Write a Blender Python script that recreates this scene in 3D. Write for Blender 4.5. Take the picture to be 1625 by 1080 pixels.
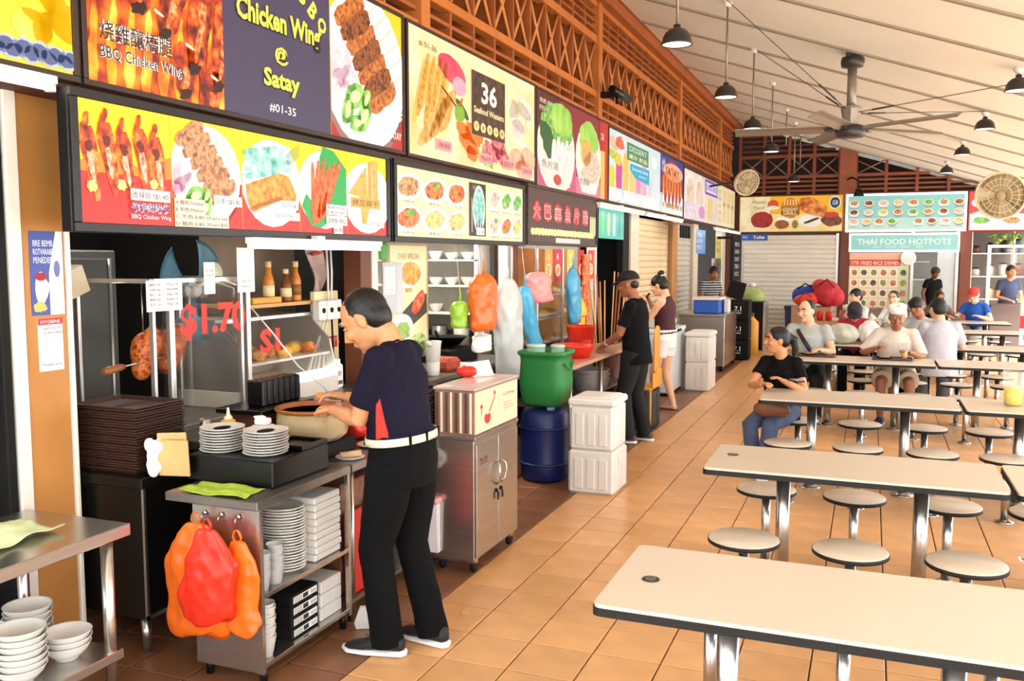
import bpy, bmesh, math, random
from mathutils import Vector as V, Matrix, Quaternion
for o in list(bpy.data.objects): bpy.data.objects.remove(o)
scene = bpy.context.scene
COL = scene.collection
PI = math.pi
R = math.radians
# ---------------------------------------------------------------- camera, light, exposure
cam = bpy.data.cameras.new('camera'); cam_ob = bpy.data.objects.new('camera', cam); COL.objects.link(cam_ob)
cam.sensor_width = 36; cam.lens = 36*1430/1625
cam_ob.location = (0, 0, 1.85); cam_ob.rotation_euler = (R(90-5.2), 0, R(21.7))
cam.clip_end = 400
scene.camera = cam_ob
world = bpy.data.worlds.new('overcast_sky'); scene.world = world; world.use_nodes = True
_bg = world.node_tree.nodes['Background']; _bg.inputs[0].default_value = (.92, .985, 1.06, 1); _bg.inputs[1].default_value = 2.6
sun = bpy.data.lights.new('sun', 'SUN'); sun.energy = 7.0; sun.angle = R(12); sun.color = (1, .97, .92)
sun_ob = bpy.data.objects.new('sun', sun); COL.objects.link(sun_ob); sun_ob.rotation_euler = (R(38), R(34), 0)
vs = scene.view_settings
vs.view_transform = 'Standard'; vs.look = 'None'; vs.gamma = 1; vs.use_curve_mapping = False; vs.exposure = 1.0
SE = .26          # strength of the back-lit signs
# ---------------------------------------------------------------- materials
def hx(h):
    if not isinstance(h, str): return tuple(h)
    h = h.lstrip('#'); h = h if len(h) == 6 else ''.join(x*2 for x in h); c = [int(h[i:i+2], 16)/255 for i in (0, 2, 4)]
    return tuple(x/12.92 if x <= .04045 else ((x+.055)/1.055)**2.4 for x in c)
MATS = {}
def mat(name, col, rough=.5, metal=0., emit=0., noise=.06, ns=6., bump=0., trans=0., alpha=1., ramp=None, obrand=0., stretch=None, ior=1.45, spec=.5):
    """procedural principled material; ramp = list of colours spread over a noise texture"""
    if name in MATS: return MATS[name]
    m = bpy.data.materials.new(name); m.use_nodes = True
    nt = m.node_tree; N = nt.nodes; L = nt.links; b = N['Principled BSDF']
    b.inputs['Roughness'].default_value = rough; b.inputs['Metallic'].default_value = metal
    b.inputs['Transmission Weight'].default_value = trans; b.inputs['Alpha'].default_value = alpha; b.inputs['IOR'].default_value = ior
    b.inputs['Specular IOR Level'].default_value = spec
    tc = N.new('ShaderNodeTexCoord'); nz = N.new('ShaderNodeTexNoise'); nz.inputs['Scale'].default_value = ns; nz.inputs['Detail'].default_value = 4
    src = tc.outputs['Object']
    if stretch:
        mp = N.new('ShaderNodeMapping'); mp.inputs['Scale'].default_value = stretch; L.new(src, mp.inputs[0]); src = mp.outputs[0]
    L.new(src, nz.inputs['Vector'])
    cr = N.new('ShaderNodeValToRGB'); L.new(nz.outputs['Fac'], cr.inputs[0])
    c = hx(col)
    if ramp:
        cs = [hx(x) for x in ramp]
        while len(cr.color_ramp.elements) < len(cs): cr.color_ramp.elements.new(.5)
        for i, x in enumerate(cs):
            cr.color_ramp.elements[i].position = .3+.4*i/max(1, len(cs)-1); cr.color_ramp.elements[i].color = (*x, 1)
    else:
        cr.color_ramp.elements[0].position = .3; cr.color_ramp.elements[1].position = .7
        cr.color_ramp.elements[0].color = (*[x*(1-noise) for x in c], 1); cr.color_ramp.elements[1].color = (*[min(1, x*(1+noise)) for x in c], 1)
    out = cr.outputs[0]
    if obrand:
        oi = N.new('ShaderNodeObjectInfo'); hs = N.new('ShaderNodeHueSaturation'); mr = N.new('ShaderNodeMapRange')
        mr.inputs[3].default_value = 1-obrand; mr.inputs[4].default_value = 1+obrand
        L.new(oi.outputs['Random'], mr.inputs[0]); L.new(mr.outputs[0], hs.inputs['Value']); L.new(out, hs.inputs['Color']); out = hs.outputs[0]
    if emit and (name.startswith('print_') or name.startswith('lit_')):      # translucent sign print reflects less than paper
        mu = N.new('ShaderNodeVectorMath'); mu.operation = 'SCALE'; mu.inputs['Scale'].default_value = .5; L.new(out, mu.inputs[0]); L.new(mu.outputs[0], b.inputs['Base Color'])
    else: L.new(out, b.inputs['Base Color'])
    if emit:
        L.new(out, b.inputs['Emission Color']); b.inputs['Emission Strength'].default_value = emit
    if bump:
        bp = N.new('ShaderNodeBump'); bp.inputs['Strength'].default_value = bump; bp.inputs['Distance'].default_value = .02
        L.new(nz.outputs['Fac'], bp.inputs['Height']); L.new(bp.outputs[0], b.inputs['Normal'])
    MATS[name] = m; return m
def pm(h, noise=.04):      # a colour printed on a back-lit sign
    return mat('print_'+str(h), h, .4, emit=SE, noise=noise)
def qm(h, noise=.04):      # a colour printed on plain paper
    return mat('ink_'+str(h), h, .6, noise=noise)
def food(name, *ramp, ns=30, lit=True):
    return mat(('lit_' if lit else '')+name, ramp[0], .45, emit=SE if lit else 0, ramp=ramp, ns=ns, bump=0 if lit else .3)
STEEL = mat('stainless_steel', '#b9b4ad', .24, .95, noise=.08, ns=3, stretch=(1, 1, 30))
STEEL2 = mat('worn_steel', '#8d8780', .34, .9, noise=.25, ns=4)
DSTEEL = mat('dark_steel', '#26231f', .3, .7, noise=.2, ns=3)
ALU = mat('aluminium', '#cfcac2', .35, .8, noise=.05)
BLACK = mat('black_plastic', '#080707', .3, noise=.2)
MATTE = mat('matte_black', '#0e0d0c', .7, noise=.2, spec=.3)
WHITE = mat('white_plastic', '#dedad4', .4, noise=.02)
CREAM = mat('cream_laminate', '#cfc0ac', .28, noise=.025, ns=2)
EDGE = mat('black_edge_band', '#0b0a0a', .6, noise=.1)
ORANGEW = mat('orange_paint', '#b5692c', .5, noise=.12, ns=5, bump=.05)
BROWN = mat('red_brown_paint', '#9c5424', .5, noise=.12, ns=4)
DBROWN = mat('dark_brown_paint', '#5a2c18', .55, noise=.15)
GLASS = mat('clear_glass', '#ffffff', .02, trans=1., ior=1.08, noise=0, alpha=.35)
TUBE = mat('fluorescent_tube', '#fffdf5', .4, emit=4.0, noise=0)
PAPER = mat('white_paper', '#f3f0ea', .7, noise=.03)
# ---------------------------------------------------------------- mesh builder
def frame(d, ref=None):
    d = d.normalized(); r = V(ref) if ref is not None else (V((0, 0, 1)) if abs(d.z) < .9 else V((0, 1, 0)))
    a = r-d*r.dot(d)
    if a.length < 1e-6: a = d.orthogonal()
    a.normalize(); return a, d.cross(a)
class MB:
    def __init__(s): s.v = []; s.f = []; s.m = []; s.s = []
    def add(s, vs, fs, mi=0, sm=False):
        o = len(s.v); s.v += [tuple(p) for p in vs]
        for f in fs: s.f.append([i+o for i in f]); s.m.append(mi); s.s.append(sm)
        return s
    def box(s, c, d, b=0, mi=0, rot=None):
        c = V(c); h = [x/2 for x in d]; M = rot if rot is not None else Matrix.Identity(3)
        if isinstance(rot, (int, float)): M = Matrix.Rotation(rot, 3, 'Z')
        if b <= 0:
            vs = [c+M@V((x*h[0], y*h[1], z*h[2])) for x in (-1, 1) for y in (-1, 1) for z in (-1, 1)]
            return s.add(vs, [(0, 1, 3, 2), (4, 6, 7, 5), (0, 4, 5, 1), (2, 3, 7, 6), (0, 2, 6, 4), (1, 5, 7, 3)], mi)
        b = min(b, min(h)*.98); vs = []; idx = {}
        for sx in (-1, 1):
            for sy in (-1, 1):
                for sz in (-1, 1):
                    for ax in range(3):
                        p = [sx*(h[0]-b), sy*(h[1]-b), sz*(h[2]-b)]; p[ax] = (sx, sy, sz)[ax]*h[ax]
                        idx[sx, sy, sz, ax] = len(vs); vs.append(c+M@V(p))
        fs = []
        for ax in range(3):
            o1, o2 = [(1, 2), (2, 0), (0, 1)][ax]
            for sg in (-1, 1):
                q = []
                for a, e in ((-1, -1), (1, -1), (1, 1), (-1, 1)):
                    k = [0, 0, 0]; k[ax] = sg; k[o1] = a; k[o2] = e; q.append(idx[k[0], k[1], k[2], ax])
                fs.append(q if sg > 0 else q[::-1])
            for a in (-1, 1):
                for e in (-1, 1):
                    q = []
                    for t, axx in ((-1, o1), (-1, o2), (1, o2), (1, o1)):
                        k = [0, 0, 0]; k[ax] = t; k[o1] = a; k[o2] = e; q.append(idx[k[0], k[1], k[2], axx])
                    fs.append(q if a*e < 0 else q[::-1])
        for sx in (-1, 1):
            for sy in (-1, 1):
                for sz in (-1, 1):
                    q = [idx[sx, sy, sz, 0], idx[sx, sy, sz, 1], idx[sx, sy, sz, 2]]
                    fs.append(q if sx*sy*sz > 0 else q[::-1])
        return s.add(vs, fs, mi)
    def bb(s, x0, x1, y0, y1, z0, z1, b=0, mi=0):
        return s.box(((x0+x1)/2, (y0+y1)/2, (z0+z1)/2), (abs(x1-x0), abs(y1-y0), abs(z1-z0)), b, mi)
    def tube(s, pts, r, n=8, mi=0, ref=None, caps=True, sm=True, closed=False):
        pts = [V(p) for p in pts]; k = len(pts); rs = r if isinstance(r, (list, tuple)) and len(r) == k else [r]*k
        vs = []; a = None
        for i, p in enumerate(pts):
            d = (pts[min(i+1, k-1)]-pts[max(i-1, 0)])
            if closed: d = pts[(i+1) % k]-pts[i-1]
            if d.length < 1e-9: d = V((0, 0, 1))
            a, b2 = frame(d, ref if ref is not None else a)
            ra, rb = rs[i] if isinstance(rs[i], (list, tuple)) else (rs[i], rs[i])
            vs += [p+a*ra*math.cos(2*PI*j/n)+b2*rb*math.sin(2*PI*j/n) for j in range(n)]
        fs = [(i*n+j, i*n+(j+1) % n, (i+1)*n+(j+1) % n, (i+1)*n+j) for i in range(k-1) for j in range(n)]
        if closed: fs += [((k-1)*n+j, (k-1)*n+(j+1) % n, (j+1) % n, j) for j in range(n)]
        s.add(vs, fs, mi, sm)
        if caps and not closed:
            o = len(s.v)-len(vs)
            s.f.append([o+j for j in range(n)][::-1]); s.m.append(mi); s.s.append(False)
            s.f.append([o+(k-1)*n+j for j in range(n)]); s.m.append(mi); s.s.append(False)
        return s
    def cyl(s, p0, p1, r, r1=None, n=16, mi=0, caps=True):
        return s.tube([p0, p1], [r, r if r1 is None else r1], n, mi, caps=caps)
    def lathe(s, prof, c=(0, 0, 0), n=20, mi=0, sm=True, ax=(0, 0, 1), sc=(1, 1)):
        c = V(c); a, b = frame(V(ax)); ax = V(ax).normalized(); vs = []
        for r, z in prof: vs += [c+ax*z+a*r*sc[0]*math.cos(2*PI*j/n)+b*r*sc[1]*math.sin(2*PI*j/n) for j in range(n)]
        k = len(prof); fs = [(i*n+j, i*n+(j+1) % n, (i+1)*n+(j+1) % n, (i+1)*n+j) for i in range(k-1) for j in range(n)]
        s.add(vs, fs, mi, sm); o = len(s.v)-len(vs)
        if prof[0][0] > 1e-4: s.f.append([o+j for j in range(n)][::-1]); s.m.append(mi); s.s.append(False)
        if prof[-1][0] > 1e-4: s.f.append([o+(k-1)*n+j for j in range(n)]); s.m.append(mi); s.s.append(False)
        return s
    def ell(s, c, r, nu=14, nv=9, mi=0, rot=None):
        c = V(c); r = (r, r, r) if isinstance(r, (int, float)) else r; M = rot if rot is not None else Matrix.Identity(3)
        vs = [c+M@V((0, 0, -r[2]))]
        for i in range(1, nv):
            t = -PI/2+PI*i/nv
            vs += [c+M@V((r[0]*math.cos(t)*math.cos(2*PI*j/nu), r[1]*math.cos(t)*math.sin(2*PI*j/nu), r[2]*math.sin(t))) for j in range(nu)]
        vs.append(c+M@V((0, 0, r[2]))); e = len(vs)-1
        fs = [(0, 1+(j+1) % nu, 1+j) for j in range(nu)]
        fs += [(1+i*nu+j, 1+i*nu+(j+1) % nu, 1+(i+1)*nu+(j+1) % nu, 1+(i+1)*nu+j) for i in range(nv-2) for j in range(nu)]
        fs += [(1+(nv-2)*nu+j, 1+(nv-2)*nu+(j+1) % nu, e) for j in range(nu)]
        return s.add(vs, fs, mi, True)
    def grid(s, nu, nv, fn, mi=0, sm=True, close=False):
        vs = [fn(i/nu, j/nv) for i in range(nu+1) for j in range(nv+1)]
        fs = [(i*(nv+1)+j, (i+1)*(nv+1)+j, (i+1)*(nv+1)+j+1, i*(nv+1)+j+1) for i in range(nu) for j in range(nv)]
        return s.add(vs, fs, mi, sm)
    def prism(s, poly, lo, hi, ax=2, mi=0):
        """poly: 2-D outline; extruded along axis ax from lo to hi"""
        def P(a, b, t):
            p = [0, 0, 0]; o = [(1, 2), (0, 2), (0, 1)][ax]; p[o[0]] = a; p[o[1]] = b; p[ax] = t; return p
        n = len(poly); vs = [P(a, b, lo) for a, b in poly]+[P(a, b, hi) for a, b in poly]
        fs = [list(range(n))[::-1], list(range(n, 2*n))]+[(i, (i+1) % n, n+(i+1) % n, n+i) for i in range(n)]
        return s.add(vs, fs, mi)
    def mesh(s, name):
        me = bpy.data.meshes.new(name); me.from_pydata(s.v, [], s.f); me.update()
        me.polygons.foreach_set('material_index', s.m); me.polygons.foreach_set('use_smooth', s.s)
        return me
    def build(s, name, mats, parent=None, w=False, loc=None, rz=0, solid=0, sub=0, fix=True):
        me = s.mesh(name)
        if fix:
            bm = bmesh.new(); bm.from_mesh(me); bmesh.ops.recalc_face_normals(bm, faces=bm.faces); bm.to_mesh(me); bm.free()
        for m in (mats if isinstance(mats, (list, tuple)) else [mats]): me.materials.append(m)
        ob = bpy.data.objects.new(name, me); COL.objects.link(ob)
        if parent is not None:
            ob.parent = parent
            if w: ob.location = -parent.location
        if loc is not None: ob.location = loc
        if rz: ob.rotation_euler = (0, 0, rz)
        if solid:
            md = ob.modifiers.new('thickness', 'SOLIDIFY'); md.thickness = solid; md.offset = 0
        if sub:
            md = ob.modifiers.new('subdivision', 'SUBSURF'); md.levels = sub; md.render_levels = sub
        return ob
def tag(o, label, cat, group=None, kind=None):
    o['label'] = label; o['category'] = cat
    if group: o['group'] = group
    if kind: o['kind'] = kind
    return o
def thing(name, label, cat, loc=(0, 0, 0), rz=0, group=None):
    o = bpy.data.objects.new(name, None); COL.objects.link(o); o.empty_display_size = .1
    o.location = loc; o.rotation_euler = (0, 0, rz)
    return tag(o, label, cat, group)
def struct(o): o['kind'] = 'structure'; return o
def copy_tree(o, loc=None, rz=None, label=None, parent=None):
    c = o.copy(); COL.objects.link(c); c.parent = parent
    if loc is not None: c.location = loc
    if rz is not None: c.rotation_euler = (0, 0, rz)
    if label: c['label'] = label
    for ch in list(o.children): copy_tree(ch, parent=c)
    return c
_tc = {}
def text_mesh(body, bold=0):
    k = (body, bold)
    if k in _tc: return _tc[k]
    cu = bpy.data.curves.new('t', 'FONT'); cu.body = body; cu.resolution_u = 2; cu.offset = bold; cu.fill_mode = 'FRONT'
    ob = bpy.data.objects.new('t', cu); COL.objects.link(ob); dg = bpy.context.evaluated_depsgraph_get(); dg.update()
    me = ob.evaluated_get(dg).to_mesh(); vs = [tuple(v.co) for v in me.vertices]; fs = [tuple(p.vertices) for p in me.polygons]
    ob.evaluated_get(dg).to_mesh_clear(); bpy.data.objects.remove(ob); bpy.data.curves.remove(cu)
    if vs:
        x0 = min(v[0] for v in vs); x1 = max(v[0] for v in vs); y0 = min(v[1] for v in vs); y1 = max(v[1] for v in vs)
    else: x0 = x1 = y0 = y1 = 0
    _tc[k] = (vs, fs, x0, x1, y0, y1); return _tc[k]
class Pr(MB):
    """flat print: shapes and lettering laid on a panel; o lower left corner, u and v the panel's axes"""
    def __init__(s, o, u, v, step=.0012):
        MB.__init__(s); s.o = V(o); s.u = V(u).normalized(); s.w = V(v).normalized(); s.n = s.u.cross(s.w); s.st = step; s.mats = []; s.rnd = random.Random(7)
    def mi(s, m):
        if isinstance(m, str): m = (pm if s.lit else qm)(m)
        if m not in s.mats: s.mats.append(m)
        return s.mats.index(m)
    lit = True
    def pt(s, a, b, l): return s.o+s.u*a+s.w*b+s.n*(s.st*l)
    def poly(s, ps, m, l=1):
        return s.add([s.pt(a, b, l) for a, b in ps], [list(range(len(ps)))], s.mi(m))
    def rect(s, a0, b0, a1, b1, m, l=1): return s.poly([(a0, b0), (a1, b0), (a1, b1), (a0, b1)], m, l)
    def ellipse(s, a, b, ra, rb, m, l=2, rot=0, jit=0, n=20):
        ps = []
        for i in range(n):
            t = 2*PI*i/n; k = 1+jit*(s.rnd.random()-.5)*2; x = ra*k*math.cos(t); y = rb*k*math.sin(t)
            ps.append((a+x*math.cos(rot)-y*math.sin(rot), b+x*math.sin(rot)+y*math.cos(rot)))
        return s.poly(ps, m, l)
    def bar(s, a0, b0, a1, b1, w0, w1, m, l=3, jit=0.):
        dx, dy = a1-a0, b1-b0; L = math.hypot(dx, dy) or 1; nx, ny = -dy/L, dx/L; ps = []
        for sg, rng in ((1, range(7)), (-1, range(6, -1, -1))):
            for i in rng:
                t = i/6; w = (w0+(w1-w0)*t)*(1 if 0 < i < 6 else .55)*(1+jit*(s.rnd.random()-.5)*2)*.5
                ps.append((a0+dx*t+nx*w*sg, b0+dy*t+ny*w*sg))
        return s.poly(ps, m, l)
    def text(s, body, a, b, h, m, l=5, wid=None, bold=0., align='l', rot=0):
        vs, fs, x0, x1, y0, y1 = text_mesh(body, bold)
        if not vs: return s
        k = h/max(1e-6, y1-y0); kx = k if wid is None else wid/max(1e-6, x1-x0); ww = kx*(x1-x0)
        off = {'l': 0, 'c': -ww/2, 'r': -ww}[align]; c, si = math.cos(rot), math.sin(rot); P = []
        for v in vs:
            x = (v[0]-x0)*kx+off; y = (v[1]-y0)*k; P.append(s.pt(a+x*c-y*si, b+x*si+y*c, l))
        return s.add(P, fs, s.mi(m))
    def build(s, name, parent=None, w=True, **k):
        return MB.build(s, name, s.mats, parent, w=w, fix=False, **k)
# ================================================================ THE SETTING
rnd = random.Random(3)
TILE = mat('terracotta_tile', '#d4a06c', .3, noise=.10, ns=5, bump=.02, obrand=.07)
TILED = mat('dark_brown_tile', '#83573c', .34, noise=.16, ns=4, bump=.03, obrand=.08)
GROUT = mat('brown_grout', '#5a3a28', .8, noise=.1)
ROOFM = mat('cream_roof_panel', '#e9ece6', .55, noise=.03, ns=1.2)
SEAM = mat('roof_seam', '#b3a693', .7, noise=.1)
CONC = mat('pale_paving', '#e6e0d6', .8, noise=.08, ns=2)
m = MB(); m.bb(-6.2, 5.2, -1.0, 23.2, -.12, -.012)
floor = struct(m.build('floor', GROUT))
PX, PY, GX, GY = .32, .308, -.2, 4.56-.308*14
GAP = .0075
def tile_mesh(mt):
    b = MB(); hx_, hy_ = PX/2-GAP/2, PY/2-GAP/2; c = .0035
    vs = [(-hx_, -hy_, -.012), (hx_, -hy_, -.012), (hx_, hy_, -.012), (-hx_, hy_, -.012), (-hx_, -hy_, -.002), (hx_, -hy_, -.002), (hx_, hy_, -.002), (-hx_, hy_, -.002),
          (-hx_+c, -hy_+c, 0), (hx_-c, -hy_+c, 0), (hx_-c, hy_-c, 0), (-hx_+c, hy_-c, 0)]
    fs = [(0, 1, 5, 4), (1, 2, 6, 5), (2, 3, 7, 6), (3, 0, 4, 7), (4, 5, 9, 8), (5, 6, 10, 9), (6, 7, 11, 10), (7, 4, 8, 11), (8, 9, 10, 11)]
    b.add(vs, fs); me = b.mesh('tile'); me.materials.append(mt); return me, vs, fs
tm, _tv, _tf = tile_mesh(TILE); tmd = tile_mesh(TILED)[0]
cells = []
sy, cy_ = math.sin(R(21.7)), math.cos(R(21.7))
for i in range(-13, 17):
    for j in range(0, 75):
        x = GX+(i+.5)*PX; y = GY+(j+.5)*PY
        if y > 23.1: continue
        dep = -sy*x+cy_*y; lat = cy_*x+sy*y
        inview = dep > 2.6 and abs(lat) < dep*.6 and not (x > -.8 and y < 3.2 and False)
        hidden = x < -2.75 or (x < -2.35 and y < 4.6)
        cells.append(((0 if inview and not hidden else 1, dep), x, y))
cells.sort(key=lambda t: t[0]); far = MB(); nt = 0
for (k, d), x, y in cells:
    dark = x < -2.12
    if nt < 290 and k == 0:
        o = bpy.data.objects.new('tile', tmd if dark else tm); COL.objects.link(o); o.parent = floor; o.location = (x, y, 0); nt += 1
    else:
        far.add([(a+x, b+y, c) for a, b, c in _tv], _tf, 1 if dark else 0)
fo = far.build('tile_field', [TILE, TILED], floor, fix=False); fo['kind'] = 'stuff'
m = MB(); m.bb(-60, 90, -60, 120, -.4, -.13); struct(m.build('ground', CONC))
# roof: z = 4.23-.3x, falling to the right; joints run slightly askew
def rz_(x): return 4.23-.30*x
m = MB(); m.add([(x, y, rz_(x)+dz) for dz in (.05, .3) for x, y in ((-6.6, -8), (3.9, -8), (3.9, 24.5), (-6.6, 24.5))], [(0, 1, 2, 3), (7, 6, 5, 4), (0, 4, 5, 1), (1, 5, 6, 2), (2, 6, 7, 3), (3, 7, 4, 0)])  # stretch behind the camera is unseen, extended to cut the frontal light
ceiling = struct(m.build('ceiling', SEAM))
SK = .22
ys = [-8, -6.4, -4.8, -3.2, -1.4, .3, 2.0, 3.7, 5.4, 7.1, 8.6, 10.05, 11.75, 13.35, 14.95, 16.55, 18.1, 19.6, 21.2, 22.8, 24.6]
for a, b in zip(ys, ys[1:]):
    m = MB(); g = .035
    def P(x, y, dz): return (x, min(24.4, max(-8, y+SK*(x+.3))), rz_(x)+dz)
    q = [(-6.5, a+g), (3.85, a+g), (3.85, b-g), (-6.5, b-g)]
    m.add([P(x, y, 0) for x, y in q]+[P(x, y, .06) for x, y in q], [(0, 1, 2, 3), (7, 6, 5, 4), (0, 4, 5, 1), (1, 5, 6, 2), (2, 6, 7, 3), (3, 7, 4, 0)])
    m.build('panel', ROOFM, ceiling)
    if a > 0:
        m = MB(); q = [(-6.4, a-.035), (3.84, a-.035), (3.84, a+.035), (-6.4, a+.035)]
        m.add([P(x, y, -.022) for x, y in q]+[P(x, y, .004) for x, y in q], [(0, 1, 2, 3), (7, 6, 5, 4), (0, 4, 5, 1), (1, 5, 6, 2), (2, 6, 7, 3), (3, 7, 4, 0)]); m.build('joint_cover', mat('joint_grey_brown', '#8c8172', .6), ceiling)
# left side: fascia behind the signs, eaves beam, stall rooms
FASC = mat('maroon_fascia', '#54281a', .6, noise=.1)
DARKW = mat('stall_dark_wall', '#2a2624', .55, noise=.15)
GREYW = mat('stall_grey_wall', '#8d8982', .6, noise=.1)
m = MB(); m.bb(-3.45, -3.26, 1.0, 23.1, 2.55, 3.62); struct(m.build('wall_left', FASC))
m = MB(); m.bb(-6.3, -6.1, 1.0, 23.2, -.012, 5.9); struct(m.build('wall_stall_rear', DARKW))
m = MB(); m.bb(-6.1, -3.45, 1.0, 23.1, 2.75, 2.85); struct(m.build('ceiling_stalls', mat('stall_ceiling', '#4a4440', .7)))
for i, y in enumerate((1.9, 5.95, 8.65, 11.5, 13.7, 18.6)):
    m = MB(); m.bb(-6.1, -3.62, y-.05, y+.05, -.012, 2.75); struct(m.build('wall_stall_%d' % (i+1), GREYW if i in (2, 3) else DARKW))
m = MB(); m.bb(-3.6, -3.16, 1.0, 23.3, 5.02, 5.16); m.bb(-3.62, -3.12, 1.0, 23.3, 5.16, 5.19)
struct(m.build('trim_eaves', BROWN))
# ---- the lattice screens over the stalls, one per bay
BRACE = mat('orange_brace_lit', '#c98048', .5, noise=.1)  # paler copy of the orange paint; light on the braces put into the colour
def lattice(y0, y1, label):
    t = thing('lattice_screen', label, 'lattice', (-3.32, y0, 3.6), group=None)
    def part(name, fn, mt=BROWN):
        b = MB(); fn(b); return b.build(name, mt, t, w=True)
    part('post', lambda b: b.bb(-3.45, -3.24, y0, y0+.14, 3.6, 5.02, .01), ORANGEW)
    for z0, z1 in ((3.60, 3.66), (3.86, 3.94), (4.52, 4.61), (4.96, 5.03)):
        part('rail', lambda b: b.bb(-3.38, -3.27, y0+.14, y1-.002, z0, z1, .006), ORANGEW)
    for z in (3.75,):
        part('slat', lambda b: b.bb(-3.37, -3.29, y0+.14, y1-.002, z-.015, z+.015))
    for z in (4.69, 4.78, 4.87):
        part('slat', lambda b: b.bb(-3.37, -3.29, y0+.14, y1-.002, z-.013, z+.013))
    ya = y0; y0 = ya+.13; n = max(3, int(round((y1-y0)/.47))); dy = (y1-y0)/n
    for i in range(1, n):
        part('upright', lambda b: b.bb(-3.52, -3.285, y0+i*dy-.016, y0+i*dy+.016, 3.6, 5.02))
    for i in range(n):
        a, c = y0+i*dy+.02, y0+(i+1)*dy-.02
        part('brace', lambda b: b.tube([(-3.31, a, 3.94), (-3.31, c, 4.52)], .017, 6), BRACE)
        part('brace', lambda b: b.tube([(-3.315, a, 4.52), (-3.315, c, 3.94)], .017, 6), BRACE)
    part('louvre_board', lambda b: b.bb(-3.62, -3.6, y0+.002, y1-.002, 3.62, 5.0), mat('deep_brown_board', '#3a1a0e', .6))
for i, (a, b, l) in enumerate(((2.2, 6.3, 'first orange-brown timber lattice bay above the chicken wing sign'), (6.3, 11.1, 'orange-brown timber lattice bay above the 36 menu board'),
        (11.1, 16.25, 'orange-brown lattice bay above the blue drinks sign, right of the black ceiling camera'),
        (16.25, 20.85, 'orange-brown lattice bay above the faded purple menu signs'), (20.85, 23.1, 'last short orange-brown lattice bay meeting the end screen'))): lattice(a, b, l)
# ---- the end wall: piers, lattice up to the roof
m = MB(); m.bb(-3.6, 7.0, 23.02, 23.2, 2.46, 3.4); struct(m.build('wall_back', FASC))
m = MB(); m.bb(-6.2, 7.0, 26.0, 26.2, -.012, 5.6); struct(m.build('wall_back_rear', mat('rear_wall', '#3a3532', .7)))
for i, (a, b) in enumerate(((-3.45, -3.1), (-.72, -.50), (1.86, 2.1), (4.4, 4.6))):
    m = MB(); m.bb(a, b, 22.98, 23.25, 0, 2.5, .01); struct(m.build('trim_pier_%d' % (i+1), mat('brown_pier', '#6b3a24', .5)))
def end_lattice(x0, x1, label):
    t = thing('end_lattice', label, 'lattice', (x0, 23.1, 3.4))
    def part(name, fn, mt=DBROWN):
        b = MB(); fn(b); return b.build(name, mt, t, w=True)
    RB = mat('end_timber', '#7d3f22', .5, noise=.12)
    n = int(round((x1-x0)/.62)); dx = (x1-x0)/n
    for z in (3.46, 3.57, 3.68):
        part('slat', lambda b: b.bb(x0, x1, 23.06, 23.14, z, z+.045), RB)
    for z in (3.78, 4.28):
        xe = min(x1, (4.23-z-.1)/.3)
        if xe > x0: part('rail', lambda b: b.bb(x0, xe, 23.03, 23.13, z, z+.07), RB)
    for k in range(7):
        z = 4.43+k*.12; xe = min(x1, (4.23-z-.07)/.3)
        if xe > x0+.05: part('slat', lambda b: b.bb(x0, xe, 23.06, 23.14, z, z+.05), DBROWN)
    for i in range(n+1):
        x = x0+i*dx; h = rz_(x)-.02
        if h > 3.5: part('upright', lambda b: b.bb(x-.035, x+.035, 23.02, 23.12, 3.4, h), RB)
    for i in range(n):
        a, c = x0+i*dx+.04, x0+(i+1)*dx-.04; top = min(4.28, rz_(c)-.03)
        if top < 3.95: continue
        part('brace', lambda b: b.tube([(a, 23.04, 3.85), (c, 23.04, top)], .014, 6), mat('grey_brace', '#8a6a5a', .5))
        part('brace', lambda b: b.tube([(a, 23.05, top), (c, 23.05, 3.85)], .014, 6), mat('grey_brace', '#8a6a5a', .5))
end_lattice(-3.1, -.78, 'dark red-brown end lattice above the yellow food sign')
end_lattice(-.42, 2.9, 'dark red-brown end lattice under the sloping roof, above the teal menu sign')
m = MB(); m.prism([(-.78, 0), (-.42, 0), (-.42, rz_(-.42)), (-.78, rz_(-.78))], 22.95, 23.25, 1)
for i in range(1): pass
col = MB(); col.add([(x, y, z) for y in (22.96, 23.24) for x, z in ((-.78, 2.5), (-.42, 2.5), (-.42, rz_(-.42)), (-.78, rz_(-.78)))], [(0, 1, 2, 3), (7, 6, 5, 4), (0, 4, 5, 1), (1, 5, 6, 2), (2, 6, 7, 3), (3, 7, 4, 0)])
struct(col.build('trim_column', mat('column_brown', '#8f4f2c', .5, noise=.1)))
m = MB(); m.bb(-3.6, 3.9, 24.2, 24.3, 3.3, 5.4); struct(m.build('wall_gable', mat('gable_dark', '#2b1a14', .8)))
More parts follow.
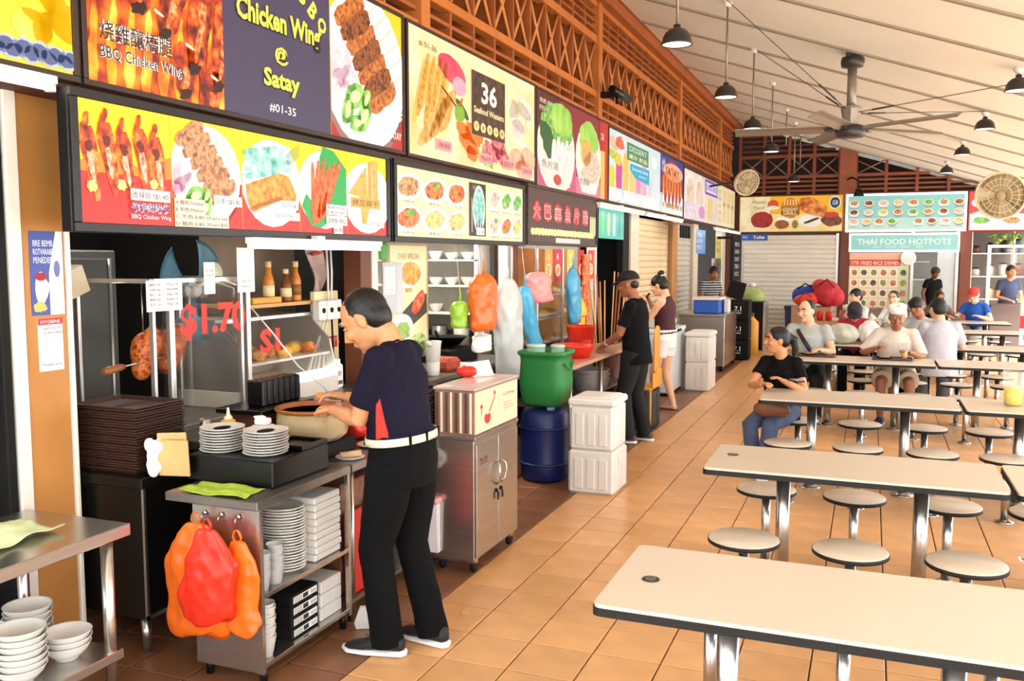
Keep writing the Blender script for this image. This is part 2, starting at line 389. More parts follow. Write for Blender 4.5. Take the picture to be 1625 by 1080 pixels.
# ================================================================ TABLES AND STOOLS
def rounded(x0, x1, y0, y1, r, n=5):
    ps = []
    for cx, cy, a in ((x1-r, y1-r, 0), (x0+r, y1-r, 90), (x0+r, y0+r, 180), (x1-r, y0+r, 270)):
        ps += [(cx+r*math.cos(R(a+90*i/n)), cy+r*math.sin(R(a+90*i/n))) for i in range(n+1)]
    return ps
TL, TW = 1.45, .65
def make_table():
    t = thing('dining_table', 'x', 'table')
    b = MB(); b.prism(rounded(.004, TL-.004, .004, TW-.004, .03), .738, .751); b.build('table_top', CREAM, t)
    b = MB(); b.prism(rounded(0, TL, 0, TW, .032), .712, .7385); b.build('edge_band', EDGE, t)
    for x in (.39, 1.08):
        b = MB(); b.cyl((x, TW/2, .02), (x, TW/2, .70), .037, n=20); lg = b.build('leg', STEEL, t)
        b = MB(); b.lathe([(.085, 0), (.085, .008), (.06, .016), (.042, .03)], (x, TW/2, 0), 20); b.build('floor_flange', STEEL, lg)
        b = MB(); b.box((x, TW/2, .706), (.2, .3, .012), .003); b.build('bracket', EDGE, lg)
    return t
def make_stool():
    t = thing('stool', 'x', 'stool')
    b = MB(); b.lathe([(.0, .462), (.168, .462), (.172, .459)], n=36); b.lathe([(.172, .459), (.175, .455)], n=36); b.build('seat', CREAM, t)
    b = MB(); b.lathe([(.0, .434), (.17, .434), (.1765, .438), (.1765, .456), (.0, .4565)], n=36); b.build('seat_edge', EDGE, t)
    b = MB(); b.cyl((0, 0, .015), (0, 0, .434), .026, n=18); lg = b.build('post', STEEL, t)
    b = MB(); b.lathe([(.062, 0), (.062, .008), (.045, .014), (.03, .026)], n=18); b.build('floor_flange', STEEL, lg)
    return t
T0 = make_table(); S0 = make_stool(); _u = [0, 0]
ROWS = (2.69, 4.73, 7.25, 10.2, 12.15, 14.9, 17.2)
RN = ['frontmost, with a round plate at its corner', 'second in the row, with a round plate at its corner', 'where the woman in black sits', 'where the old man in the white cap eats',
      'carrying bulging white bags', 'in the sixth row', 'in the last row before the end wall']
def table(x, y, label):
    if _u[0] == 0: T0.location = (x, y, 0); T0['label'] = label; T0['group'] = 'cream dining tables'
    else: copy_tree(T0, (x, y, 0), 0, label)
    _u[0] += 1
def stool(x, y, label):
    if _u[1] == 0: S0.location = (x, y, 0); S0['label'] = label; S0['group'] = 'fixed round stools'
    else: copy_tree(S0, (x, y, 0), 0, label)
    _u[1] += 1
STN = ['the frontmost table', 'the empty second table', "the black-shirted woman's table", "the white-capped man's table", 'the white-bag table', 'the sixth table', 'the last table']
for k, y in enumerate(ROWS):
    x0 = -.8
    for cidx in range(2):
        x = x0+cidx*(TL+.025)
        if k == 0 and cidx == 1: pass
        if k in (5, 6): x += .1
        table(x, y, 'cream-topped table with black edge, ' + (RN[k] if cidx == 0 else 'end to end with ' + STN[k]))
        for side, yy in (('aisle', y-.21), ('inner', y+TW+.19)):
            if k == 0 and side == 'aisle': continue
            for i, dx in enumerate((.25, .75, 1.25)):
                if k == 0 and cidx: continue
                nm = ('first', 'second', 'third')[i]
                stool(x+dx, yy, 'cream stool, %s along the %s side of %s%s' % (nm, 'front' if side == 'aisle' else 'rear', STN[k], '' if cidx == 0 else ', outer half'))
# the round socket plates on the two nearest tables
SOCK = mat('bronze_plate', '#3d352c', .35, .6, noise=.2)
for (x, y, l) in ((-.67, 2.975, 'round dark bronze plate set in the frontmost table top'), (-.69, 5.1, 'round dark bronze plate set in the second table top')):
    t = thing('table_plate', l, 'socket plate', (x, y, .7515))
    b = MB(); b.lathe([(0, 0), (.029, 0), (.031, .001), (.029, .003), (0, .003)], n=24); b.build('plate', SOCK, t)
    for i in range(-2, 3):
        b = MB(); b.box((0, i*.009, .0035), (.04-abs(i)*.006, .003, .001)); b.build('slot', mat('slot_light', '#8a7f70', .4, .5), t)
# ================================================================ PENDANT LAMPS, BIG FAN, WALL FANS
SHADE = mat('charcoal_enamel', '#2e2a26', .45, noise=.1); LAMPIN = mat('lamp_diffuser', '#fff6e6', .4, emit=1.6, noise=0)
RODM = mat('grey_rod', '#8d8378', .35, .6)
def pendant(x, y, zs, label, shade=True, end=None):
    top = rz_(x)-.01
    t = thing('pendant_lamp', label, 'lamp', (x, y, zs), group='dome pendant lamps')
    b = MB(); b.lathe([(.05, 0), (.055, -.02), (.03, -.06), (0, -.06)], (x, y, top+.02)); b.build('ceiling_rose', WHITE, t, w=True)
    b = MB(); b.cyl((x, y, zs+.145 if shade else zs), (x, y, top-.02), .0115 if shade else .014, n=10); b.build('rod', RODM, t, w=True)
    if shade:
        b = MB(); b.lathe([(.0, .16), (.03, .158), (.03, .13), (.06, .122), (.095, .095), (.118, .055), (.125, .012), (.133, .006), (.133, -.008), (.12, -.008), (.112, .05), (.09, .085), (.0, .11)], (x, y, zs), 28); b.build('lamp_shade', SHADE, t, w=True)
        b = MB(); b.lathe([(0, -.002), (.119, -.002), (.119, .012), (0, .012)], (x, y, zs), 28); b.build('diffuser', LAMPIN, t, w=True)
        lt = bpy.data.lights.new('pendant_light', 'SPOT'); lt.energy = 30; lt.spot_size = R(140); lt.spot_blend = 1; lt.color = (1, .9, .75); lt.shadow_soft_size = .1
        lo = bpy.data.objects.new('pendant_light', lt); COL.objects.link(lo); lo.parent = t; lo.location = (0, 0, -.02)
for y, z, l in ((7.8, 3.66, 'first in line, before the black ceiling camera'), (10.57, 3.67, 'on a long rod, second in line along the lattice'), (13.02, 3.64, 'on a long rod, third in line, left of the big fan'), (15.55, 3.6, 'on a long rod, fourth in line, behind a fan blade'), (20.2, 3.48, 'small far pendant over the yellow food sign')):
    pendant(-1.6, y, z, 'charcoal dome pendant lamp ' + l)
for y, z in ((18.4, 4.02), (23.0-.9, 4.05)):
    pendant(-1.62, y, z, 'bare grey pendant rod without a shade, ' + ('left of the small far lamp' if y < 20 else 'right of the small far lamp'), False)
for y, l in ((10.9, 'short charcoal dome lamp under the low roof side, closest to the wire stays'), (13.92, 'short charcoal dome lamp beyond the tip of the big fan blade'), (17.2, 'short charcoal dome lamp between two others on the low roof side'), (20.7, 'short charcoal dome lamp on the low side above the teal menu sign')):
    pendant(1.36, y, 3.60, l)
FANG = mat('fan_grey', '#8f877c', .4, .5); FAND = mat('fan_motor', '#3e3a38', .4, .3)
t = thing('ceiling_fan', 'large grey industrial ceiling fan with long thin blades and wire stays', 'fan', (-.3, 12, 4.3))
fx, fy = -.3, 12.0
b = MB(); b.lathe([(.0, .02), (.13, .02), (.14, -.03), (.13, -.09), (.1, -.1), (0, -.1)], (fx, fy, 4.27), 24); b.bb(fx-.08, fx+.08, fy-.1, fy+.1, 4.27, 4.4, 0); b.build('mount', FAND, t, w=True)
b = MB(); b.cyl((fx, fy, 3.6), (fx, fy, 4.19), .055, n=20); b.build('down_rod', FANG, t, w=True)
b = MB(); b.lathe([(.0, .28), (.12, .28), (.12, .25), (.085, .08), (.085, 0), (0, 0)], (fx, fy, 3.42), 8, sm=False); b.build('hub', FANG, t, w=True)
b = MB(); b.lathe([(0, .09), (.1, .09), (.17, .06), (.18, .02), (.18, -.03), (.15, -.06), (0, -.06)], (fx, fy, 3.39), 32); b.build('motor', FAND, t, w=True)
for k, a in enumerate((39.7, 111.7, 183.7, 255.7, 327.7)):
    ca, sa = math.cos(R(a)), math.sin(R(a)); b = MB()
    u = V((ca, sa, 0)); w_ = V((-sa, ca, 0)); prof = [(-.08, .010), (0, .016), (.08, .0), (.08, -.010), (0, .004), (-.08, -.004)]
    vs = []; 
    for rr in (.2, 1.38):
        vs += [V((fx, fy, 3.44))+u*rr+w_*p+V((0, 0, q+.035*(p/.08))) for p, q in prof]
    b.add(vs, [(i, (i+1) % 6, 6+(i+1) % 6, 6+i) for i in range(6)]+[tuple(range(6))[::-1], tuple(range(6, 12))]); bl = b.build('blade', FANG, t, w=True)
    b = MB(); b.box(V((fx, fy, 3.42))+u*.2, (.2, .05, .03), .006, rot=R(a)); b.build('blade_bracket', FAND, bl, loc=(0, 0, 0))
for (x, y) in ((-1.75, 9.6), (-1.58, 13.0), (1.7, 10.9), (1.36, 13.85)):
    b = MB(); b.tube([(fx, fy, 3.62), (x, y, rz_(x))], .005, 5); wr = b.build('stay_wire', FAND, t, w=True)
    b = MB(); p0 = V((fx, fy, 3.62)); p1 = V((x, y, rz_(x))); b.cyl(p0.lerp(p1, .12), p0.lerp(p1, .24), .011, n=6); b.build('turnbuckle', FAND, wr, loc=(0, 0, 0))
def wall_fan(c, fwd, r, label, arm_to):
    c = V(c); f = V(fwd).normalized(); t = thing('wall_fan', label, 'fan', arm_to)
    a, b2 = frame(f)
    IV = mat('ivory_fan', '#d9cba9', .45, noise=.08); FD = mat('fan_dust', '#a08c66', .6, noise=.15)
    b = MB(); b.lathe([(0, -.1), (r*.75, -.1), (r*.98, -.05), (r, 0), (r*.985, .03), (r*.93, .035), (r*.9, .01), (r*.88, -.06), (0, -.07)], c, 36, ax=f); b.build('cage', IV, t, w=True)
    for k in range(24):
        d = a*math.cos(2*PI*k/24)+b2*math.sin(2*PI*k/24); b = MB()
        b.tube([c+f*.055+d*r*.2, c+f*.05+d*r*.6, c+f*.02+d*r*.93], .0035, 5); b.build('grille_wire', IV, t, w=True)
    for q in (.45, .7):
        b = MB(); b.tube([c+f*(.055-.02*(q-.4))+(a*math.cos(2*PI*k/28)+b2*math.sin(2*PI*k/28))*r*q for k in range(28)], .004, 5, closed=True); b.build('grille_ring', IV, t, w=True)
    for k in range(3):
        an = 2*PI*k/3+.4; b = MB()
        def pt(u_, v_):
            ang = an+(u_-.5)*1.3; rr = r*(.15+.68*v_); return c+f*(-.015+.04*(u_-.5))+(a*math.cos(ang)+b2*math.sin(ang))*rr
        b.grid(6, 4, pt); b.build('blade', FD, t, w=True, solid=.004)
    b = MB(); b.lathe([(r*.2, .04), (r*.2, .06), (r*.12, .07), (0, .07)], c, 20, ax=f); b.build('badge', FD, t, w=True)
    b = MB(); b.lathe([(.07, -.3), (.08, -.28), (.085, -.1), (.0, -.1)], c, 18, ax=f); b.build('motor', FAND, t, w=True)
    b = MB(); b.tube([c-f*.2, c-f*.3+V((0, 0, -.05)), V(arm_to)], .022, 8); b.build('arm', FAND, t, w=True)
wall_fan((-2.32, 18.2, 3.32), (.62, -.8, -.35), .26, 'ivory oscillating fan fixed by the lattice end above the faded menu signs', (-3.1, 18.6, 3.3))
wall_fan((1.52, 13.3, 2.66), (-.25, -1, -.12), .31, 'big ivory industrial fan in front of the red and white menu sign', (2.2, 14.2, 2.75))
m = MB(); m.cyl((2.2, 14.2, 2.6), (2.2, 14.2, rz_(2.2)), .03); m.build('fan_pole', FAND); tag(bpy.data.objects['fan_pole'], 'thin dark ceiling pole carrying the big ivory fan', 'pole')
# ================================================================ SIGNS
class NP(Pr):
    """print in panel fractions (0..1 both ways)"""
    def __init__(s, o, u, v, W, H, lit=True):
        Pr.__init__(s, o, u, v); s.W = W; s.H = H; s.lit = lit
    def pt(s, a, b, l): return s.o+s.u*(a*s.W)+s.w*(b*s.H)+s.n*(s.st*l)
    def poly(s, ps, m, l=1):
        for ax, lim, sg in ((0, 0, 1), (0, 1, -1), (1, 0, 1), (1, 1, -1)):      # trim to the panel
            out = []
            for i in range(len(ps)):
                p, q = ps[i-1], ps[i]; dp, dq = (p[ax]-lim)*sg, (q[ax]-lim)*sg
                if (dp < 0) != (dq < 0):
                    t = dp/(dp-dq); out.append((p[0]+(q[0]-p[0])*t, p[1]+(q[1]-p[1])*t))
                if dq >= 0: out.append(q)
            ps = out
            if len(ps) < 3: return s
        return s.add([s.pt(a, b, l) for a, b in ps], [list(range(len(ps)))], s.mi(m))
    def text(s, body, a, b, h, m, l=5, wid=None, bold=0., align='l', rot=0):
        vs, fs, x0, x1, y0, y1 = text_mesh(body, bold)
        if not vs: return s
        k = h/max(1e-6, y1-y0); asp = s.H/s.W; kx = k*asp if wid is None else wid/max(1e-6, x1-x0); ww = kx*(x1-x0)
        off = {'l': 0, 'c': -ww/2, 'r': -ww}[align]; c, si = math.cos(rot), math.sin(rot); P = []
        for v in vs:
            x = ((v[0]-x0)*kx+off)/asp; y = (v[1]-y0)*k; P.append(s.pt(a+(x*c-y*si)*asp, b+x*si+y*c, l))
        return s.add(P, fs, s.mi(m))
F_WING = food('wing_print', '#5a1206', '#b8330f', '#e8641c', '#f7b04a', ns=22)
F_WINGD = food('glazed_wing_print', '#3c0d08', '#8c1f0c', '#cf4a14', '#f0923a', ns=16)
F_FLAME = food('flame_print', '#4a0c04', '#a82c08', '#e86c10', '#f8a020', ns=7)
F_SATAY = food('satay_print', '#2c120a', '#6a3016', '#a8602a', '#5c2a18', ns=34)
F_SATAYL = food('pale_satay_print', '#7a4430', '#b87850', '#d8a878', '#8f5c4a', ns=34)
F_CUC = food('cucumber_print', '#2f7a26', '#7cc452', '#c9e68a', ns=10)
F_ONION = food('onion_print', '#e9b9c8', '#f7dfe4', '#d98fae', ns=8)
F_OTAK = food('otak_print', '#b8651a', '#e09a3c', '#f0b860', ns=26)
F_TEAL = food('leaf_pack_print', '#2f9a8e', '#9fd8cc', '#d6efe8', ns=14)
F_PRAWN = food('prawn_print', '#d8341a', '#f26a34', '#e88a50', ns=28)
F_TOFU = food('tofu_print', '#c98a2a', '#e8b85a', '#d89c3c', ns=18)
F_NOOD = food('noodle_print', '#c9a04a', '#f0dc9a', '#e8c46a', '#a87830', ns=30)
F_REDS = food('chilli_dish_print', '#8f2210', '#d85a28', '#f0a050', '#7a3a1a', ns=30)
F_BROWN = food('brown_dish_print', '#6a3418', '#b87840', '#e0b880', '#8a4a28', ns=32)
F_GREEN = food('green_dish_print', '#2c6e22', '#6fb84a', '#b8dc80', ns=26)
F_PALE = food('pale_dish_print', '#c89a80', '#f0dcc8', '#d8b0a0', '#a8705c', ns=30)
F_PINK = food('meat_print', '#9a2c34', '#d86a70', '#f0b0a8', ns=20)
F_WOOD = food('plank_print', '#2e1c14', '#4a3024', '#6a4836', ns=14)
F_GLASSY = food('drink_print', '#9fc4d8', '#dcecf0', '#f0e0e8', ns=6)
F_GARLIC = food('onion_bulb_print', '#e0c890', '#f4e8d0', '#d8c8d0', ns=8)
def wings(p, n=5, y0=.28, y1=.84, m=None, glow=True):
    for i in range(n):
        x = .04+i*.92/n; j = (i % 2)*.05
        p.bar(x+.13, y0-.12+j, x+.03, y1+j-.02, .07, .21, m or F_WING, 3+i % 2, .12)
        p.bar(x+.10, y0+.02+j, x+.055, y1-.22+j, .035, .08, food('wing_glaze_print', '#c8502a', '#f0b890', '#f8dcc0', ns=40), 5, .3)
        p.ellipse(x+.05, y1-.17+j, .035, .05, '#6a1408', 6, .2, .3)
        p.bar(x-.01, y1-.08+j, x+.05, y1+.1+j, .07, .05, m or F_WING, 5, .3)
    if glow:
        for a, b in ((.1, .3), (.42, .33), (.78, .36)): p.ellipse(a, b, .05, .05, '#fbe07a', 6, 0, .2)
def satay_plate(p, cx=.5, cy=.5, r=.48, m=F_SATAY, k=6):
    p.ellipse(cx, cy-.03, r, r*.96, '#e9e2d0', 2); p.ellipse(cx, cy, r*.96, r*.92, '#f7f3ea', 3)
    for i in range(k):
        t = i/(k-1); a = .16+.45*t; b = .84-.52*t
        p.bar(a+.2, b+.12, a+.52, b+.34, .008, .006, '#e8c878', 4)
        p.bar(a-.1, b-.07, a+.27, b+.14, .13, .15, m if i % 2 else F_SATAYL if m is not F_SATAY else food('satay_print_b', '#6a2c10', '#c06a2a', '#e0904a', ns=30), 5+i % 2, .12)
    for (a, b, q) in ((.13, .5, .15), (.2, .4, .13), (.08, .38, .1)): p.ellipse(a, b, q, q*.7, F_ONION, 7, .6, .1)
    for (a, b, q, rr) in ((.3, .3, .14, .3), (.2, .2, .12, 1.2), (.42, .18, .13, .8), (.32, .12, .1, 0.2), (.45, .3, .09, 1)):
        p.ellipse(a, b, q, q*.62, F_CUC, 8, rr, .12, 9); p.ellipse(a, b, q*.55, q*.3, '#dff0a8', 9, rr, .1, 9)
def tag_box(p, a, b, w, h, rows, fg='#4a4450', bg='#fbf6f0'):
    p.rect(a, b, a+w, b+h, bg, 10)
    for i, r in enumerate(rows):
        hh = h/len(rows); p.text(r, a+.04*w, b+h-hh*(i+.85), hh*.62, fg, 11, wid=w*.9)
def lightbox(name, label, y0, y1, z0, z1, xf, depth, frame_w, panels, cat='sign', fm=None, splits=None):
    """box sign facing the aisle; panels = [(fraction end, background, drawing function), ...]"""
    fm = fm or mat('sign_frame', '#3a2a24', .4, .3)
    t = thing(name, label, cat, (xf-depth/2, (y0+y1)/2, z0))
    b = MB(); b.bb(xf-depth, xf-.012, y0, y1, z0, z1, .004); b.build('housing', fm, t, w=True)
    if xf-depth > -3.2:
        for q in (.12, .5, .88): b = MB(); yy = y0+(y1-y0)*q; b.bb(-3.26, xf-depth, yy-.03, yy+.03, z1-.12, z1-.04); b.build('bracket', fm, t, w=True)
    for c0, c1, d0, d1 in ((y0, y1, z0, z0+frame_w), (y0, y1, z1-frame_w, z1), (y0, y0+frame_w, z0+frame_w, z1-frame_w), (y1-frame_w, y1, z0+frame_w, z1-frame_w)):
        b = MB(); b.bb(xf-.012, xf+.008, c0, c1, d0, d1, .003); b.build('frame_bar', fm, t, w=True)
    a = 0; iy0, iy1, iz0, iz1 = y0+frame_w, y1-frame_w, z0+frame_w, z1-frame_w
    for e, bg, fn in panels:
        ya, yb = iy0+(iy1-iy0)*a, iy0+(iy1-iy0)*e; a = e
        m_ = pm(bg) if isinstance(bg, str) else bg
        b = MB(); b.bb(xf-.012, xf-.003, ya+.002, yb-.002, iz0, iz1); pa = b.build('panel', m_, t, w=True)
        p = NP((xf-.003, ya+.002, iz0), (0, 1, 0), (0, 0, 1), yb-ya-.004, iz1-iz0); p.rect(0, 0, 1, 1, m_, .5); fn(p)
        if p.f:
            ob = p.build('printed_picture', pa, w=False); ob.location = (0, 0, 0)
    return t
XU = -3.2
def d_mango(p):
    p.rect(0, .08, .72, .5, food('leaf_glass_print', '#7a8c30', '#a8b048', '#5c7024', ns=4), 2)
    for a, b, r in ((.9, .28, .09), (.98, .33, .1), (.86, .17, .07), (.95, .16, .09), (1., .22, .08)): p.ellipse(a, b, r, r*1.1, food('mango_print', '#e8a800', '#ffd820', '#ffec6a', ns=5), 3, .4)
    p.ellipse(.9, .385, .09, .03, '#3f8a28', 5, -.3); p.ellipse(.82, .34, .07, .03, '#1f5a20', 4, .8)
    for i in range(16): p.ellipse(.55+i*.03, .05+.02*(i % 2), .035, .045, '#b8c0d4', 6, .3*i, .1); p.ellipse(.55+i*.03, .05+.02*(i % 2), .025, .032, '#56628c', 7, .3*i, .1)
lightbox('fascia_sign', 'yellow mango drink fascia sign at the row end by the orange post', 1.55, 3.0, 2.6, 3.59, XU, .1, .03, [(1, '#f3d43a', d_mango)])
def d_bbq(p):
    for i in range(9): p.bar(.02+i*.12, .0, .06+i*.12, .42, .09, .03, food('flame_print_b', '#c02804', '#f07a10', '#ffb820', '#ffe060', ns=7), 2, .35)
    for a, b, c, d in ((.10, .42, .2, .75), (.33, .38, .42, .72), (.52, .30, .66, .70), (.74, .16, .86, .66), (.94, .10, 1.04, .60), (.66, .02, .70, .30), (.86, -.05, .9, .2)):
        p.bar(a, b, c, d, .13, .22, F_WINGD, 4, .12); p.bar(a+.02, b+.05, c-.01, d-.12, .03, .07, food('glaze_print', '#7a1a08', '#e07030', '#f8c890', ns=30), 5, .3); p.ellipse(a+.01, b+.02, .05, .03, '#2c0a06', 6, .3, .25)
    for a, b in ((.45, .42), (.68, .30), (.88, .17), (.28, .48)): p.bar(a, b, a+.07, b-.02, .02, .012, '#fff0c8', 6)
    for s_, hh, yy, ww in (('烧雞釀橋腿', .095, .2, .5), ('BBQ Chicken Wing', .075, .1, .58)):
        p.text(s_, .07, yy, hh, '#fffaf2', 7, wid=ww, bold=.05); p.text(s_, .07, yy, hh, '#2a2024', 8, wid=ww, bold=.004)
def d_navy(p):
    Yw = '#f5ec5a'
    for s_, a, b, h, w in (('Chicken Wing', .5, .50, .17, .78), ('@', .5, .345, .11, .13), ('Satay', .5, .17, .14, .34)):
        p.text(s_, a, b, h, '#1b1822', 3, wid=w*1.03, bold=.09, align='c'); p.text(s_, a, b+.004, h, Yw, 4, wid=w, bold=.035, align='c')
    p.text('B', .66, .80, .11, Yw, 4, bold=.04, rot=-.55); p.text('B', .755, .745, .11, Yw, 4, bold=.04, rot=-.75); p.text('Q', .84, .695, .11, Yw, 4, bold=.04, rot=-.95)
    p.text('#01-35', .5, .055, .055, '#f4f1ea', 4, wid=.25, bold=.01, align='c')
def d_satay_u(p):
    p.poly([(0, .3), (0, 0), (1, 0), (1, .55)], '#b8201c', 2); satay_plate(p, .46, .5, .6, F_SATAY, 7)
    p.text('沙爹', .78, .2, .1, '#fff4f0', 11, bold=.02); p.text('SATAY', .78, .07, .055, '#fff4f0', 11, wid=.18, bold=.02)
lightbox('fascia_sign', 'large sign reading BBQ Chicken Wing at Satay 01-35 with flames and satay', 3.02, 5.92, 2.6, 3.595, XU, .1, .028,
    [(.315, F_FLAME, d_bbq), (.672, '#453d5c', d_navy), (1, '#f6cf1e', d_satay_u)])
def d_36(p):
    cr = food('cream_glow_print', '#f8d890', '#fbe8c0', '#f4c878', ns=1.5); p.rect(0, 0, 1, 1, cr, 1)
    for i in range(9): p.bar(.03+i*.022, .25+.06*(i % 3), .1+i*.02, .78+.05*(i % 2), .03, .026, F_OTAK if i % 2 else food('fries_print', '#f0b040', '#f8d070', ns=8), 3+i % 2)
    for i in range(7): p.bar(.06+i*.025, .08+i*.03, .22+i*.012, .5+.02*i, .055, .05, food('spring_roll_print', '#c07828', '#e8ac58', '#f0c888', ns=14), 5+i % 2, .1)
    p.ellipse(.28, .78, .085, .13, food('melon_print', '#c82848', '#e85a70', ns=8), 4, .5); p.ellipse(.33, .67, .05, .08, '#f0a8b8', 5); p.bar(.2, .62, .36, .42, .012, .012, '#3a2a20', 6); p.ellipse(.35, .48, .025, .09, '#2f6a2c', 6, .5)
    p.rect(.42, .3, .70, .87, F_WOOD, 7)
    for i in range(5): p.rect(.42, .3+i*.115, .70, .305+i*.115, '#241610', 8)
    p.text('36', .56, .6, .2, '#f8f0e2', 9, wid=.13, bold=.03, align='c'); p.text('Seafood Western', .56, .5, .06, '#f4dfa8', 9, wid=.25, bold=.03, align='c')
    for i in range(5): p.ellipse(.455+i*.054, .38, .022, .045, '#f0d890', 9); p.text('牛雞魚羊蝦'[i], .455+i*.054, .36, .04, '#4a3420', 10, wid=.02, align='c')
    for a, b, r in ((.40, .2, .06), (.36, .3, .05), (.44, .3, .06), (.42, .12, .04)): p.ellipse(a, b, r, r*1.7, food('prawn_print_b', '#d84a10', '#f08030', '#e86820', ns=8), 6, .4, .15)
    p.ellipse(.33, .44, .035, .08, '#88b030', 7); p.bar(.33, .5, .35, .58, .02, .01, '#e05020', 7)
    for a, b in ((.58, .18), (.64, .26), (.68, .15)): p.ellipse(a, b, .06, .1, F_PINK, 6, .5, .15)
    p.ellipse(.55, .1, .05, .08, F_CUC, 5, .3, .2)
    for a, b, r, q in ((.85, .62, .11, F_GARLIC), (.77, .68, .07, F_GARLIC), (.9, .72, .08, F_GARLIC), (.83, .5, .06, F_ONION)): p.ellipse(a, b, r, r*1.4, q, 5, .2, .06)
    for a, b in ((.82, .18), (.93, .22), (.88, .08)): p.ellipse(a, b, .075, .11, food('tomato_print', '#e8805a', '#f4c0a0', '#f0986c', ns=6), 6, .3, .08)
    p.poly([(.72, .4), (.86, .3), (.98, .45), (.9, .36)], '#e8ecdc', 6)
    for a, b, s_ in ((.16, .08, '海鲜'), (.48, .06, 'PRAWN'), (.68, .06, 'BEEF'), (.86, .04, 'ONION')): p.rect(a, b, a+.11, b+.09, '#f0a0a0', 9); p.text(s_, a+.01, b+.02, .05, '#8a2028', 10, wid=.09)
    p.text('# 01-36', .06, .86, .05, '#4a3428', 9, wid=.11)
lightbox('fascia_sign', 'cream sign with a wooden 36 plaque, fries, prawns and onions', 5.96, 8.68, 2.6, 3.59, XU, .1, .025, [(1, '#f8dca4', d_36)])
def d_fish(p):
    p.rect(0, .0, .5, .35, '#c85878', 2); p.rect(0, .62, .28, 1, '#5a1a1c', 2); p.text('魚圓 肉脞麵', .03, .88, .05, '#f4e8d8', 4, wid=.2); p.text('FISHBALL', .03, .8, .05, '#f4e8d8', 4, wid=.2)
    p.ellipse(.24, .42, .24, .48, '#f2e8d8', 3); p.ellipse(.24, .68, .2, .26, F_GREEN, 4, 0, .06); p.ellipse(.3, .78, .14, .18, food('lettuce_print', '#7cc040', '#b8e070', ns=6), 5, 0, .1); p.ellipse(.13, .5, .08, .2, '#2c5a2a', 5, .3, .2)
    for i in range(5): p.bar(.2+i*.05, .1, .2+i*.055, .54+.04*(i % 2), .09, .05, food('fish_slice_print', '#d8d0d0', '#f0eaea', '#e0c0c8', ns=5), 6+i % 2, .08)
    p.poly([(.02, .3), (.46, .34), (.4, .04), (.12, .02)], '#e8e0da', 8); p.ellipse(.24, .1, .05, .06, '#c83a38', 9)
    p.text('魚片湯', .05, .2, .09, '#7a6a64', 9, wid=.2)
    p.rect(.5, 0, .88, .2, '#d87890', 2); p.ellipse(.69, .45, .2, .43, '#f6eedc', 3); p.ellipse(.69, .7, .15, .2, food('lettuce_print', '#7cc040', '#b8e070', ns=6), 5, 0, .1)
    p.ellipse(.64, .52, .08, .16, food('noodle_b_print', '#e0963a', '#f0c070', ns=10), 6); p.ellipse(.73, .36, .13, .2, F_PALE, 6, 0, .06); p.ellipse(.7, .26, .14, .1, F_PALE, 7, 0, .08)
    p.poly([(.5, .3), (.88, .3), (.8, .03), (.58, .03)], '#efe6de', 5); p.text('乾撈麵', .55, .12, .08, '#7a6a64', 8, wid=.14)
    p.rect(.88, .0, .95, .62, '#f2c05c', 4); p.rect(.86, .62, .95, 1, '#b8202a', 4); p.text('口味', .88, .75, .1, '#fff0e0', 6, wid=.05); p.rect(.95, 0, 1, 1, food('red_pattern_print', '#8a1a10', '#c8401a', '#a02818', ns=40), 5)
lightbox('fascia_sign', 'noodle soup sign with fish slices and green leaves, red strip at its end', 8.7, 11.38, 2.58, 3.58, XU, .1, .02, [(1, '#8a2030', d_fish)])
def d_drinks(p):
    p.rect(0, 0, 1, .3, F_GLASSY, 2)
    for i, cc in enumerate(('#d8d04a', '#c84a90', '#e8c05a', '#f0c878', '#e890b8', '#f0a8c0', '#c8d8e8', '#d8e0e8')):
        a = .05+i*.118; p.bar(a, .02, a, .5+.12*(i % 3), .09, .11, cc, 3+i % 2, .05); p.rect(a-.045, .03, a+.045, .2, '#dfe8ee', 5)
    for a, b, r, cc in ((.08, .8, .07, '#e8b8a0'), (.18, .85, .07, '#d86a50'), (.05, .66, .05, '#b8c83a'), (.14, .62, .06, '#d8c838')): p.ellipse(a, b, r, r*1.4, cc, 5, .3, .2)
    p.rect(.3, .66, .72, .92, '#4f8a6a', 6); p.text('DESSERT', .51, .8, .08, '#e0ecd8', 7, wid=.34, align='c'); p.text('果汁 甜品', .51, .69, .07, '#e8e8b8', 7, wid=.36, align='c', bold=.02)
    p.poly([(.36, .62), (.74, .62), (.74, .38), (.46, .42), (.36, .52)], '#1fa8d0', 6); p.text('SUGARCANE', .55, .53, .045, '#f4fafa', 7, wid=.32, align='c'); p.text('JUICE', .6, .45, .04, '#f4fafa', 7, wid=.15, align='c')
    p.ellipse(.85, .78, .06, .1, '#e4f2f8', 5)
def d_kebab(p):
    p.rect(0, 0, 1, .34, '#b8d8dc', 2); p.ellipse(.5, .52, .47, .44, '#a8301c', 3); p.ellipse(.55, .75, .42, .16, '#e8b090', 4); p.text('SATAY', .5, .68, .14, '#8a2418', 5, wid=.6, align='c', bold=.02); p.text('炒', .05, .7, .24, '#f4f0e8', 6, wid=.14)
    for i in range(7): p.bar(.12+i*.125, .34, .12+i*.125+.01, .66+.06*(3-abs(i-3)), .09, .07, F_REDS, 5+i % 2, .15)
    for i in range(6): p.poly([(.03+i*.16, .0), (.19+i*.16, .0), (.12+i*.16, .42)], '#eef0ec', 7); p.ellipse(.11+i*.16, .14, .035, .05, ('#c8a050', '#b04a3a', '#7a9a50')[i % 3], 8)
lightbox('fascia_sign', 'drinks and satay sign, pale blue left half and dark blue right half', 11.4, 16.38, 2.58, 3.55, XU, .1, .02, [(.62, '#cfe2e8', d_drinks), (1, '#2c3f9c', d_kebab)])
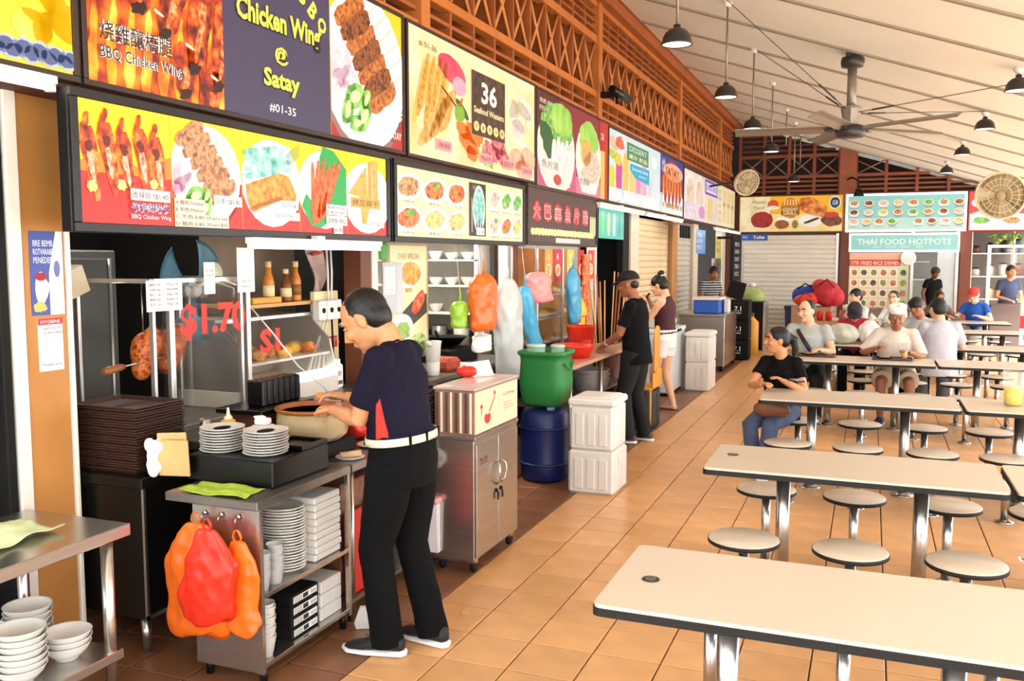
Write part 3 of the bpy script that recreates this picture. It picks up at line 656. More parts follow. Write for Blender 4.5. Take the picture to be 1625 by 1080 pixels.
def d_faded(p):
    for i, x in enumerate((.14, .36)): p.ellipse(x, .5, .12, .5, '#f4ece0', 2); p.ellipse(x, .5, .09, .36, food('faded_print', '#c8a888', '#e8d8c8', '#d0b0c0', ns=4), 3, 0, .05)
    p.rect(.0, .0, .5, .35, food('faded_b_print', '#c8b8d0', '#e8e0ea', '#b8a0b8', ns=5), 4); p.ellipse(.42, .2, .08, .14, '#c890c8', 5)
    p.rect(.5, .64, .86, .98, '#7a5ac8', 4); p.rect(.52, .7, .84, .92, '#e6dcf4', 5); p.text('DUCK RICE', .68, .75, .12, '#6a4ab8', 6, wid=.3, align='c', bold=.02)
    for i in range(5): p.bar(.54+i*.07, .05, .55+i*.07, .6, .06, .05, ('#e8d8a0', '#d8b888', '#e8c070', '#c8d0d8', '#e0c8b0')[i], 4, .1)
    p.rect(.86, 0, 1, 1, '#e8dcb8', 4)
    for i in range(5): p.rect(.88, .1+i*.17, .98, .2+i*.17, '#b8c4c8' if i % 2 else '#d8c8a0', 5)
lightbox('fascia_sign', 'faded purple and cream menu sign running to the corner', 16.42, 22.98, 2.56, 3.5, XU, .1, .02, [(.68, '#e8dccf', d_faded), (1, '#efe2b4', lambda p: [p.rect(.08+i*.3, .1, .3+i*.3, .9, '#e0cc98', 2) and p.text('MENU', .1+i*.3, .5, .1, '#6a5a3a', 4, wid=.18) for i in range(3)])])
# ---- lower light boxes
XL = -3.05
def d_l1(p):
    p.rect(0, 0, 1, .42, '#d8251c', 2); p.poly([(0, .42), (1, .42), (1, .62), (.6, .5), (.3, .62), (0, .5)], '#f08a1c', 2); wings(p, 5, .3, .8)
    tag_box(p, .5, .21, .46, .1, ['香辣翅 S$1.40'], '#5a3040'); p.text('烧雞翅炭烤', .5, .105, .085, '#fff', 10, wid=.46, bold=.05); p.text('烧雞翅炭烤', .5, .105, .085, '#5a3a80', 11, wid=.46, bold=.004); p.text('BBQ Chicken Wing', .5, .04, .05, '#fbe0f0', 11, wid=.46, bold=.01)
def d_l2(p):
    p.rect(0, 0, 1, .45, '#d8251c', 2); satay_plate(p, .48, .5, .52, F_SATAYL, 6)
    tag_box(p, .0, .0, .42, .26, ['A 雞肉 Chicken', 'B 羊肉 Mutton', 'C 牛肉 0.80', 'D 豬肉 0.80'], '#3a3430', '#e8dcc4'); tag_box(p, .42, .0, .34, .12, ['10 pcs set', '20 pcs $16'], '#3a3430', '#e8dcc4'); tag_box(p, .55, .22, .42, .1, ['沙爹 S$0.80'], '#4a4048')
def d_l3(p):
    p.rect(0, 0, 1, .45, '#d8251c', 2); p.ellipse(.5, .5, .52, .46, '#fbfaf6', 3)
    for i in range(4): p.bar(.02, .54+i*.08, .82, .68+i*.075, .08, .075, F_TEAL, 4+i % 2, .1)
    for i in range(5): p.bar(.75, .7+.03*i, 1.0, .85+.03*i, .008, .008, '#5a7a70', 6)
    p.poly([(.04, .46), (.6, .62), (.78, .6), (.92, .4), (.9, .34), (.62, .33), (.14, .18), (.06, .3)], F_OTAK, 7); p.bar(.1, .22, .66, .36, .04, .05, '#b85f18', 8, .3)
    tag_box(p, .62, .24, .32, .08, ['烏打 S$1'], '#5a5460'); tag_box(p, .5, .12, .46, .09, ['NOTIA OTAH 2 pc'], '#5a5460')
def d_l4(p):
    p.rect(0, 0, 1, .3, '#d8251c', 2); p.ellipse(.5, .5, .55, .45, '#fbfaf6', 3); p.poly([(.48, 1.), (.7, .97), (.98, .78), (.98, .3), (.4, .06), (.2, .08), (.02, .3)], '#1fa850', 4); p.poly([(.02, .5), (.4, .9), (.3, .3)], '#fbfaf6', 5)
    for i in range(6): p.bar(.28+i*.03, .1+.02*i, .24+i*.12, .8+.03*(i % 3), .16, .07, F_PRAWN, 6+i % 2, .12)
    tag_box(p, .5, .22, .46, .12, ['蝦串 Prawn', 'S$2.00'], '#5a5460'); tag_box(p, .5, .1, .46, .11, ['烧烤蝦 BBQ'], '#4a4450'); tag_box(p, .66, .0, .2, .1, ['4串'], '#4a4450')
def d_l5(p):
    p.rect(0, 0, 1, .35, '#d8251c', 2); p.ellipse(.5, .46, .6, .44, '#fbf6ee', 3); p.poly([(.02, .5), (.46, .86), (.5, .44)], F_TOFU, 4); p.poly([(.5, .9), (.6, .94), (.6, .46), (.5, .46)], '#d8a040', 5); p.poly([(.62, .95), (.76, .95), (.76, .46), (.62, .46)], F_TOFU, 5)
    p.poly([(.3, .36), (.55, .36), (.45, .14), (.35, .14)], F_TOFU, 5); p.rect(.06, .34, .8, .46, '#d8a848', 7); p.text('烤豆腐干', .43, .36, .08, '#6a4818', 8, wid=.66, align='c'); tag_box(p, .5, .1, .4, .09, ['豆干 S$1.20'], '#5a5460')
lightbox('menu_lightbox', 'lit menu box with chicken wings, satay, otah and prawns under the BBQ sign', 2.80, 5.42, 1.96, 2.55, XL, .07, .04,
    [(.208, '#f8d818', d_l1), (.408, '#f8d818', d_l2), (.61, '#f8e018', d_l3), (.807, '#f8e018', d_l4), (1, '#f8d818', d_l5)], fm=mat('black_frame', '#1d1817', .35, .3))
def d_grid(p):
    ms = (F_BROWN, F_REDS, F_REDS, F_PALE, F_GREEN, F_GREEN, F_REDS, F_NOOD, F_NOOD, F_PALE, F_REDS, F_NOOD)
    xs = (.07, .24, .40, .72, .83, .94)
    for r_ in range(2):
        for i, x in enumerate(xs):
            y = .72-.45*r_; rx = .085 if i < 3 else .055; mm = ms[r_*6+i]
            p.ellipse(x, y-.02, rx, .21, '#f0ece0', 2, -.1); p.ellipse(x, y, rx*.93, .19, '#fffdf6', 3, -.1); p.ellipse(x, y, rx*.74, .145, mm, 4, -.1, .08)
            if (i+r_) % 3 == 1: p.ellipse(x+.01, y+.08, rx*.3, .05, F_GREEN, 5, 0, .2)
            p.text(('炒飯', '薑蔥', '三杯', '咖哩', '青菜', '芥蘭')[i]+' $5', x-.04, y-.23, .035, '#6a5444', 6, wid=.075)
    p.rect(.495, .06, .635, .95, '#2b2220', 6); p.ellipse(.575, .52, .052, .4, '#e9f2ee', 7); p.ellipse(.575, .57, .046, .3, food('teal_speckle_print', '#3aa898', '#8ed0c4', '#d0ece4', ns=30), 8)
    p.text('招牌', .52, .84, .07, '#d8b870', 8, wid=.05); p.rect(.55, .08, .62, .2, '#f0f0ea', 9); p.text('TZE CHAR', .555, .11, .05, '#2a2a30', 10, wid=.06); p.bar(.515, .12, .515, .7, .006, .006, '#e0d0c0', 8)
    for i in range(3): p.bar(.555+i*.02, .2, .555+i*.02, .3+.05*(i % 2), .014, .008, '#2f4858', 9)
lightbox('menu_lightbox', 'lit menu box with two rows of white dishes under the 36 sign', 5.48, 7.98, 1.965, 2.53, XL, .07, .04, [(1, '#fbe6b0', d_grid)], fm=mat('black_frame', '#1d1817', .35, .3))
def d_neon(p):
    for i in range(6):
        a = .1+i*.14; p.ellipse(a, .58, .05, .2, '#c01822', 3, 0, .1); p.text('大巴窑魚片湯'[i], a, .42, .32, '#f4e4e0', 4, wid=.105, bold=.03, align='c'); p.text('大巴窑魚片湯'[i], a, .42, .32, '#d01c26', 5, wid=.105, bold=.002, align='c')
    for i in range(22): p.ellipse(.05+i*.042, .2, .028, .07, '#f6e48c', 3, 0, .1)
    p.text('TEOCHEW FISH SOUP', .5, .15, .1, '#fff8c8', 5, wid=.84, align='c', bold=.02)
    for i in range(3): p.bar(.9+i*.035, .2, .9+i*.035, .62, .026, .026, '#f2ecb0', 3)
    p.rect(.35, .0, .72, .1, '#d8d4cc', 3)
lightbox('menu_lightbox', 'dark maroon shop sign with red Chinese characters over yellow lettering', 8.06, 10.4, 1.98, 2.56, XL, .07, .03, [(1, '#4a2c26', d_neon)])
# ---- tubes under the boxes
def tube_light(x, y0, y1, z, label, power=0, arm=True):
    t = thing('tube_light', label, 'lamp', (x, (y0+y1)/2, z))
    b = MB(); b.bb(x-.03, x+.03, y0, y1, z+.012, z+.045, .004); arm and b.bb(x-.26, x+.0, (y0+y1)/2-.04, (y0+y1)/2+.04, z+.045, z+.065); b.build('batten', WHITE, t, w=True)
    b = MB(); b.cyl((x, y0+.03, z), (x, y1-.03, z), .014, n=12); b.build('tube', TUBE, t, w=True)
    for y in (y0+.015, y1-.015):
        b = MB(); b.bb(x-.018, x+.018, y-.015, y+.015, z-.018, z+.014, .003); b.build('end_cap', WHITE, t, w=True)
tube_light(-3.0, 3.86, 5.18, 1.915, 'white fluorescent tube under the chicken wing menu box')
tube_light(-3.12, 1.9, 2.79, 2.54, 'fluorescent tube under the mango sign beside the orange post')
tube_light(-3.02, 10.35, 12.6, 2.47, 'first fluorescent tube under the drinks sign, beside the maroon shop sign')
tube_light(-3.02, 12.75, 15.4, 2.47, 'second fluorescent tube under the drinks sign, over the warm shutter')
tube_light(-3.02, 18.8, 22.6, 2.45, 'long fluorescent tube under the faded purple menu sign')

def added_stall_light(x, y0, y1, label, power, z=2.70):  # tube and area lamp added to brighten a stall interior, not a seen fixture
    tube_light(x, y0, y1, z, label, arm=False)
    lt = bpy.data.lights.new('added_stall_glow', 'AREA'); lt.shape = 'RECTANGLE'; lt.size = .06; lt.size_y = y1-y0; lt.energy = power; lt.color = (1, .95, .85)
    o = bpy.data.objects.new('added_stall_glow', lt); COL.objects.link(o); par = [q for q in bpy.data.objects if q.get('label') == label][0]; o.parent = par; o.location = (0, 0, -.03)
added_stall_light(-4.1, 6.6, 7.9, 'added ceiling tube brightening the second stall', 40); added_stall_light(-4.1, 9.2, 10.8, 'added ceiling tube brightening the third stall', 40); added_stall_light(-4.6, 3.6, 4.9, 'added ceiling tube brightening the roasting stall', 12); added_stall_light(-4.0, 19.6, 21.8, 'added ceiling tube brightening the far stall', 40)
# ---- signs on the end wall
def end_sign(label, x0, x1, z0, z1, y, fw, fm, bg, fn, name='end_wall_sign'):
    t = thing(name, label, 'sign', ((x0+x1)/2, y, z0))
    b = MB(); b.bb(x0, x1, y+.006, y+.1, z0, z1, .004); b.build('housing', fm, t, w=True)
    for c0, c1, d0, d1 in ((x0, x1, z0, z0+fw), (x0, x1, z1-fw, z1), (x0, x0+fw, z0+fw, z1-fw), (x1-fw, x1, z0+fw, z1-fw)):
        b = MB(); b.bb(c0, c1, y-.012, y+.006, d0, d1, .002); b.build('frame_bar', fm, t, w=True)
    b = MB(); b.bb(x0+fw, x1-fw, y-.002, y+.006, z0+fw, z1-fw); pa = b.build('panel', pm(bg) if isinstance(bg, str) else bg, t, w=True)
    p = NP((x0+fw, y-.002, z0+fw), (1, 0, 0), (0, 0, 1), x1-x0-2*fw, z1-z0-2*fw); p.rect(0, 0, 1, 1, bg, .5); fn(p)
    p.build('printed_picture', pa, w=False)
def d_yellow(p):
    p.rect(0, 0, .3, 1, food('pale_yellow_print', '#e8d8a0', '#f4e8c0', '#d8c080', ns=3), 2); p.rect(.3, .5, 1, 1, '#f2b51e', 2); p.rect(.3, 0, 1, .5, food('straw_print', '#e8cc7a', '#f4e0a0', ns=4), 2)
    p.ellipse(.22, .34, .115, .24, food('beef_print', '#6a1414', '#a82a22', '#7a1a1a', ns=9), 4, 0, .06); p.ellipse(.33, .76, .055, .15, '#d8452a', 4); p.ellipse(.33, .68, .06, .06, '#f0e8d8', 5)
    p.ellipse(.5, .66, .09, .3, '#c87818', 4); p.rect(.41, .46, .59, .7, '#8a4c10', 5); p.text('LEGENDARY', .5, .58, .1, '#f8e0a0', 6, wid=.16, align='c', bold=.02); p.text('GRILL', .5, .47, .1, '#f8e0a0', 6, wid=.14, align='c', bold=.02)
    for i in range(5): p.bar(.44+i*.03, .74, .45+i*.025, .92, .012, .01, '#f4d890', 6)
    p.ellipse(.72, .68, .125, .3, food('ribs_print', '#7a2c14', '#d07028', '#f0a850', ns=10), 4, .3, .08); p.ellipse(.7, .3, .12, .18, '#f0e8dc', 4); p.bar(.64, .22, .78, .38, .05, .05, '#3a2a22', 5)
    p.ellipse(.9, .3, .1, .17, food('rice_print', '#3a2418', '#7a4a2c', '#a03a2a', ns=12), 5, 0, .08); p.ellipse(.9, .46, .07, .08, '#c04030', 6); p.ellipse(.42, .2, .07, .13, food('curry_print', '#7a3a1a', '#b06a38', ns=8), 5); p.ellipse(.45, .35, .09, .06, '#f4f0e4', 4); p.ellipse(.55, .2, .03, .12, '#8a7a40', 5)
    p.ellipse(.93, .8, .055, .18, '#f4f4f0', 6); p.ellipse(.93, .8, .047, .155, '#1f3a58', 7); p.text('G8', .93, .74, .12, '#f4f4f0', 8, wid=.05, align='c')
    p.text('Western', .12, .8, .1, '#3a3020', 4, wid=.13); p.text('Food', .14, .64, .1, '#5a5030', 4, wid=.1)
end_sign('yellow food sign with grilled meats over the roller shutter on the end wall', -3.08, -.68, 2.49, 3.36, 22.95, .015, mat('yellow_frame', '#b88a3a', .5), '#f2c23a', d_yellow)
def d_teal(p):
    p.rect(0, .0, 1, .35, '#b8ddd4', 2); ms = (F_BROWN, F_GREEN, F_REDS, F_NOOD, F_PALE, food('soup_print', '#5a2a1a', '#a0522a', '#c88050', ns=10))
    k = 0
    for r_ in range(3):
        for i in range(8 if r_ < 2 else 9):
            n_ = 8 if r_ < 2 else 9; x = .055+i*(.9/(n_-1)); y = .78-.27*r_
            if r_ == 2 and i == 4: continue
            p.ellipse(x, y-.02, .046, .105, '#9a7a5a' if k % 2 else '#e8e4da', 3); p.ellipse(x, y, .044, .095, '#f4efe4', 4); p.ellipse(x, y+.01, .034, .07, ms[(k*5+r_) % 6], 5, 0, .08); k += 1
            p.rect(x-.03, y-.15, x+.03, y-.135, '#6a8a86', 4)
end_sign('teal menu sign with three rows of dishes in a white frame on the end wall', -.62, 1.96, 2.47, 3.36, 22.93, .05, mat('white_lit_frame', '#f8f8f4', .4, emit=.6), '#8fcfc8', d_teal)
end_sign('slim teal name board below the dishes sign, white framed', -.52, 1.84, 2.0, 2.44, 22.86, .045, mat('white_lit_frame', '#f8f8f4', .4, emit=.6), '#96d2ca',
    lambda p: [p.text('THAI FOOD HOTPOTS', .5, .35, .4, '#eef8f6', 4, wid=.88, align='c', bold=.01), p.text('泰 國 美 食', .45, .14, .14, '#d8ece8', 4, wid=.5, align='c')], 'name_board')
def d_red(p):
    p.rect(0, 0, 1, .42, '#f6ede6', 2); p.poly([(0, .42), (.3, .75), (.2, .42)], '#f4d8d0', 3)
    for x, y, r in ((.1, .72, .09), (.1, .22, .12), (.36, .22, .12), (.64, .25, .12), (.9, .25, .1), (.45, .75, .1)): p.ellipse(x, y, r, r*1.5, '#fbf6f0', 4); p.ellipse(x, y+.03, r*.6, r*.7, F_BROWN if x > .3 else F_GREEN, 5, 0, .1)
end_sign('red and white food sign behind the big ivory fan on the end wall', 2.0, 4.4, 2.47, 3.36, 22.95, .02, mat('red_frame', '#b84040', .5), '#d84850', d_red)
# ================================================================ STALL ONE AND THE AISLE SIDE
# ---- piers between the stalls
def pier(n, y0, y1, x0, x1, mt, z1=2.6):
    b = MB(); b.bb(x0, x1, y0, y1, -.005, z1, .006); return struct(b.build('trim_post_%d' % n, mt))
OPOST = mat('ochre_post', '#b67d40', .5, noise=.12, ns=3, bump=.05)
pier(1, 2.84, 3.06, -3.62, -3.40, OPOST); pier(2, 2.765, 2.83, -3.5, -3.38, mat('white_frame_paint', '#e8e0d2', .5)); pier(14, 2.715, 2.76, -3.5, -3.39, MATTE); pier(3, 3.06, 3.085, -3.5, -3.385, mat('white_frame_paint', '#e8e0d2', .5))
pier(4, 5.62, 5.76, -3.55, -3.40, mat('brown_pier', '#6b3a24', .5)); pier(5, 5.78, 5.86, -3.5, -3.40, mat('white_frame_paint', '#e8e0d2', .5))
pier(6, 8.42, 8.54, -3.5, -3.4, mat('white_frame_paint', '#e8e0d2', .5)); pier(7, 8.56, 8.72, -3.55, -3.4, mat('brown_pier', '#6b3a24', .5))
pier(8, 13.35, 13.85, -3.55, -3.38, mat('cream_pier', '#d8c8b0', .5)); pier(9, 16.3, 16.75, -3.55, -3.36, OPOST); pier(10, 18.5, 19.0, -3.55, -3.38, mat('cream_pier', '#d8c8b0', .5)); pier(11, 22.3, 22.75, -3.55, -3.38, mat('white_frame_paint', '#e8e0d2', .5)); pier(12, 11.45, 11.6, -3.5, -3.4, mat('white_frame_paint', '#e8e0d2', .5))
pier(13, 12.95, 13.3, -3.5, -3.4, MATTE)
def paper(name, label, o, u, v, W, H, bg, fn, thick=.002, cat='poster', lit=False):
    """a flat printed sheet; o lower left corner"""
    o, u, v = V(o), V(u).normalized(), V(v).normalized(); n = u.cross(v)
    t = thing(name, label, cat, o+u*W/2)
    b = MB(); q = [o, o+u*W, o+u*W+v*H, o+v*H]; b.add([x-n*thick for x in q]+q, [(3, 2, 1, 0), (4, 5, 6, 7), (0, 1, 5, 4), (1, 2, 6, 5), (2, 3, 7, 6), (3, 0, 4, 7)])
    b.build('sheet', (pm if lit else qm)(bg) if isinstance(bg, str) else bg, t, w=True)
    if fn:
        p = NP(o, u, v, W, H, lit); p.st = .0007; p.rect(0, 0, 1, 1, bg, .4); fn(p); p.build('print', t)
    return t
UY, UZ, UX = (0, 1, 0), (0, 0, 1), (1, 0, 0)
def lines(p, rows, a=.1, b0=.85, db=.1, h=.05, col='#4a4a50', w=.8):
    for i, r in enumerate(rows): p.text(r, a, b0-i*db, h, col, 3, wid=w if isinstance(w, float) else w[i])
def d_blue(p):
    p.rect(.0, .0, 1, 1, '#4a58a0', 1); lines(p, ['BRE BEMB', 'ROTVARABE', 'PENEDEM'], .1, .82, .1, .07, '#eef0f8', .6); p.ellipse(.3, .32, .18, .2, '#e8d8d0', 2); p.ellipse(.3, .46, .17, .05, '#a02838', 3); p.bar(.4, .2, .5, .4, .1, .2, '#f0ece4', 3)
    p.ellipse(.25, .1, .2, .06, '#c8b860', 3, 0, .2); p.poly([(.55, .0), (1, .0), (1, 1), (.8, 1), (.55, .5)], '#ece8e2', 4); p.ellipse(.8, .55, .1, .1, '#6a70a8', 5)
paper('poster', 'blue drink poster taped to the orange post', (-3.398, 2.875, 1.6), UY, UZ, .17, .37, '#4a58a0', d_blue)
paper('notice', 'white payment notice with red heading on the orange post', (-3.398, 2.9, 1.35), UY, UZ, .13, .235, '#f2efe9', lambda p: [p.rect(0, .88, 1, 1, '#c03048', 2), p.text('HYGIENE', .1, .905, .06, '#f8f0f0', 3, wid=.8), lines(p, ['SAFE ENTRY', 'SCAN HERE'], .2, .78, .08, .05), p.rect(.22, .22, .78, .6, '#dedbd6', 2), p.text('Thank you', .1, .08, .07, '#3a3a40', 3, wid=.8)])
# ---- what shows of the stall beyond the post
t = thing('drinks_fridge', 'white upright fridge with blue lettering beside the orange post', 'fridge', (-3.75, 2.3, 0))
b = MB(); b.bb(-4.1, -3.52, 1.98, 2.64, .05, 1.62, .015); b.build('body', WHITE, t, w=True); b = MB(); b.bb(-3.52, -3.49, 2.0, 2.62, .75, 1.6, .008); dr = b.build('door', WHITE, t, w=True)
b = MB(); b.tube([(-3.48, 2.58, .95), (-3.455, 2.58, .95), (-3.455, 2.58, 1.12), (-3.48, 2.58, 1.12)], .008, 6); b.build('handle', MATTE, dr)
p = Pr((-3.489, 2.0, .75), UY, UZ); p.lit = False; p.rect(.3, .55, .62, .62, '#3a4a80', 1); p.text('esa!', .46, .5, .07, '#2a2a5a', 2, wid=.14); p.rect(.3, .48, .62, .485, '#3a3a50', 1); p.build('lettering', dr, w=False)
b = MB(); b.bb(-3.52, -3.5, 2.0, 2.62, .1, .72, .008); b.build('lower_door', mat('pale_grey', '#cfcac2', .4), t, w=True)
tag(MB().bb(-5.9, -5.0, 1.98, 2.6, -.005, 1.9, .01).build('steel_shelf_block', mat('warm_brown_panel', '#7a3f22', .6)), 'red-brown cupboard deep inside the stall left of the orange post', 'cupboard')
# ---- steel table with bowls
t = thing('steel_table', 'stainless steel work table with lower shelf holding stacked bowls', 'table', (-3.05, 2.0, 0))
b = MB(); b.bb(-3.32, -2.75, 1.2, 2.74, .735, .785, .004); b.build('table_top', STEEL, t, w=True)
b = MB(); b.bb(-3.30, -2.77, 1.2, 2.70, .235, .275, .004); b.build('shelf', STEEL, t, w=True)
for x in (-3.27, -2.80):
    for y in (1.25, 2.66):
        b = MB(); b.cyl((x, y, .02), (x, y, .735), .024, n=16); lg = b.build('leg', STEEL, t, w=True)
        b = MB(); b.cyl((x, y, 0), (x, y, .03), .017, n=10); b.build('foot', MATTE, lg)
def cloth(name, label, c, sx, sy, mt, seed, amp=.012, rz=0):
    r_ = random.Random(seed); ph = [r_.random()*6 for _ in range(6)]
    def f(u, v):
        x = (u-.5)*sx*(1+.06*math.sin(5*v+ph[0])); y = (v-.5)*sy*(1+.07*math.sin(6*u+ph[1]))
        z = amp*(1.15+math.sin(9*u+ph[2]+2*v)*.5+math.sin(11*v+ph[3])*.35+math.sin(23*u+17*v)*.15)
        return (x*math.cos(rz)-y*math.sin(rz), x*math.sin(rz)+y*math.cos(rz), z)
    b = MB(); b.grid(24, 18, f); o = b.build(name, mt, loc=c, solid=.003); return tag(o, label, 'cloth')
cloth('cleaning_cloth', 'crumpled pale green cloth on the steel work table', (-3.06, 2.38, .787), .3, .36, mat('pale_green_cloth', '#ccd3a4', .9, noise=.12, ns=14), 4, .018)
PORC = mat('porcelain', '#dcd8d0', .25, noise=.03); FOOT = mat('worn_porcelain', '#d9d4cb', .4)
def bowl_mesh(r=.062, h=.058):
    b = MB(); b.lathe([(0, .004), (r*.46, .0), (r*.48, .012), (r*.62, .018), (r*.86, h*.62), (r*.97, h*.94), (r, h), (r*.965, h), (r*.93, h*.92), (r*.8, h*.6), (r*.55, .026), (0, .02)], n=28); return b.mesh('bowl')
bm_ = bowl_mesh(.092, .066); bm_.materials.append(PORC)
def bowl_stack(x, y, z, n, label, step=.022, me=bm_, group='porcelain bowls on the steel table', name='bowl', cat='bowl'):
    for i in range(n):
        o = bpy.data.objects.new(name, me); COL.objects.link(o); o.location = (x+.002*((i*7) % 3-1), y+.002*((i*5) % 3-1), z+i*step)
        tag(o, label % ('bottom of' if i == 0 else 'top of' if i == n-1 else ('second' if i == 1 else 'third' if i == 2 else '%dth' % (i+1))+' up in'), cat, group)
bowl_stack(-2.905, 2.545, .276, 3, 'white porcelain bowl, %s the short stack beside the table leg', .024)
bowl_stack(-2.9, 2.335, .276, 7, 'white porcelain bowl, %s the tall front stack on the shelf', .024)
bowl_stack(-3.12, 2.55, .276, 6, 'white porcelain bowl, %s the rear stack on the shelf', .024)
bowl_stack(-3.12, 2.34, .276, 5, 'white porcelain bowl, %s the rear stack beyond the tall one', .024)
p = Pr((-2.905, 2.545, .3), UY, UZ)
# ---- dark cabinet with the pile of trays
t = thing('dark_cabinet', 'black steel cabinet on short legs under the pile of brown trays', 'cabinet', (-3.35, 3.3, 0))
b = MB(); b.bb(-3.62, -3.07, 3.13, 3.5, .18, .80, .004); b.build('body', DSTEEL, t, w=True)
b = MB(); b.bb(-3.63, -3.055, 3.115, 3.51, .80, .85, .004); b.build('worktop', DSTEEL, t, w=True)
b = MB(); b.bb(-3.073, -3.06, 3.13, 3.145, .18, .8); b.bb(-3.07, -3.06, 3.13, 3.5, .18, .2); b.build('edge_trim', STEEL, t, w=True)
for x in (-3.57, -3.12):
    for y in (3.18, 3.45):
        b = MB(); b.cyl((x, y, .0), (x, y, .18), .02, .025); b.build('leg', STEEL, t, w=True)
TRAY = mat('brown_tray', '#3a241c', .4, noise=.15)
b = MB(); prof = [(.0, .0), (1, 0)]
def tray_mesh(w, d, h):
    b = MB()
    def ring(k, z): return [(sx*w/2*k if False else sx*(w/2-k), sy*(d/2-k), z) for sx, sy in ((-1, -1), (1, -1), (1, 1), (-1, 1))]
    rs = [ring(.018, 0), ring(.002, h), ring(.0, h), ring(0, h+.004), ring(.008, h+.004), ring(.022, .005)]
    vs = [p for r_ in rs for p in r_]; fs = [(i*4+j, i*4+(j+1) % 4, (i+1)*4+(j+1) % 4, (i+1)*4+j) for i in range(len(rs)-1) for j in range(4)]
    fs += [(3, 2, 1, 0), (20, 21, 22, 23)]; b.add(vs, fs); return b.mesh('tray')
tme = tray_mesh(.40, .32, .02); tme.materials.append(TRAY)
for i in range(24):
    o = bpy.data.objects.new('serving_tray', tme); COL.objects.link(o); o.location = (-3.315+.003*((i*3) % 4-1.5), 3.315+.003*((i*5) % 3-1), .8505+i*.0126)
    tag(o, 'brown plastic serving tray in the tall pile on the black cabinet' if i < 23 else 'topmost brown serving tray, open on top of the tall pile', 'tray', 'pile of brown trays')
# ---- the cart: open shelves facing the aisle
t = thing('serving_cart', 'stainless steel serving cart with two open shelves and bags hung at its end', 'cart', (-2.6, 3.45, 0))
b = MB(); b.bb(-2.87, -2.375, 3.06, 3.80, .785, .825, .004); b.build('worktop', STEEL2, t, w=True)
b = MB(); b.bb(-2.74, -2.39, 3.085, 3.10, .06, .785); b.build('end_panel', STEEL, t, w=True)
b = MB(); b.bb(-2.74, -2.725, 3.10, 3.78, .06, .785); b.build('back_panel', STEEL2, t, w=True)
for z in (.385, .075): b = MB(); b.bb(-2.735, -2.385, 3.10, 3.78, z, z+.022, .003); b.build('shelf', STEEL, t, w=True)
for y in (3.09, 3.785):
    b = MB(); b.bb(-2.40, -2.38, y-.01, y+.012, .06, .785); b.build('corner_post', STEEL, t, w=True)
for x in (-2.70, -2.41):
    for y in (3.12, 3.76): b = MB(); b.cyl((x, y, 0), (x, y, .075), .018, n=12); b.build('foot', DSTEEL, t, w=True)
for k, x in enumerate((-2.67, -2.58, -2.49)):
    b = MB(); b.lathe([(.012, 0), (.012, .004), (0, .004)], (x, 3.06+.02, .745), 10, ax=(0, -1, 0)); b.tube([(x, 3.082, .745), (x, 3.06, .74), (x, 3.056, .725), (x, 3.066, .715)], .003, 6); b.build('hook', STEEL, t, w=True)
# black platform box, with the plates
tag(MB().bb(-2.93, -2.45, 3.27, 3.72, .826, .946, .006).build('display_box', BLACK), 'glossy black box on the cart carrying stacks of white plates', 'box')
t = thing('black_tray', 'flat black tray lying on the black box beside the plates', 'tray', (-2.57, 3.6, .947))
b = MB(); b.bb(-2.66, -2.455, 3.51, 3.72, .947, .957, .003); b.build('tray_base', BLACK, t, w=True)
for q in ((-2.66, -2.455, 3.51, 3.525), (-2.66, -2.455, 3.705, 3.72), (-2.66, -2.645, 3.525, 3.705), (-2.47, -2.455, 3.525, 3.705)): b = MB(); b.bb(*q, .957, .972, .002); b.build('rim', BLACK, t, w=True)
MEL = mat('melamine', '#e0dcd5', .3, noise=.02)
plb = MB(); plb.lathe([(0, 0), (.06, 0), (.07, .004), (.1, .014), (.104, .017), (.1, .017), (.068, .008), (0, .006)], n=30); plm = plb.mesh('plate'); plm.materials.append(MEL)
PLAB = 'round white plate, %s '
bowl_stack(-2.815, 3.385, .9465, 9, 'round white plate, %s the stack closest to the paper bag', .0128, plm, 'white plates on the black box', 'plate', 'plate')
bowl_stack(-2.58, 3.40, .9465, 9, 'round white plate, %s the stack beside the flat black tray', .0128, plm, 'white plates on the black box', 'plate', 'plate')
for x, y in ((-2.815, 3.385), (-2.58, 3.40)):
    b = MB(); b.lathe([(0, 0), (.04, 0), (.042, .003), (0, .004)], n=20, sc=(1.15, .8)); tag(b.build('oval_print_mark', MATTE, loc=(x, y, .9465+8*.0128+.0075)), 'small dark oval print mark on the %s plate stack' % ('first' if x < -2.7 else 'second'), 'print mark', 'dark print marks on the plates')  # dark oval mark printed on the top plate, built as a thin disc
NAP = mat('tissue', '#f4f0ea', .9, noise=.04, ns=20)
t = thing('napkin_pack', 'white paper napkins folded on top of the plates', 'napkins', (-2.69, 3.46, .9465+.108))
KR = mat('kraft_paper', '#d0a46c', .8, noise=.08, ns=12)
b = MB(); b.box((-2.70, 3.54, 1.07), (.07, .05, .03), .006, rot=.3); b.build('napkin', NAP, t, w=True); b = MB(); b.box((-2.71, 3.53, 1.09), (.05, .05, .012), .004, rot=.9); b.build('napkin', NAP, t, w=True)
tag(MB().bb(-2.74, -2.66, 3.50, 3.58, .9465, 1.0535, .004).build('napkin_box', WHITE), 'white napkin holder between the two plate stacks', 'holder')
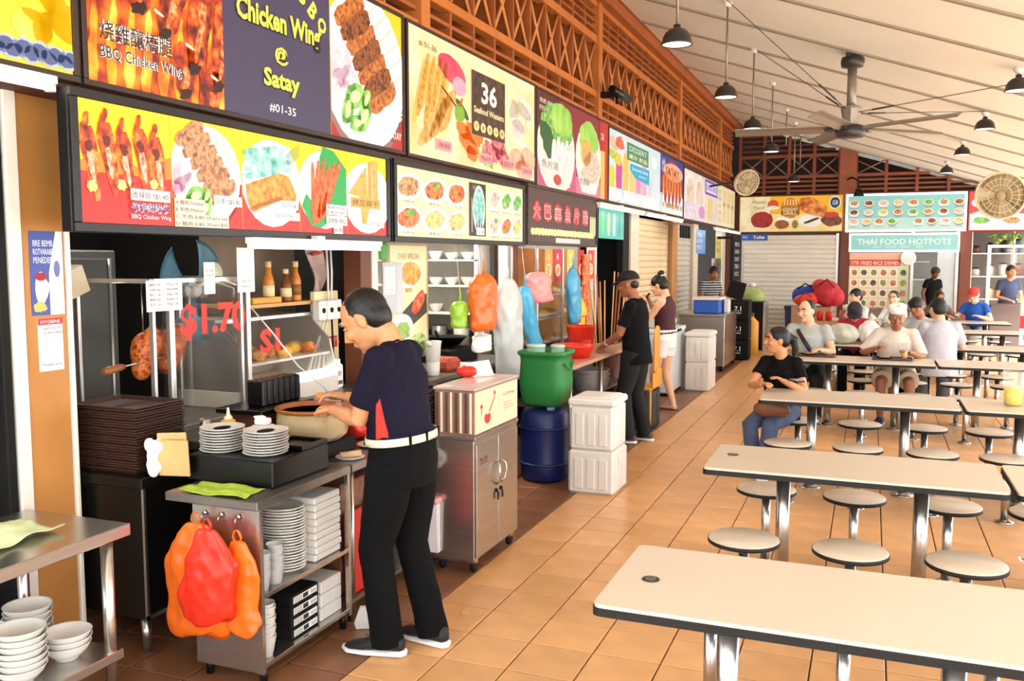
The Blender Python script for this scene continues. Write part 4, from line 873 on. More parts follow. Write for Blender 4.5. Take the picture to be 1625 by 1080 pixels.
# paper bags leaning at the corner of the box
t = thing('paper_bag', 'flat tan paper bags leaning on the black box with crumpled tissue', 'paper bag', (-3.0, 3.22, .8505))
for k, (x, y, w_, h_, tl) in enumerate(((-2.985, 3.245, .13, .2, .16), (-2.955, 3.215, .15, .17, .08))):
    M = Matrix.Rotation(.5-k*.25, 3, 'Z') @ Matrix.Rotation(tl, 3, 'X'); b = MB(); b.box((x, y, .8505+h_/2), (w_, .012, h_), .003, rot=M); b.build('bag', KR, t, w=True)
b = MB(); r_ = random.Random(5)
for k in range(9): b.ell((-3.07+r_.random()*.05, 3.17+r_.random()*.04, .88+r_.random()*.12), (.03, .022, .035), 9, 6)
tis = b.build('tissue', NAP, t, w=True); md = tis.modifiers.new('r', 'REMESH'); md.mode = 'VOXEL'; md.voxel_size = .008
# bottles etc on the rear counter
t = thing('rear_counter', 'steel counter under the glass roasting case', 'counter', (-3.4, 4.5, 0))
b = MB(); b.bb(-3.92, -2.945, 3.525, 5.58, .06, .90, .004); b.build('body', DSTEEL, t, w=True); b = MB(); b.bb(-3.95, -2.935, 3.515, 5.6, .90, .945, .004); b.build('worktop', STEEL2, t, w=True)
t = thing('sauce_bottle', 'yellow squeeze bottle of sauce behind the plates', 'bottle', (-3.02, 3.68, .9455))
b = MB(); b.lathe([(0, 0), (.036, 0), (.038, .01), (.038, .07), (.034, .085), (.02, .09)], (-3.02, 3.68, .9455)); b.build('body', mat('mustard', '#e8b04a', .4), t, w=True)
b = MB(); b.lathe([(.022, .088), (.022, .1), (.01, .11), (.005, .15), (0, .15)], (-3.02, 3.68, .9455)); b.build('nozzle', mat('pale_cap', '#f2e4c4', .4), t, w=True)
for k, (x, y, h_) in enumerate(((-3.10, 3.60, .1), (-3.035, 3.575, .075))):
    t = thing('cutlery_cup', 'small steel cup, %s, by the sauce bottle' % ('taller' if k == 0 else 'shorter'), 'cup', (x, y, .9455)); b = MB(); b.lathe([(0, 0), (.026, 0), (.03, h_), (.027, h_), (.024, .006), (0, .006)], (x, y, .9455)); b.build('cup', STEEL, t, w=True)
    b = MB(); b.tube([(x, y+.03, h_*.8+.9455), (x, y+.05, h_*.6+.9455), (x, y+.03, h_*.3+.9455)], .004, 6); b.build('handle', STEEL, t, w=True)
WOOD = mat('brown_wood', '#6a3f26', .6, noise=.2, ns=8, stretch=(1, 6, 1))
t = thing('wooden_crate', 'small brown wooden crate under the black cup rack', 'crate', (-3.06, 4.05, .9455))
b = MB(); b.bb(-3.18, -2.95, 3.9, 4.2, .9455, 1.03, .004); b.build('body', WOOD, t, w=True)
for z in (.965, .995): b = MB(); b.bb(-2.952, -2.944, 3.9, 4.2, z, z+.02); b.build('plank', WOOD, t, w=True)
t = thing('cup_rack', 'black rack tray holding a row of black cups', 'rack', (-3.06, 4.05, 1.0305))
b = MB(); b.bb(-3.22, -2.92, 3.82, 4.3, 1.0305, 1.06, .005); b.build('tray', BLACK, t, w=True)
for i in range(7):
    y = 3.93+i*.05; b = MB(); b.bb(-3.1, -2.99, y, y+.04, 1.06, 1.2, .008); cu = b.build('cup', BLACK, t, w=True)
# clay pot on a stand
CLAY = mat('stone_pot', '#a98c62', .75, noise=.3, ns=5, bump=.2, ramp=['#7a6a48', '#b8a078', '#c8b088', '#5a4a34']); RIM = mat('glazed_rim', '#a05a2c', .3, noise=.15); SAUCE = mat('dark_sauce', '#5a1c0c', .25, noise=.2)
t = thing('counter_block', 'steel prep counter continuing behind the serving cart', 'counter', (-2.6, 4.35, 0))
b = MB(); b.bb(-2.88, -2.375, 3.81, 4.98, .785, .825, .004); b.build('worktop', STEEL2, t, w=True)
for x in (-2.84, -2.42):
    for y in (3.86, 4.93): b = MB(); b.cyl((x, y, 0), (x, y, .785), .02, n=14); b.build('leg', STEEL, t, w=True)
b = MB(); b.bb(-2.86, -2.4, 3.83, 4.96, .10, .12); b.build('shelf', STEEL2, t, w=True)
tag(MB().bb(-2.9, -2.56, 3.83, 4.15, .826, .9, .005).build('pot_stand', MATTE), 'black block under the clay pot', 'stand')
t = thing('clay_pot', 'round stone-coloured clay pot with brown glazed rim full of dark sauce', 'pot', (-2.72, 3.99, .9005))
b = MB(); b.lathe([(0, 0), (.14, 0), (.175, .03), (.19, .09), (.186, .15)], (-2.72, 3.99, .9005), 40); b.build('body', CLAY, t, w=True)
b = MB(); b.lathe([(.186, .15), (.198, .158), (.2, .168), (.192, .174), (.176, .17), (.168, .15)], (-2.72, 3.99, .9005), 40); b.build('rim', RIM, t, w=True)
b = MB(); b.lathe([(0, .15), (.171, .15)], (-2.72, 3.99, .9005), 32); b.build('sauce', SAUCE, t, w=True)
t = thing('food_plate', 'white oval plate with grilled meat beside the hawker', 'plate', (-2.50, 4.25, .8255)); b = MB(); b.lathe([(0, 0), (.06, 0), (.1, .014), (.097, .017), (.06, .006), (0, .006)], (-2.50, 4.25, .8255), 28); b.build('plate', MEL, t, w=True)
b = MB(); [b.ell((-2.5+.03*math.cos(k), 4.25+.035*math.sin(k*1.7), .845), (.025, .02, .014), 8, 5) for k in range(6)]; b.build('grilled_meat', food('meat_real', '#4a2010', '#8a4a20', '#c08040', lit=False, ns=60), t, w=True)
t = thing('food_plate', 'white plate with a pale roll of food at the counter corner', 'plate', (-2.46, 3.93, .8255)); b = MB(); b.lathe([(0, 0), (.045, 0), (.075, .012), (.073, .015), (.045, .005), (0, .005)], (-2.46, 3.93, .8255), 28); b.build('plate', MEL, t, w=True); b = MB(); b.tube([(-2.5, 3.9, .845), (-2.42, 3.97, .847)], [.016, .02], 10); b.build('roll', mat('pale_roll', '#e0b890', .6), t, w=True)
RED = mat('red_bag_film', '#e8321e', .3, noise=.1, ns=9, alpha=.92); ORG = mat('orange_bag_film', '#ee6a1a', .3, noise=.12, ns=7, alpha=.93)
def bag_blob(b, c, w_, d_, h_, seed, neck=.25, n=40, k=22, mi=0):
    """a carrier bag: pleated neck, creased boxy body with a flat bottom; c is the top of the neck"""
    r_ = random.Random(seed); ph = [r_.random()*6.3 for _ in range(6)]; vs = []
    tri = lambda x: 2*abs(2*((x/6.2832) % 1)-1)-1
    for i in range(k+1):
        t_ = i/k; q = neck+(1-neck)*min(1, t_/.36)**.75*(.9+.1*t_)
        if t_ > .93: q *= 1-.25*((t_-.93)/.07)**2
        for j in range(n):
            a = 2*PI*j/n; ca, sa = math.cos(a), math.sin(a); ca = math.copysign(abs(ca)**.75, ca); sa = math.copysign(abs(sa)**.75, sa)
            wr = 1+.05*tri(3*a+ph[0]+4*t_)+.10*tri(5*a+ph[1]-5*t_)*(1-.4*t_)+.04*tri(9*a+ph[2]+9*t_)
            z = c[2]-h_*t_+.03*tri(2*a+ph[3])*t_*(1 if t_ > .8 else 0)
            vs.append((c[0]+ca*w_/2*q*wr+.012*math.sin(7*t_+ph[4]), c[1]+sa*d_/2*q*wr*(1+.2*math.sin(4*t_+ph[5])), z))
    fs = [(i*n+j, i*n+(j+1) % n, (i+1)*n+(j+1) % n, (i+1)*n+j) for i in range(k) for j in range(n)]+[tuple(range(n)), tuple(range(k*n, k*n+n))[::-1]]
    b.add(vs, fs, mi, True)
CREASE = bpy.data.textures.new('bag_creases', 'VORONOI'); CREASE.noise_scale = .07; CREASE.distance_metric = 'DISTANCE'
def crease(o, st=.02):
    md = o.modifiers.new('subdivision', 'SUBSURF'); md.levels = 1; md.render_levels = 1
    md = o.modifiers.new('creases', 'DISPLACE'); md.texture = CREASE; md.strength = st; md.mid_level = .4; md.texture_coords = 'LOCAL'
def hung_bag(label, c, w_, d_, h_, mt, seed, rz=0):
    t = thing('carrier_bag', label, 'bag', (c[0], c[1], c[2]-h_))
    b = MB(); bag_blob(b, c, w_, d_, h_, seed); crease(b.build('film', mt, t, w=True), .013)
    for s_ in (-1, 1):
        b = MB(); b.tube([(c[0]+s_*.006, c[1], c[2]-.02), (c[0]+s_*.022, c[1]-.004, c[2]+.015), (c[0]+s_*.012, c[1]-.006, c[2]+.04), (c[0], c[1]-.004, c[2]+.045)], [(.007, .003)]*4, 6); b.build('handle', mt, t, w=True)
t = thing('red_bag', 'crumpled red plastic bag on the counter behind the clay pot', 'bag', (-2.72, 4.42, .8255)); b = MB(); bag_blob(b, (-2.72, 4.42, 1.04), .24, .2, .21, 44, .5); b.build('film', RED, t, w=True); b = MB(); b.tube([(-2.72, 4.42, 1.02), (-2.69, 4.44, 1.07), (-2.74, 4.46, 1.09)], [.02, .018, .008], 8); b.build('handle', RED, t, w=True)
hung_bag('orange plastic carrier bag hung at the cart end, lower left of the red one', (-2.665, 3.02, .72), .33, .08, .50, ORG, 1)
hung_bag('bright red plastic carrier bag hung from the middle hook of the cart', (-2.565, 2.975, .715), .27, .08, .40, RED, 2)
hung_bag('orange plastic carrier bag half hidden behind the red one on the cart', (-2.46, 3.035, .66), .2, .06, .40, ORG, 9)
cloth('cleaning_cloth', 'lime green cloth laid on the front edge of the cart', (-2.63, 3.155, .826), .34, .16, mat('lime_cloth', '#a3bb3c', .9, noise=.15, ns=30, bump=.3), 8, .009)
# ---- goods on the cart's shelves
FOAM = mat('foam_white', '#dcd7d0', .6, noise=.03, ns=12)
fb = MB(); fb.lathe([(0, 0), (.07, 0), (.095, .018), (.1, .02), (.095, .023), (.07, .006), (0, .006)], n=24, sc=(1, 1.25)); fbm = fb.mesh('foam_plate'); fbm.materials.append(FOAM)
bowl_stack(-2.52, 3.41, .408, 22, 'white oval foam plate, %s the curved stack on the cart', .0135, fbm, 'foam plates on the cart', 'foam_plate', 'plate')
for i in range(9):
    o = MB().box((-2.51, 3.64, .409+.017+i*.0345), (.2, .22, .033), .006).build('foam_box', FOAM); o.location = (.002*((i*3) % 4), .002*((i*5) % 3), 0); tag(o, 'square white foam lunch box, %s the stack on the cart shelf' % ('bottom of', 'second up in', 'third up in', 'fourth up in', 'fifth up in', 'sixth up in', 'seventh up in', 'eighth up in', 'top of')[i], 'box', 'foam lunch boxes on the upper cart shelf')
CUPM = mat('clear_cup', '#e8e8e6', .15, alpha=.55)
for k, (y, n_) in enumerate(((3.155, 9), (3.25, 10))):
    cb = MB(); cb.lathe([(0, 0), (.028, 0), (.037, .07), (.04, .072), (.036, .07), (.027, .003), (0, .003)], n=18); cm_ = cb.mesh('plastic_cup'); cm_.materials.append(CUPM)
    bowl_stack(-2.43, y, .408, n_, 'clear plastic cup, %s the ' + ('first' if k == 0 else 'second') + ' cup tower on the cart', .012, cm_, 'clear cups on the cart shelf', 'plastic_cup', 'cup')
def d_lunch(p):
    p.rect(.05, .15, .95, .85, '#f0eee8', 2); p.rect(.4, .25, .6, .75, '#2a2626', 3); [p.rect(.08+.06*i, .2, .11+.06*i, .8, '#8a8680', 3) for i in range(5)]; p.text('BOX', .7, .35, .3, '#3a3636', 4, wid=.2)
for i in range(4):
    z = .098+i*.052; t = thing('lunch_carton', 'black and white printed lunch carton, %s the low stack' % ('bottom of', 'second in', 'third in', 'top of')[i], 'carton', (-2.5, 3.46, z), group='printed cartons on the lower shelf')
    b = MB(); b.bb(-2.68, -2.425, 3.35, 3.57, z, z+.05, .003); b.build('carton', MATTE, t, w=True); p = NP((-2.4245, 3.355, z+.003), UY, UZ, .21, .044, False); d_lunch(p); p.build('print', t)
for i in range(3):
    tag(MB().bb(-2.66, -2.42, 3.585+.002*i, 3.765, .0975+i*.065, .16+i*.065, .004).build('foam_box', FOAM), 'white carton, %s the low stack of three beside the printed cartons' % ('bottom of', 'middle of', 'top of')[i], 'box', 'white cartons on the lower shelf')
cb = MB(); cb.lathe([(0, 0), (.032, 0), (.043, .06), (.046, .063), (.04, .06), (.03, .003), (0, .003)], n=18); cm_ = cb.mesh('foam_cup'); cm_.materials.append(FOAM)
bowl_stack(-2.44, 3.18, .098, 13, 'white foam cup, %s the sleeve on the lower cart shelf', .015, cm_, 'foam cups on the cart', 'foam_cup', 'cup')
b = MB(); b.prism([(-.05, 0), (.06, .0), (.075, .06), (.03, .115), (-.03, .11), (-.06, .03)], -.012, .012, 1); o = b.build('plastic_scoop', WHITE, loc=(-2.3, 3.80, .002), rz=.5); tag(o, 'white plastic scoop standing on the floor by the hawker shoe', 'scoop')
# below and on the further counter
tag(MB().bb(-2.45, -2.425, 3.84, 4.16, .122, .56, .006).build('red_board', mat('red_board', '#c02418', .5)), 'red panel standing under the prep counter', 'board')
tag(MB().bb(-2.7, -2.48, 3.86, 4.2, .122, .7, .006).build('menu_board', mat('brown_photo_board', '#7a4a34', .5, noise=.5, ns=14)), 'brown photo board stored behind the red panel under the counter', 'board')
t = thing('storage_tub', 'translucent white tub with pink lid under the prep counter', 'tub', (-2.45, 4.78, .1215))
b = MB(); b.prism([(-.13, 0), (.13, 0), (.15, .3), (-.15, .3)], -.13, .13, 0); b.build('tub', mat('milky_plastic', '#e8e0e4', .4), t, loc=(0, 0, 0)); b = MB(); b.box((0, 0, .315), (.29, .33, .035), .01); b.build('lid', mat('pink_lid', '#e49aa0', .4), t); b = MB(); b.tube([(.135, .05, .32), (.15, .05, .25), (.15, .11, .25), (.135, .11, .32)], .008, 6); b.build('clip', mat('purple_clip', '#4a2a7a', .4), t)
BASK = mat('dark_wicker', '#33241c', .6, noise=.3, ns=40)
t = thing('wicker_basket', 'dark brown woven basket on the far end of the prep counter', 'basket', (-2.52, 4.83, .8255))
b = MB(); b.bb(-2.68, -2.4, 4.72, 4.96, .8255, .84); b.build('bottom', BASK, t, w=True)
for i in range(11):
    z = .845+i*.022; g = .004*math.sin(i*3.)
    b = MB(); b.tube([(-2.68-g, 4.72-g, z), (-2.40+g, 4.72-g, z), (-2.40+g, 4.96+g, z), (-2.68-g, 4.96+g, z)], .011, 6, closed=True); b.build('weave', BASK, t, w=True)
t = thing('red_parcel', 'red plastic bag with a folded white sheet on the warmer', 'bag', (-2.36, 5.14, 1.106))
b = MB(); [b.ell((-2.35+.03*math.sin(k*2.), 5.1+.02*k, 1.145), (.05, .04, .035), 9, 6) for k in range(3)]; b.build('bag', RED, t, w=True); b = MB(); b.add([(-2.3, 5.12, 1.11), (-2.2, 5.22, 1.115), (-2.27, 5.3, 1.2), (-2.36, 5.16, 1.19)], [(0, 1, 2, 3)]); b.build('sheet', PAPER, t, w=True, solid=.003)
t = thing('utensil_bag', 'clear bag of white cutlery hung under the prep counter', 'bag', (-2.36, 4.62, .6))
b = MB(); [b.ell((-2.352+.01*math.sin(k), 4.62+.02*math.cos(k*2), .70-.02*k), (.028, .04, .03), 9, 6) for k in range(4)]; b.build('film', mat('clear_film', '#e8e4de', .2, alpha=.6), t, w=True); b = MB(); b.cyl((-2.355, 4.62, .72), (-2.37, 4.62, .79), .004, n=6); b.build('tie', WHITE, t, w=True)
# ---- glass roasting case with the price
t = thing('roasting_case', 'glass roasting case in aluminium frame with red price 1.70', 'display case', (-3.6, 3.95, .9455))
for (x, y, w_, z1) in ((-3.35, 3.53, .018, 1.70), (-3.35, 3.655, .034, 1.745), (-3.35, 4.27, .034, 1.76), (-3.85, 3.53, .02, 1.745), (-3.85, 4.27, .02, 1.745), (-3.35, 4.21, .02, 1.745)):
    b = MB(); b.bb(x-.015, x+.015, y-w_/2, y+w_/2, .9455, z1, .003); b.build('frame_post', ALU, t, w=True)
for z in (.955, 1.735): b = MB(); b.bb(-3.365, -3.335, 3.53, 4.27, z-.01, z+.012); b.build('frame_rail', ALU, t, w=True)
for y in (3.53, 4.27):
    b = MB(); b.bb(-3.85, -3.35, y-.01, y+.01, 1.725, 1.747); b.build('frame_rail', ALU, t, w=True)
b = MB(); b.bb(-3.353, -3.347, 3.675, 4.255, .965, 1.725); gl = b.build('glass_pane', GLASS, t, w=True)
b = MB(); b.bb(-3.353, -3.347, 3.54, 3.64, .965, 1.725); b.build('glass_pane', GLASS, t, w=True)
REDI = mat('red_vinyl_glowing', '#e0281a', .5, noise=.03, emit=.25)  # slight glow put into the lettering, which is no lamp
p = Pr((-3.345, 3.72, 1.42), UY, UZ); p.lit = False; p.text('$1.70', 0, 0, .19, REDI, 1, wid=.53, bold=.04); p.build('price_lettering', t)
ROAST = food('roast_skin', '#5a1c08', '#a8421a', '#d87a30', '#7a2c10', lit=False, ns=40)
for k, (y, x) in enumerate(((3.62, -3.5), (3.86, -3.55))):
    t = thing('roast_meat', 'glazed brown roast joint hanging in the glass case, %s' % ('by the frame post' if k == 0 else 'behind the dollar sign'), 'meat', (x, y, 1.25)); b = MB()
    b.ell((x, y, 1.36), (.07, .065, .11), 16, 12); b.ell((x+.03, y+.03, 1.42), (.05, .05, .08), 12, 9); b.ell((x, y-.02, 1.28), (.05, .05, .06), 12, 8); o = b.build('joint', ROAST, t, w=True); md = o.modifiers.new('r', 'REMESH'); md.mode = 'VOXEL'; md.voxel_size = .008; md.use_smooth_shade = True
    b = MB(); b.tube([(x, y, 1.45), (x, y, 1.72)], .004, 6); b.build('hook', STEEL, t, w=True); b = MB(); b.cyl((x, y-.2, 1.73), (x, y+.2, 1.73), .006, n=6); b.build('rail', STEEL, t, w=True)
t = thing('roast_skewer', 'long skewer with a turned wooden handle beside the roasting case', 'skewer', (-3.5, 3.4, 1.3)); b = MB(); b.tube([(-3.45, 3.30, 1.30), (-3.45, 3.33, 1.302), (-3.46, 3.42, 1.31), (-3.46, 3.45, 1.312)], [.014, .022, .018, .01], 12); b.build('handle', mat('turned_wood', '#8a5228', .4), t, w=True); b = MB(); b.cyl((-3.46, 3.45, 1.312), (-3.5, 3.86, 1.335), .005, n=8); b.build('rod', STEEL, t, w=True)
paper('price_list', 'small white printed price list clipped above the frame post', (-3.325, 3.47, 1.585), UY, UZ, .25, .155, '#e4e0da', lambda p: [lines(p, ['雞翅 1.40', '沙爹 0.80', '烏打 1.00', '蝦串 2.00', '豆干 1.20'], .08, .82, .16, .08, '#5a5654', .3), lines(p, ['Wing 1.40', 'Satay 0.80', 'Otah 1.00', 'Prawn 2.0', 'Tofu 1.20'], .55, .82, .16, .08, '#5a5654', .32)])
paper('code_card', 'tall white payment card standing above the last digit of the price', (-3.29, 4.12, 1.66), UY, UZ, .15, .25, '#efece6', lambda p: [p.rect(.15, .35, .85, .85, '#dcd8d2', 2), lines(p, ['SCAN TO PAY', 'Thank you'], .2, .22, .12, .06, '#4a4a50', .6)])
paper('code_card', 'narrow white card hung in front of the blue fan blades', (-3.3, 3.86, 1.66), UY, UZ, .085, .17, '#e8e4de', lambda p: lines(p, ['NO CARD', 'CASH OK'], .1, .7, .15, .08, '#5a5a5a', .8))
# blue bladed fan inside the stall
FB = mat('teal_blade', '#4f8296', .3, alpha=.75, noise=.1); t = thing('stall_fan', 'fan with translucent teal blades on an arm inside the stall', 'fan', (-3.75, 4.3, 1.7)); hub = V((-3.75, 4.3, 1.66))
for k, a in enumerate((62, 148, 255)):
    b = MB()
    def f(u, v, a=a): ang = R(a)+(v-.5)*.9*(.35+u*.65); rr = .03+u*.27; return hub+V((.03*(v-.5), math.cos(ang)*rr, math.sin(ang)*rr))
    b.grid(10, 6, f); b.build('blade', FB, t, w=True, solid=.004)
b = MB(); b.lathe([(.0, -.03), (.045, -.03), (.05, .0), (.03, .03), (0, .035)], hub, 20, ax=(1, 0, 0)); b.build('hub', WHITE, t, w=True)
b = MB(); b.lathe([(.06, 0), (.075, .01), (.06, .03), (0, .03)], hub+V((0, .16, .1)), 24, ax=(1, 0, 0)); b.build('motor_face', mat('pale_green_cap', '#c8d0a8', .4), t, w=True)
b = MB(); b.tube([hub+V((-.02, 0, 0)), hub+V((-.02, .18, .08)), hub+V((0, .46, .0)), hub+V((0, .46, -.7))], .02, 10); b.build('arm', ALU, t, w=True)
# shelf with bottles, glass cold display, cream service panel
tag(MB().bb(-3.95, -3.6, 4.62, 5.45, 1.535, 1.56, .003).build('wall_shelf', mat('pale_wood_shelf', '#c89a5c', .5)), 'wooden wall shelf carrying amber sauce bottles', 'shelf')
tag(MB().bb(-3.98, -3.94, 4.62, 5.58, .945, 2.3).build('back_board', mat('stall_tan_board', '#7d6a58', .6)), 'tan backing board behind the bottle shelf', 'board')
AMB = mat('amber_sauce', '#c8782a', .3, noise=.15); AMB2 = mat('dark_amber', '#7a3f1a', .3)
for k, (y, x, h_, mt_) in enumerate(((4.92, -3.68, .27, AMB), (5.0, -3.74, .22, AMB2), (5.08, -3.66, .22, AMB2), (5.22, -3.68, .27, AMB), (5.3, -3.74, .22, AMB2))):
    t = thing('sauce_bottle', ('tall amber sauce bottle' if h_ > .25 else 'dark brown sauce bottle')+(', first on the shelf', ' behind the first one', ' in the middle of the shelf', ', beside the hanging sack', ' at the shelf end')[k], 'bottle', (x, y, 1.5605), group='bottles on the wall shelf')
    b = MB(); b.lathe([(0, 0), (.036, 0), (.038, .01), (.038, h_*.5), (.03, h_*.62), (.018, h_*.72), (.016, h_*.85)], (x, y, 1.5605), 16); b.build('body', mt_, t, w=True); b = MB(); b.lathe([(.02, h_*.85), (.02, h_), (0, h_)], (x, y, 1.5605), 14); b.build('cap', mat('cream_cap', '#e0c088', .5), t, w=True)
    b = MB(); b.lathe([(.0385, h_*.15), (.0386, h_*.42)], (x, y, 1.5605), 16); b.build('label_band', mat('band_'+str(k % 2), '#f0d8a0' if k % 2 == 0 else '#8a5a2a', .6), t, w=True)
tag(MB().bb(-3.7, -3.62, 4.68, 4.98, 1.5605, 1.6, .004).build('sauce_packet', mat('yellow_packet', '#d8983a', .5)), 'long yellow packet lying on the bottle shelf', 'packet')
t = thing('cold_display', 'glass fronted countertop display with red 1 dollar price', 'display case', (-3.6, 4.85, .9455))
b = MB(); b.bb(-3.93, -3.4, 4.36, 5.3, .9455, 1.05, .004); b.build('base', mat('cream_base', '#d8d0c4', .4), t, w=True)
for y in (4.37, 5.29): b = MB(); b.prism([(-3.93, 1.05), (-3.4, 1.05), (-3.46, 1.3), (-3.62, 1.46), (-3.93, 1.46)], y-.008, y+.008, 1); b.build('side_panel', ALU, t, w=True)
b = MB(); b.grid(10, 2, lambda u, v: (-3.4-.24*u**2, 4.38+.9*v, 1.05+.41*u)); b.build('glass_pane', GLASS, t, w=True, solid=.004)
b = MB(); b.bb(-3.93, -3.6, 4.36, 5.3, 1.46, 1.48); b.build('top', ALU, t, w=True); b = MB(); b.bb(-3.9, -3.45, 4.4, 5.27, 1.2, 1.215); b.build('shelf', WHITE, t, w=True)
b = MB(); [b.ell((-3.6+.08*math.sin(k*2.1), 4.5+.09*k, 1.25), (.06, .055, .045), 9, 6) for k in range(8)]; b.build('food_inside', food('display_food', '#c87a2c', '#f0c050', '#a83a1c', '#e89a48', lit=False, ns=14), t, w=True)
p = Pr((-3.44, 4.5, 1.27), UY, UZ); p.lit = False; p.text('S1', 0, 0, .15, REDI, 1, wid=.2, bold=.04); p.build('price_lettering', t)
b = MB(); b.cyl((-3.5, 4.4, 1.075), (-3.5, 5.26, 1.075), .02); b.build('light_tube', TUBE, t, w=True)
t = thing('service_panel', 'cream panel with white socket boxes and a red arrow sign', 'panel', (-3.6, 5.45, .9455)); CRP = mat('cream_panel', '#e9d4a4', .5, noise=.05)
b = MB(); b.bb(-3.62, -3.585, 5.3, 5.6, .9455, 1.62, .003); b.build('board', CRP, t, w=True); b = MB(); b.bb(-3.6, -3.58, 5.3, 5.6, 1.24, 1.25); b.build('seam', mat('seam_tan', '#c8b080', .5), t, w=True)
for k, y in enumerate((5.27, 5.37, 5.46)):
    b = MB(); b.bb(-3.585, -3.52, y, y+.09, 1.42, 1.56, .008); sb = b.build('socket_box', WHITE, t, w=True); b = MB(); b.lathe([(.018, 0), (.018, .006), (0, .006)], (-3.52, y+.045, 1.49), 12, ax=(1, 0, 0)); b.build('dial', DSTEEL, sb)
b = MB(); y0 = 5.40; b.prism([(y0, 1.265), (y0+.05, 1.31), (y0+.05, 1.295), (y0+.17, 1.295), (y0+.17, 1.215), (y0+.05, 1.215), (y0+.05, 1.205)], -3.585, -3.579, 0); ar = b.build('arrow_sign', mat('red_sign', '#c8202a', .4), t, w=True)
p = Pr((-3.5785, 5.46, 1.23), UY, UZ); p.lit = False; p.text('COLLECT', 0, .03, .022, '#f8f0ec', 1, wid=.1); p.text('HERE', 0, .002, .02, '#f8f0ec', 1, wid=.07); p.build('arrow_lettering', ar, w=False)
for k, (y, yb) in enumerate(((5.36, 5.05), (5.40, 5.18), (5.46, 5.42))):
    b = MB(); b.tube([(-3.55, y, 1.42), (-3.53, (y+yb)/2, 1.2), (-3.5, yb, 1.0), (-3.48, yb-.03, .955)], .007, 6); b.build('cable', WHITE if k < 2 else MATTE, t, w=True)
for k, (y, yb) in enumerate(((5.42, 5.45), (5.46, 5.50))):
    b = MB(); b.tube([(-3.55, y, 1.56), (-3.57, yb, 1.75), (-3.58, yb, 1.96)], .008, 6); b.build('cable', WHITE, t, w=True)
t = thing('lamp_cord', 'white cord sagging from the fan arm down to the counter', 'cord', (-3.3, 4.6, .95)); b = MB(); b.tube([(-3.5, 4.42, 1.62), (-3.3, 4.45, 1.4), (-3.2, 4.55, 1.2), (-3.15, 4.75, 1.05), (-3.2, 4.9, .953)], .005, 6); b.build('cord', WHITE, t, w=True)
t = thing('hanging_sack', 'translucent sack of goods hanging beside the amber bottles', 'sack', (-3.6, 5.35, 1.6)); b = MB(); b.grid(8, 10, lambda u, v: (-3.62+.03*math.sin(6*u+5*v), 5.28+.06*(1-v)+.22*u*(.5+.5*v), 1.62+.33*v)); b.build('film', mat('pinkish_film', '#b09488', .35, noise=.3, ns=12, alpha=.9), t, w=True, solid=.006); b = MB(); b.tube([(-3.6, 5.3, 1.88), (-3.6, 5.5, 1.9)], .012, 6); b.build('red_tie', mat('red_tie', '#a83a34', .5), t, w=True)
t = thing('flour_bag', 'small white printed packet standing on the counter by the panel', 'packet', (-3.45, 5.36, .9455)); b = MB(); b.box((-3.46, 5.36, 1.03), (.06, .11, .17), .012); b.build('packet', PAPER, t, w=True); b = MB(); b.box((-3.46, 5.36, 1.13), (.02, .1, .04), .006); b.build('crimp', PAPER, t, w=True)
p = NP((-3.4295, 5.315, .96), UY, UZ, .09, .14, False); p.rect(.1, .1, .9, .3, '#5a4a44', 1); p.text('粉', .3, .5, .3, '#8a3a30', 2); p.build('print', t)
t = thing('relish_bowl', 'green and white bowl of cut relish on the rear counter', 'bowl', (-3.0, 4.75, .9455)); b = MB(); b.lathe([(0, 0), (.05, 0), (.09, .05), (.093, .055), (.088, .053), (0, .02)], (-3.02, 4.75, .9455), 24); b.build('bowl', mat('green_glaze', '#5c7a4a', .4, noise=.5, ns=12), t, w=True); b = MB(); b.ell((-3.02, 4.75, .985), (.08, .08, .03), 14, 6); b.build('relish', food('relish', '#dfe2d0', '#9ab07a', '#f0f0e4', lit=False, ns=40), t, w=True)
tag(MB().box((-3.0, 4.5, .975), (.16, .24, .055), .02).build('foil_parcel', mat('foil', '#c8c4c4', .4, .4, noise=.3, ns=20, bump=.4)), 'crumpled white wrapped parcel on the rear counter by the pot', 'parcel')
t = thing('towel_box', 'cream paper towel carton tilted on the stall side wall', 'carton', (-3.7, 3.3, 1.6)); M = Matrix.Rotation(.35, 3, 'X'); b = MB(); b.box((-3.75, 3.33, 1.72), (.18, .2, .14), .004, rot=M); b.build('carton', mat('cream_carton', '#d8c9a8', .6), t, w=True); b = MB(); b.box((-3.75, 3.26, 1.80), (.17, .2, .008), 0, rot=Matrix.Rotation(.75, 3, 'X')); b.build('flap', mat('dark_flap', '#3a3028', .6), t, w=True); b = MB(); b.bb(-3.88, -3.62, 3.09, 3.13, 1.5, 1.95); b.build('bracket', STEEL2, t, w=True)
t = thing('stall_fridge', 'dim grey upright refrigerator with a steel door frame inside the stall', 'fridge', (-4.6, 4.2, 0)); b = MB(); b.bb(-5.0, -4.35, 3.6, 4.3, -.004, 1.9, .01); b.build('body', mat('dim_grey', '#6a6660', .5), t, w=True); b = MB(); b.bb(-4.35, -4.33, 3.63, 4.27, .2, 1.85, .005); dr = b.build('door', mat('dim_grey2', '#58544e', .45), t, w=True); b = MB(); b.tube([(-4.33, 4.22, .2), (-4.325, 4.22, 1.85)], .012, 6); b.build('edge', ALU, dr)
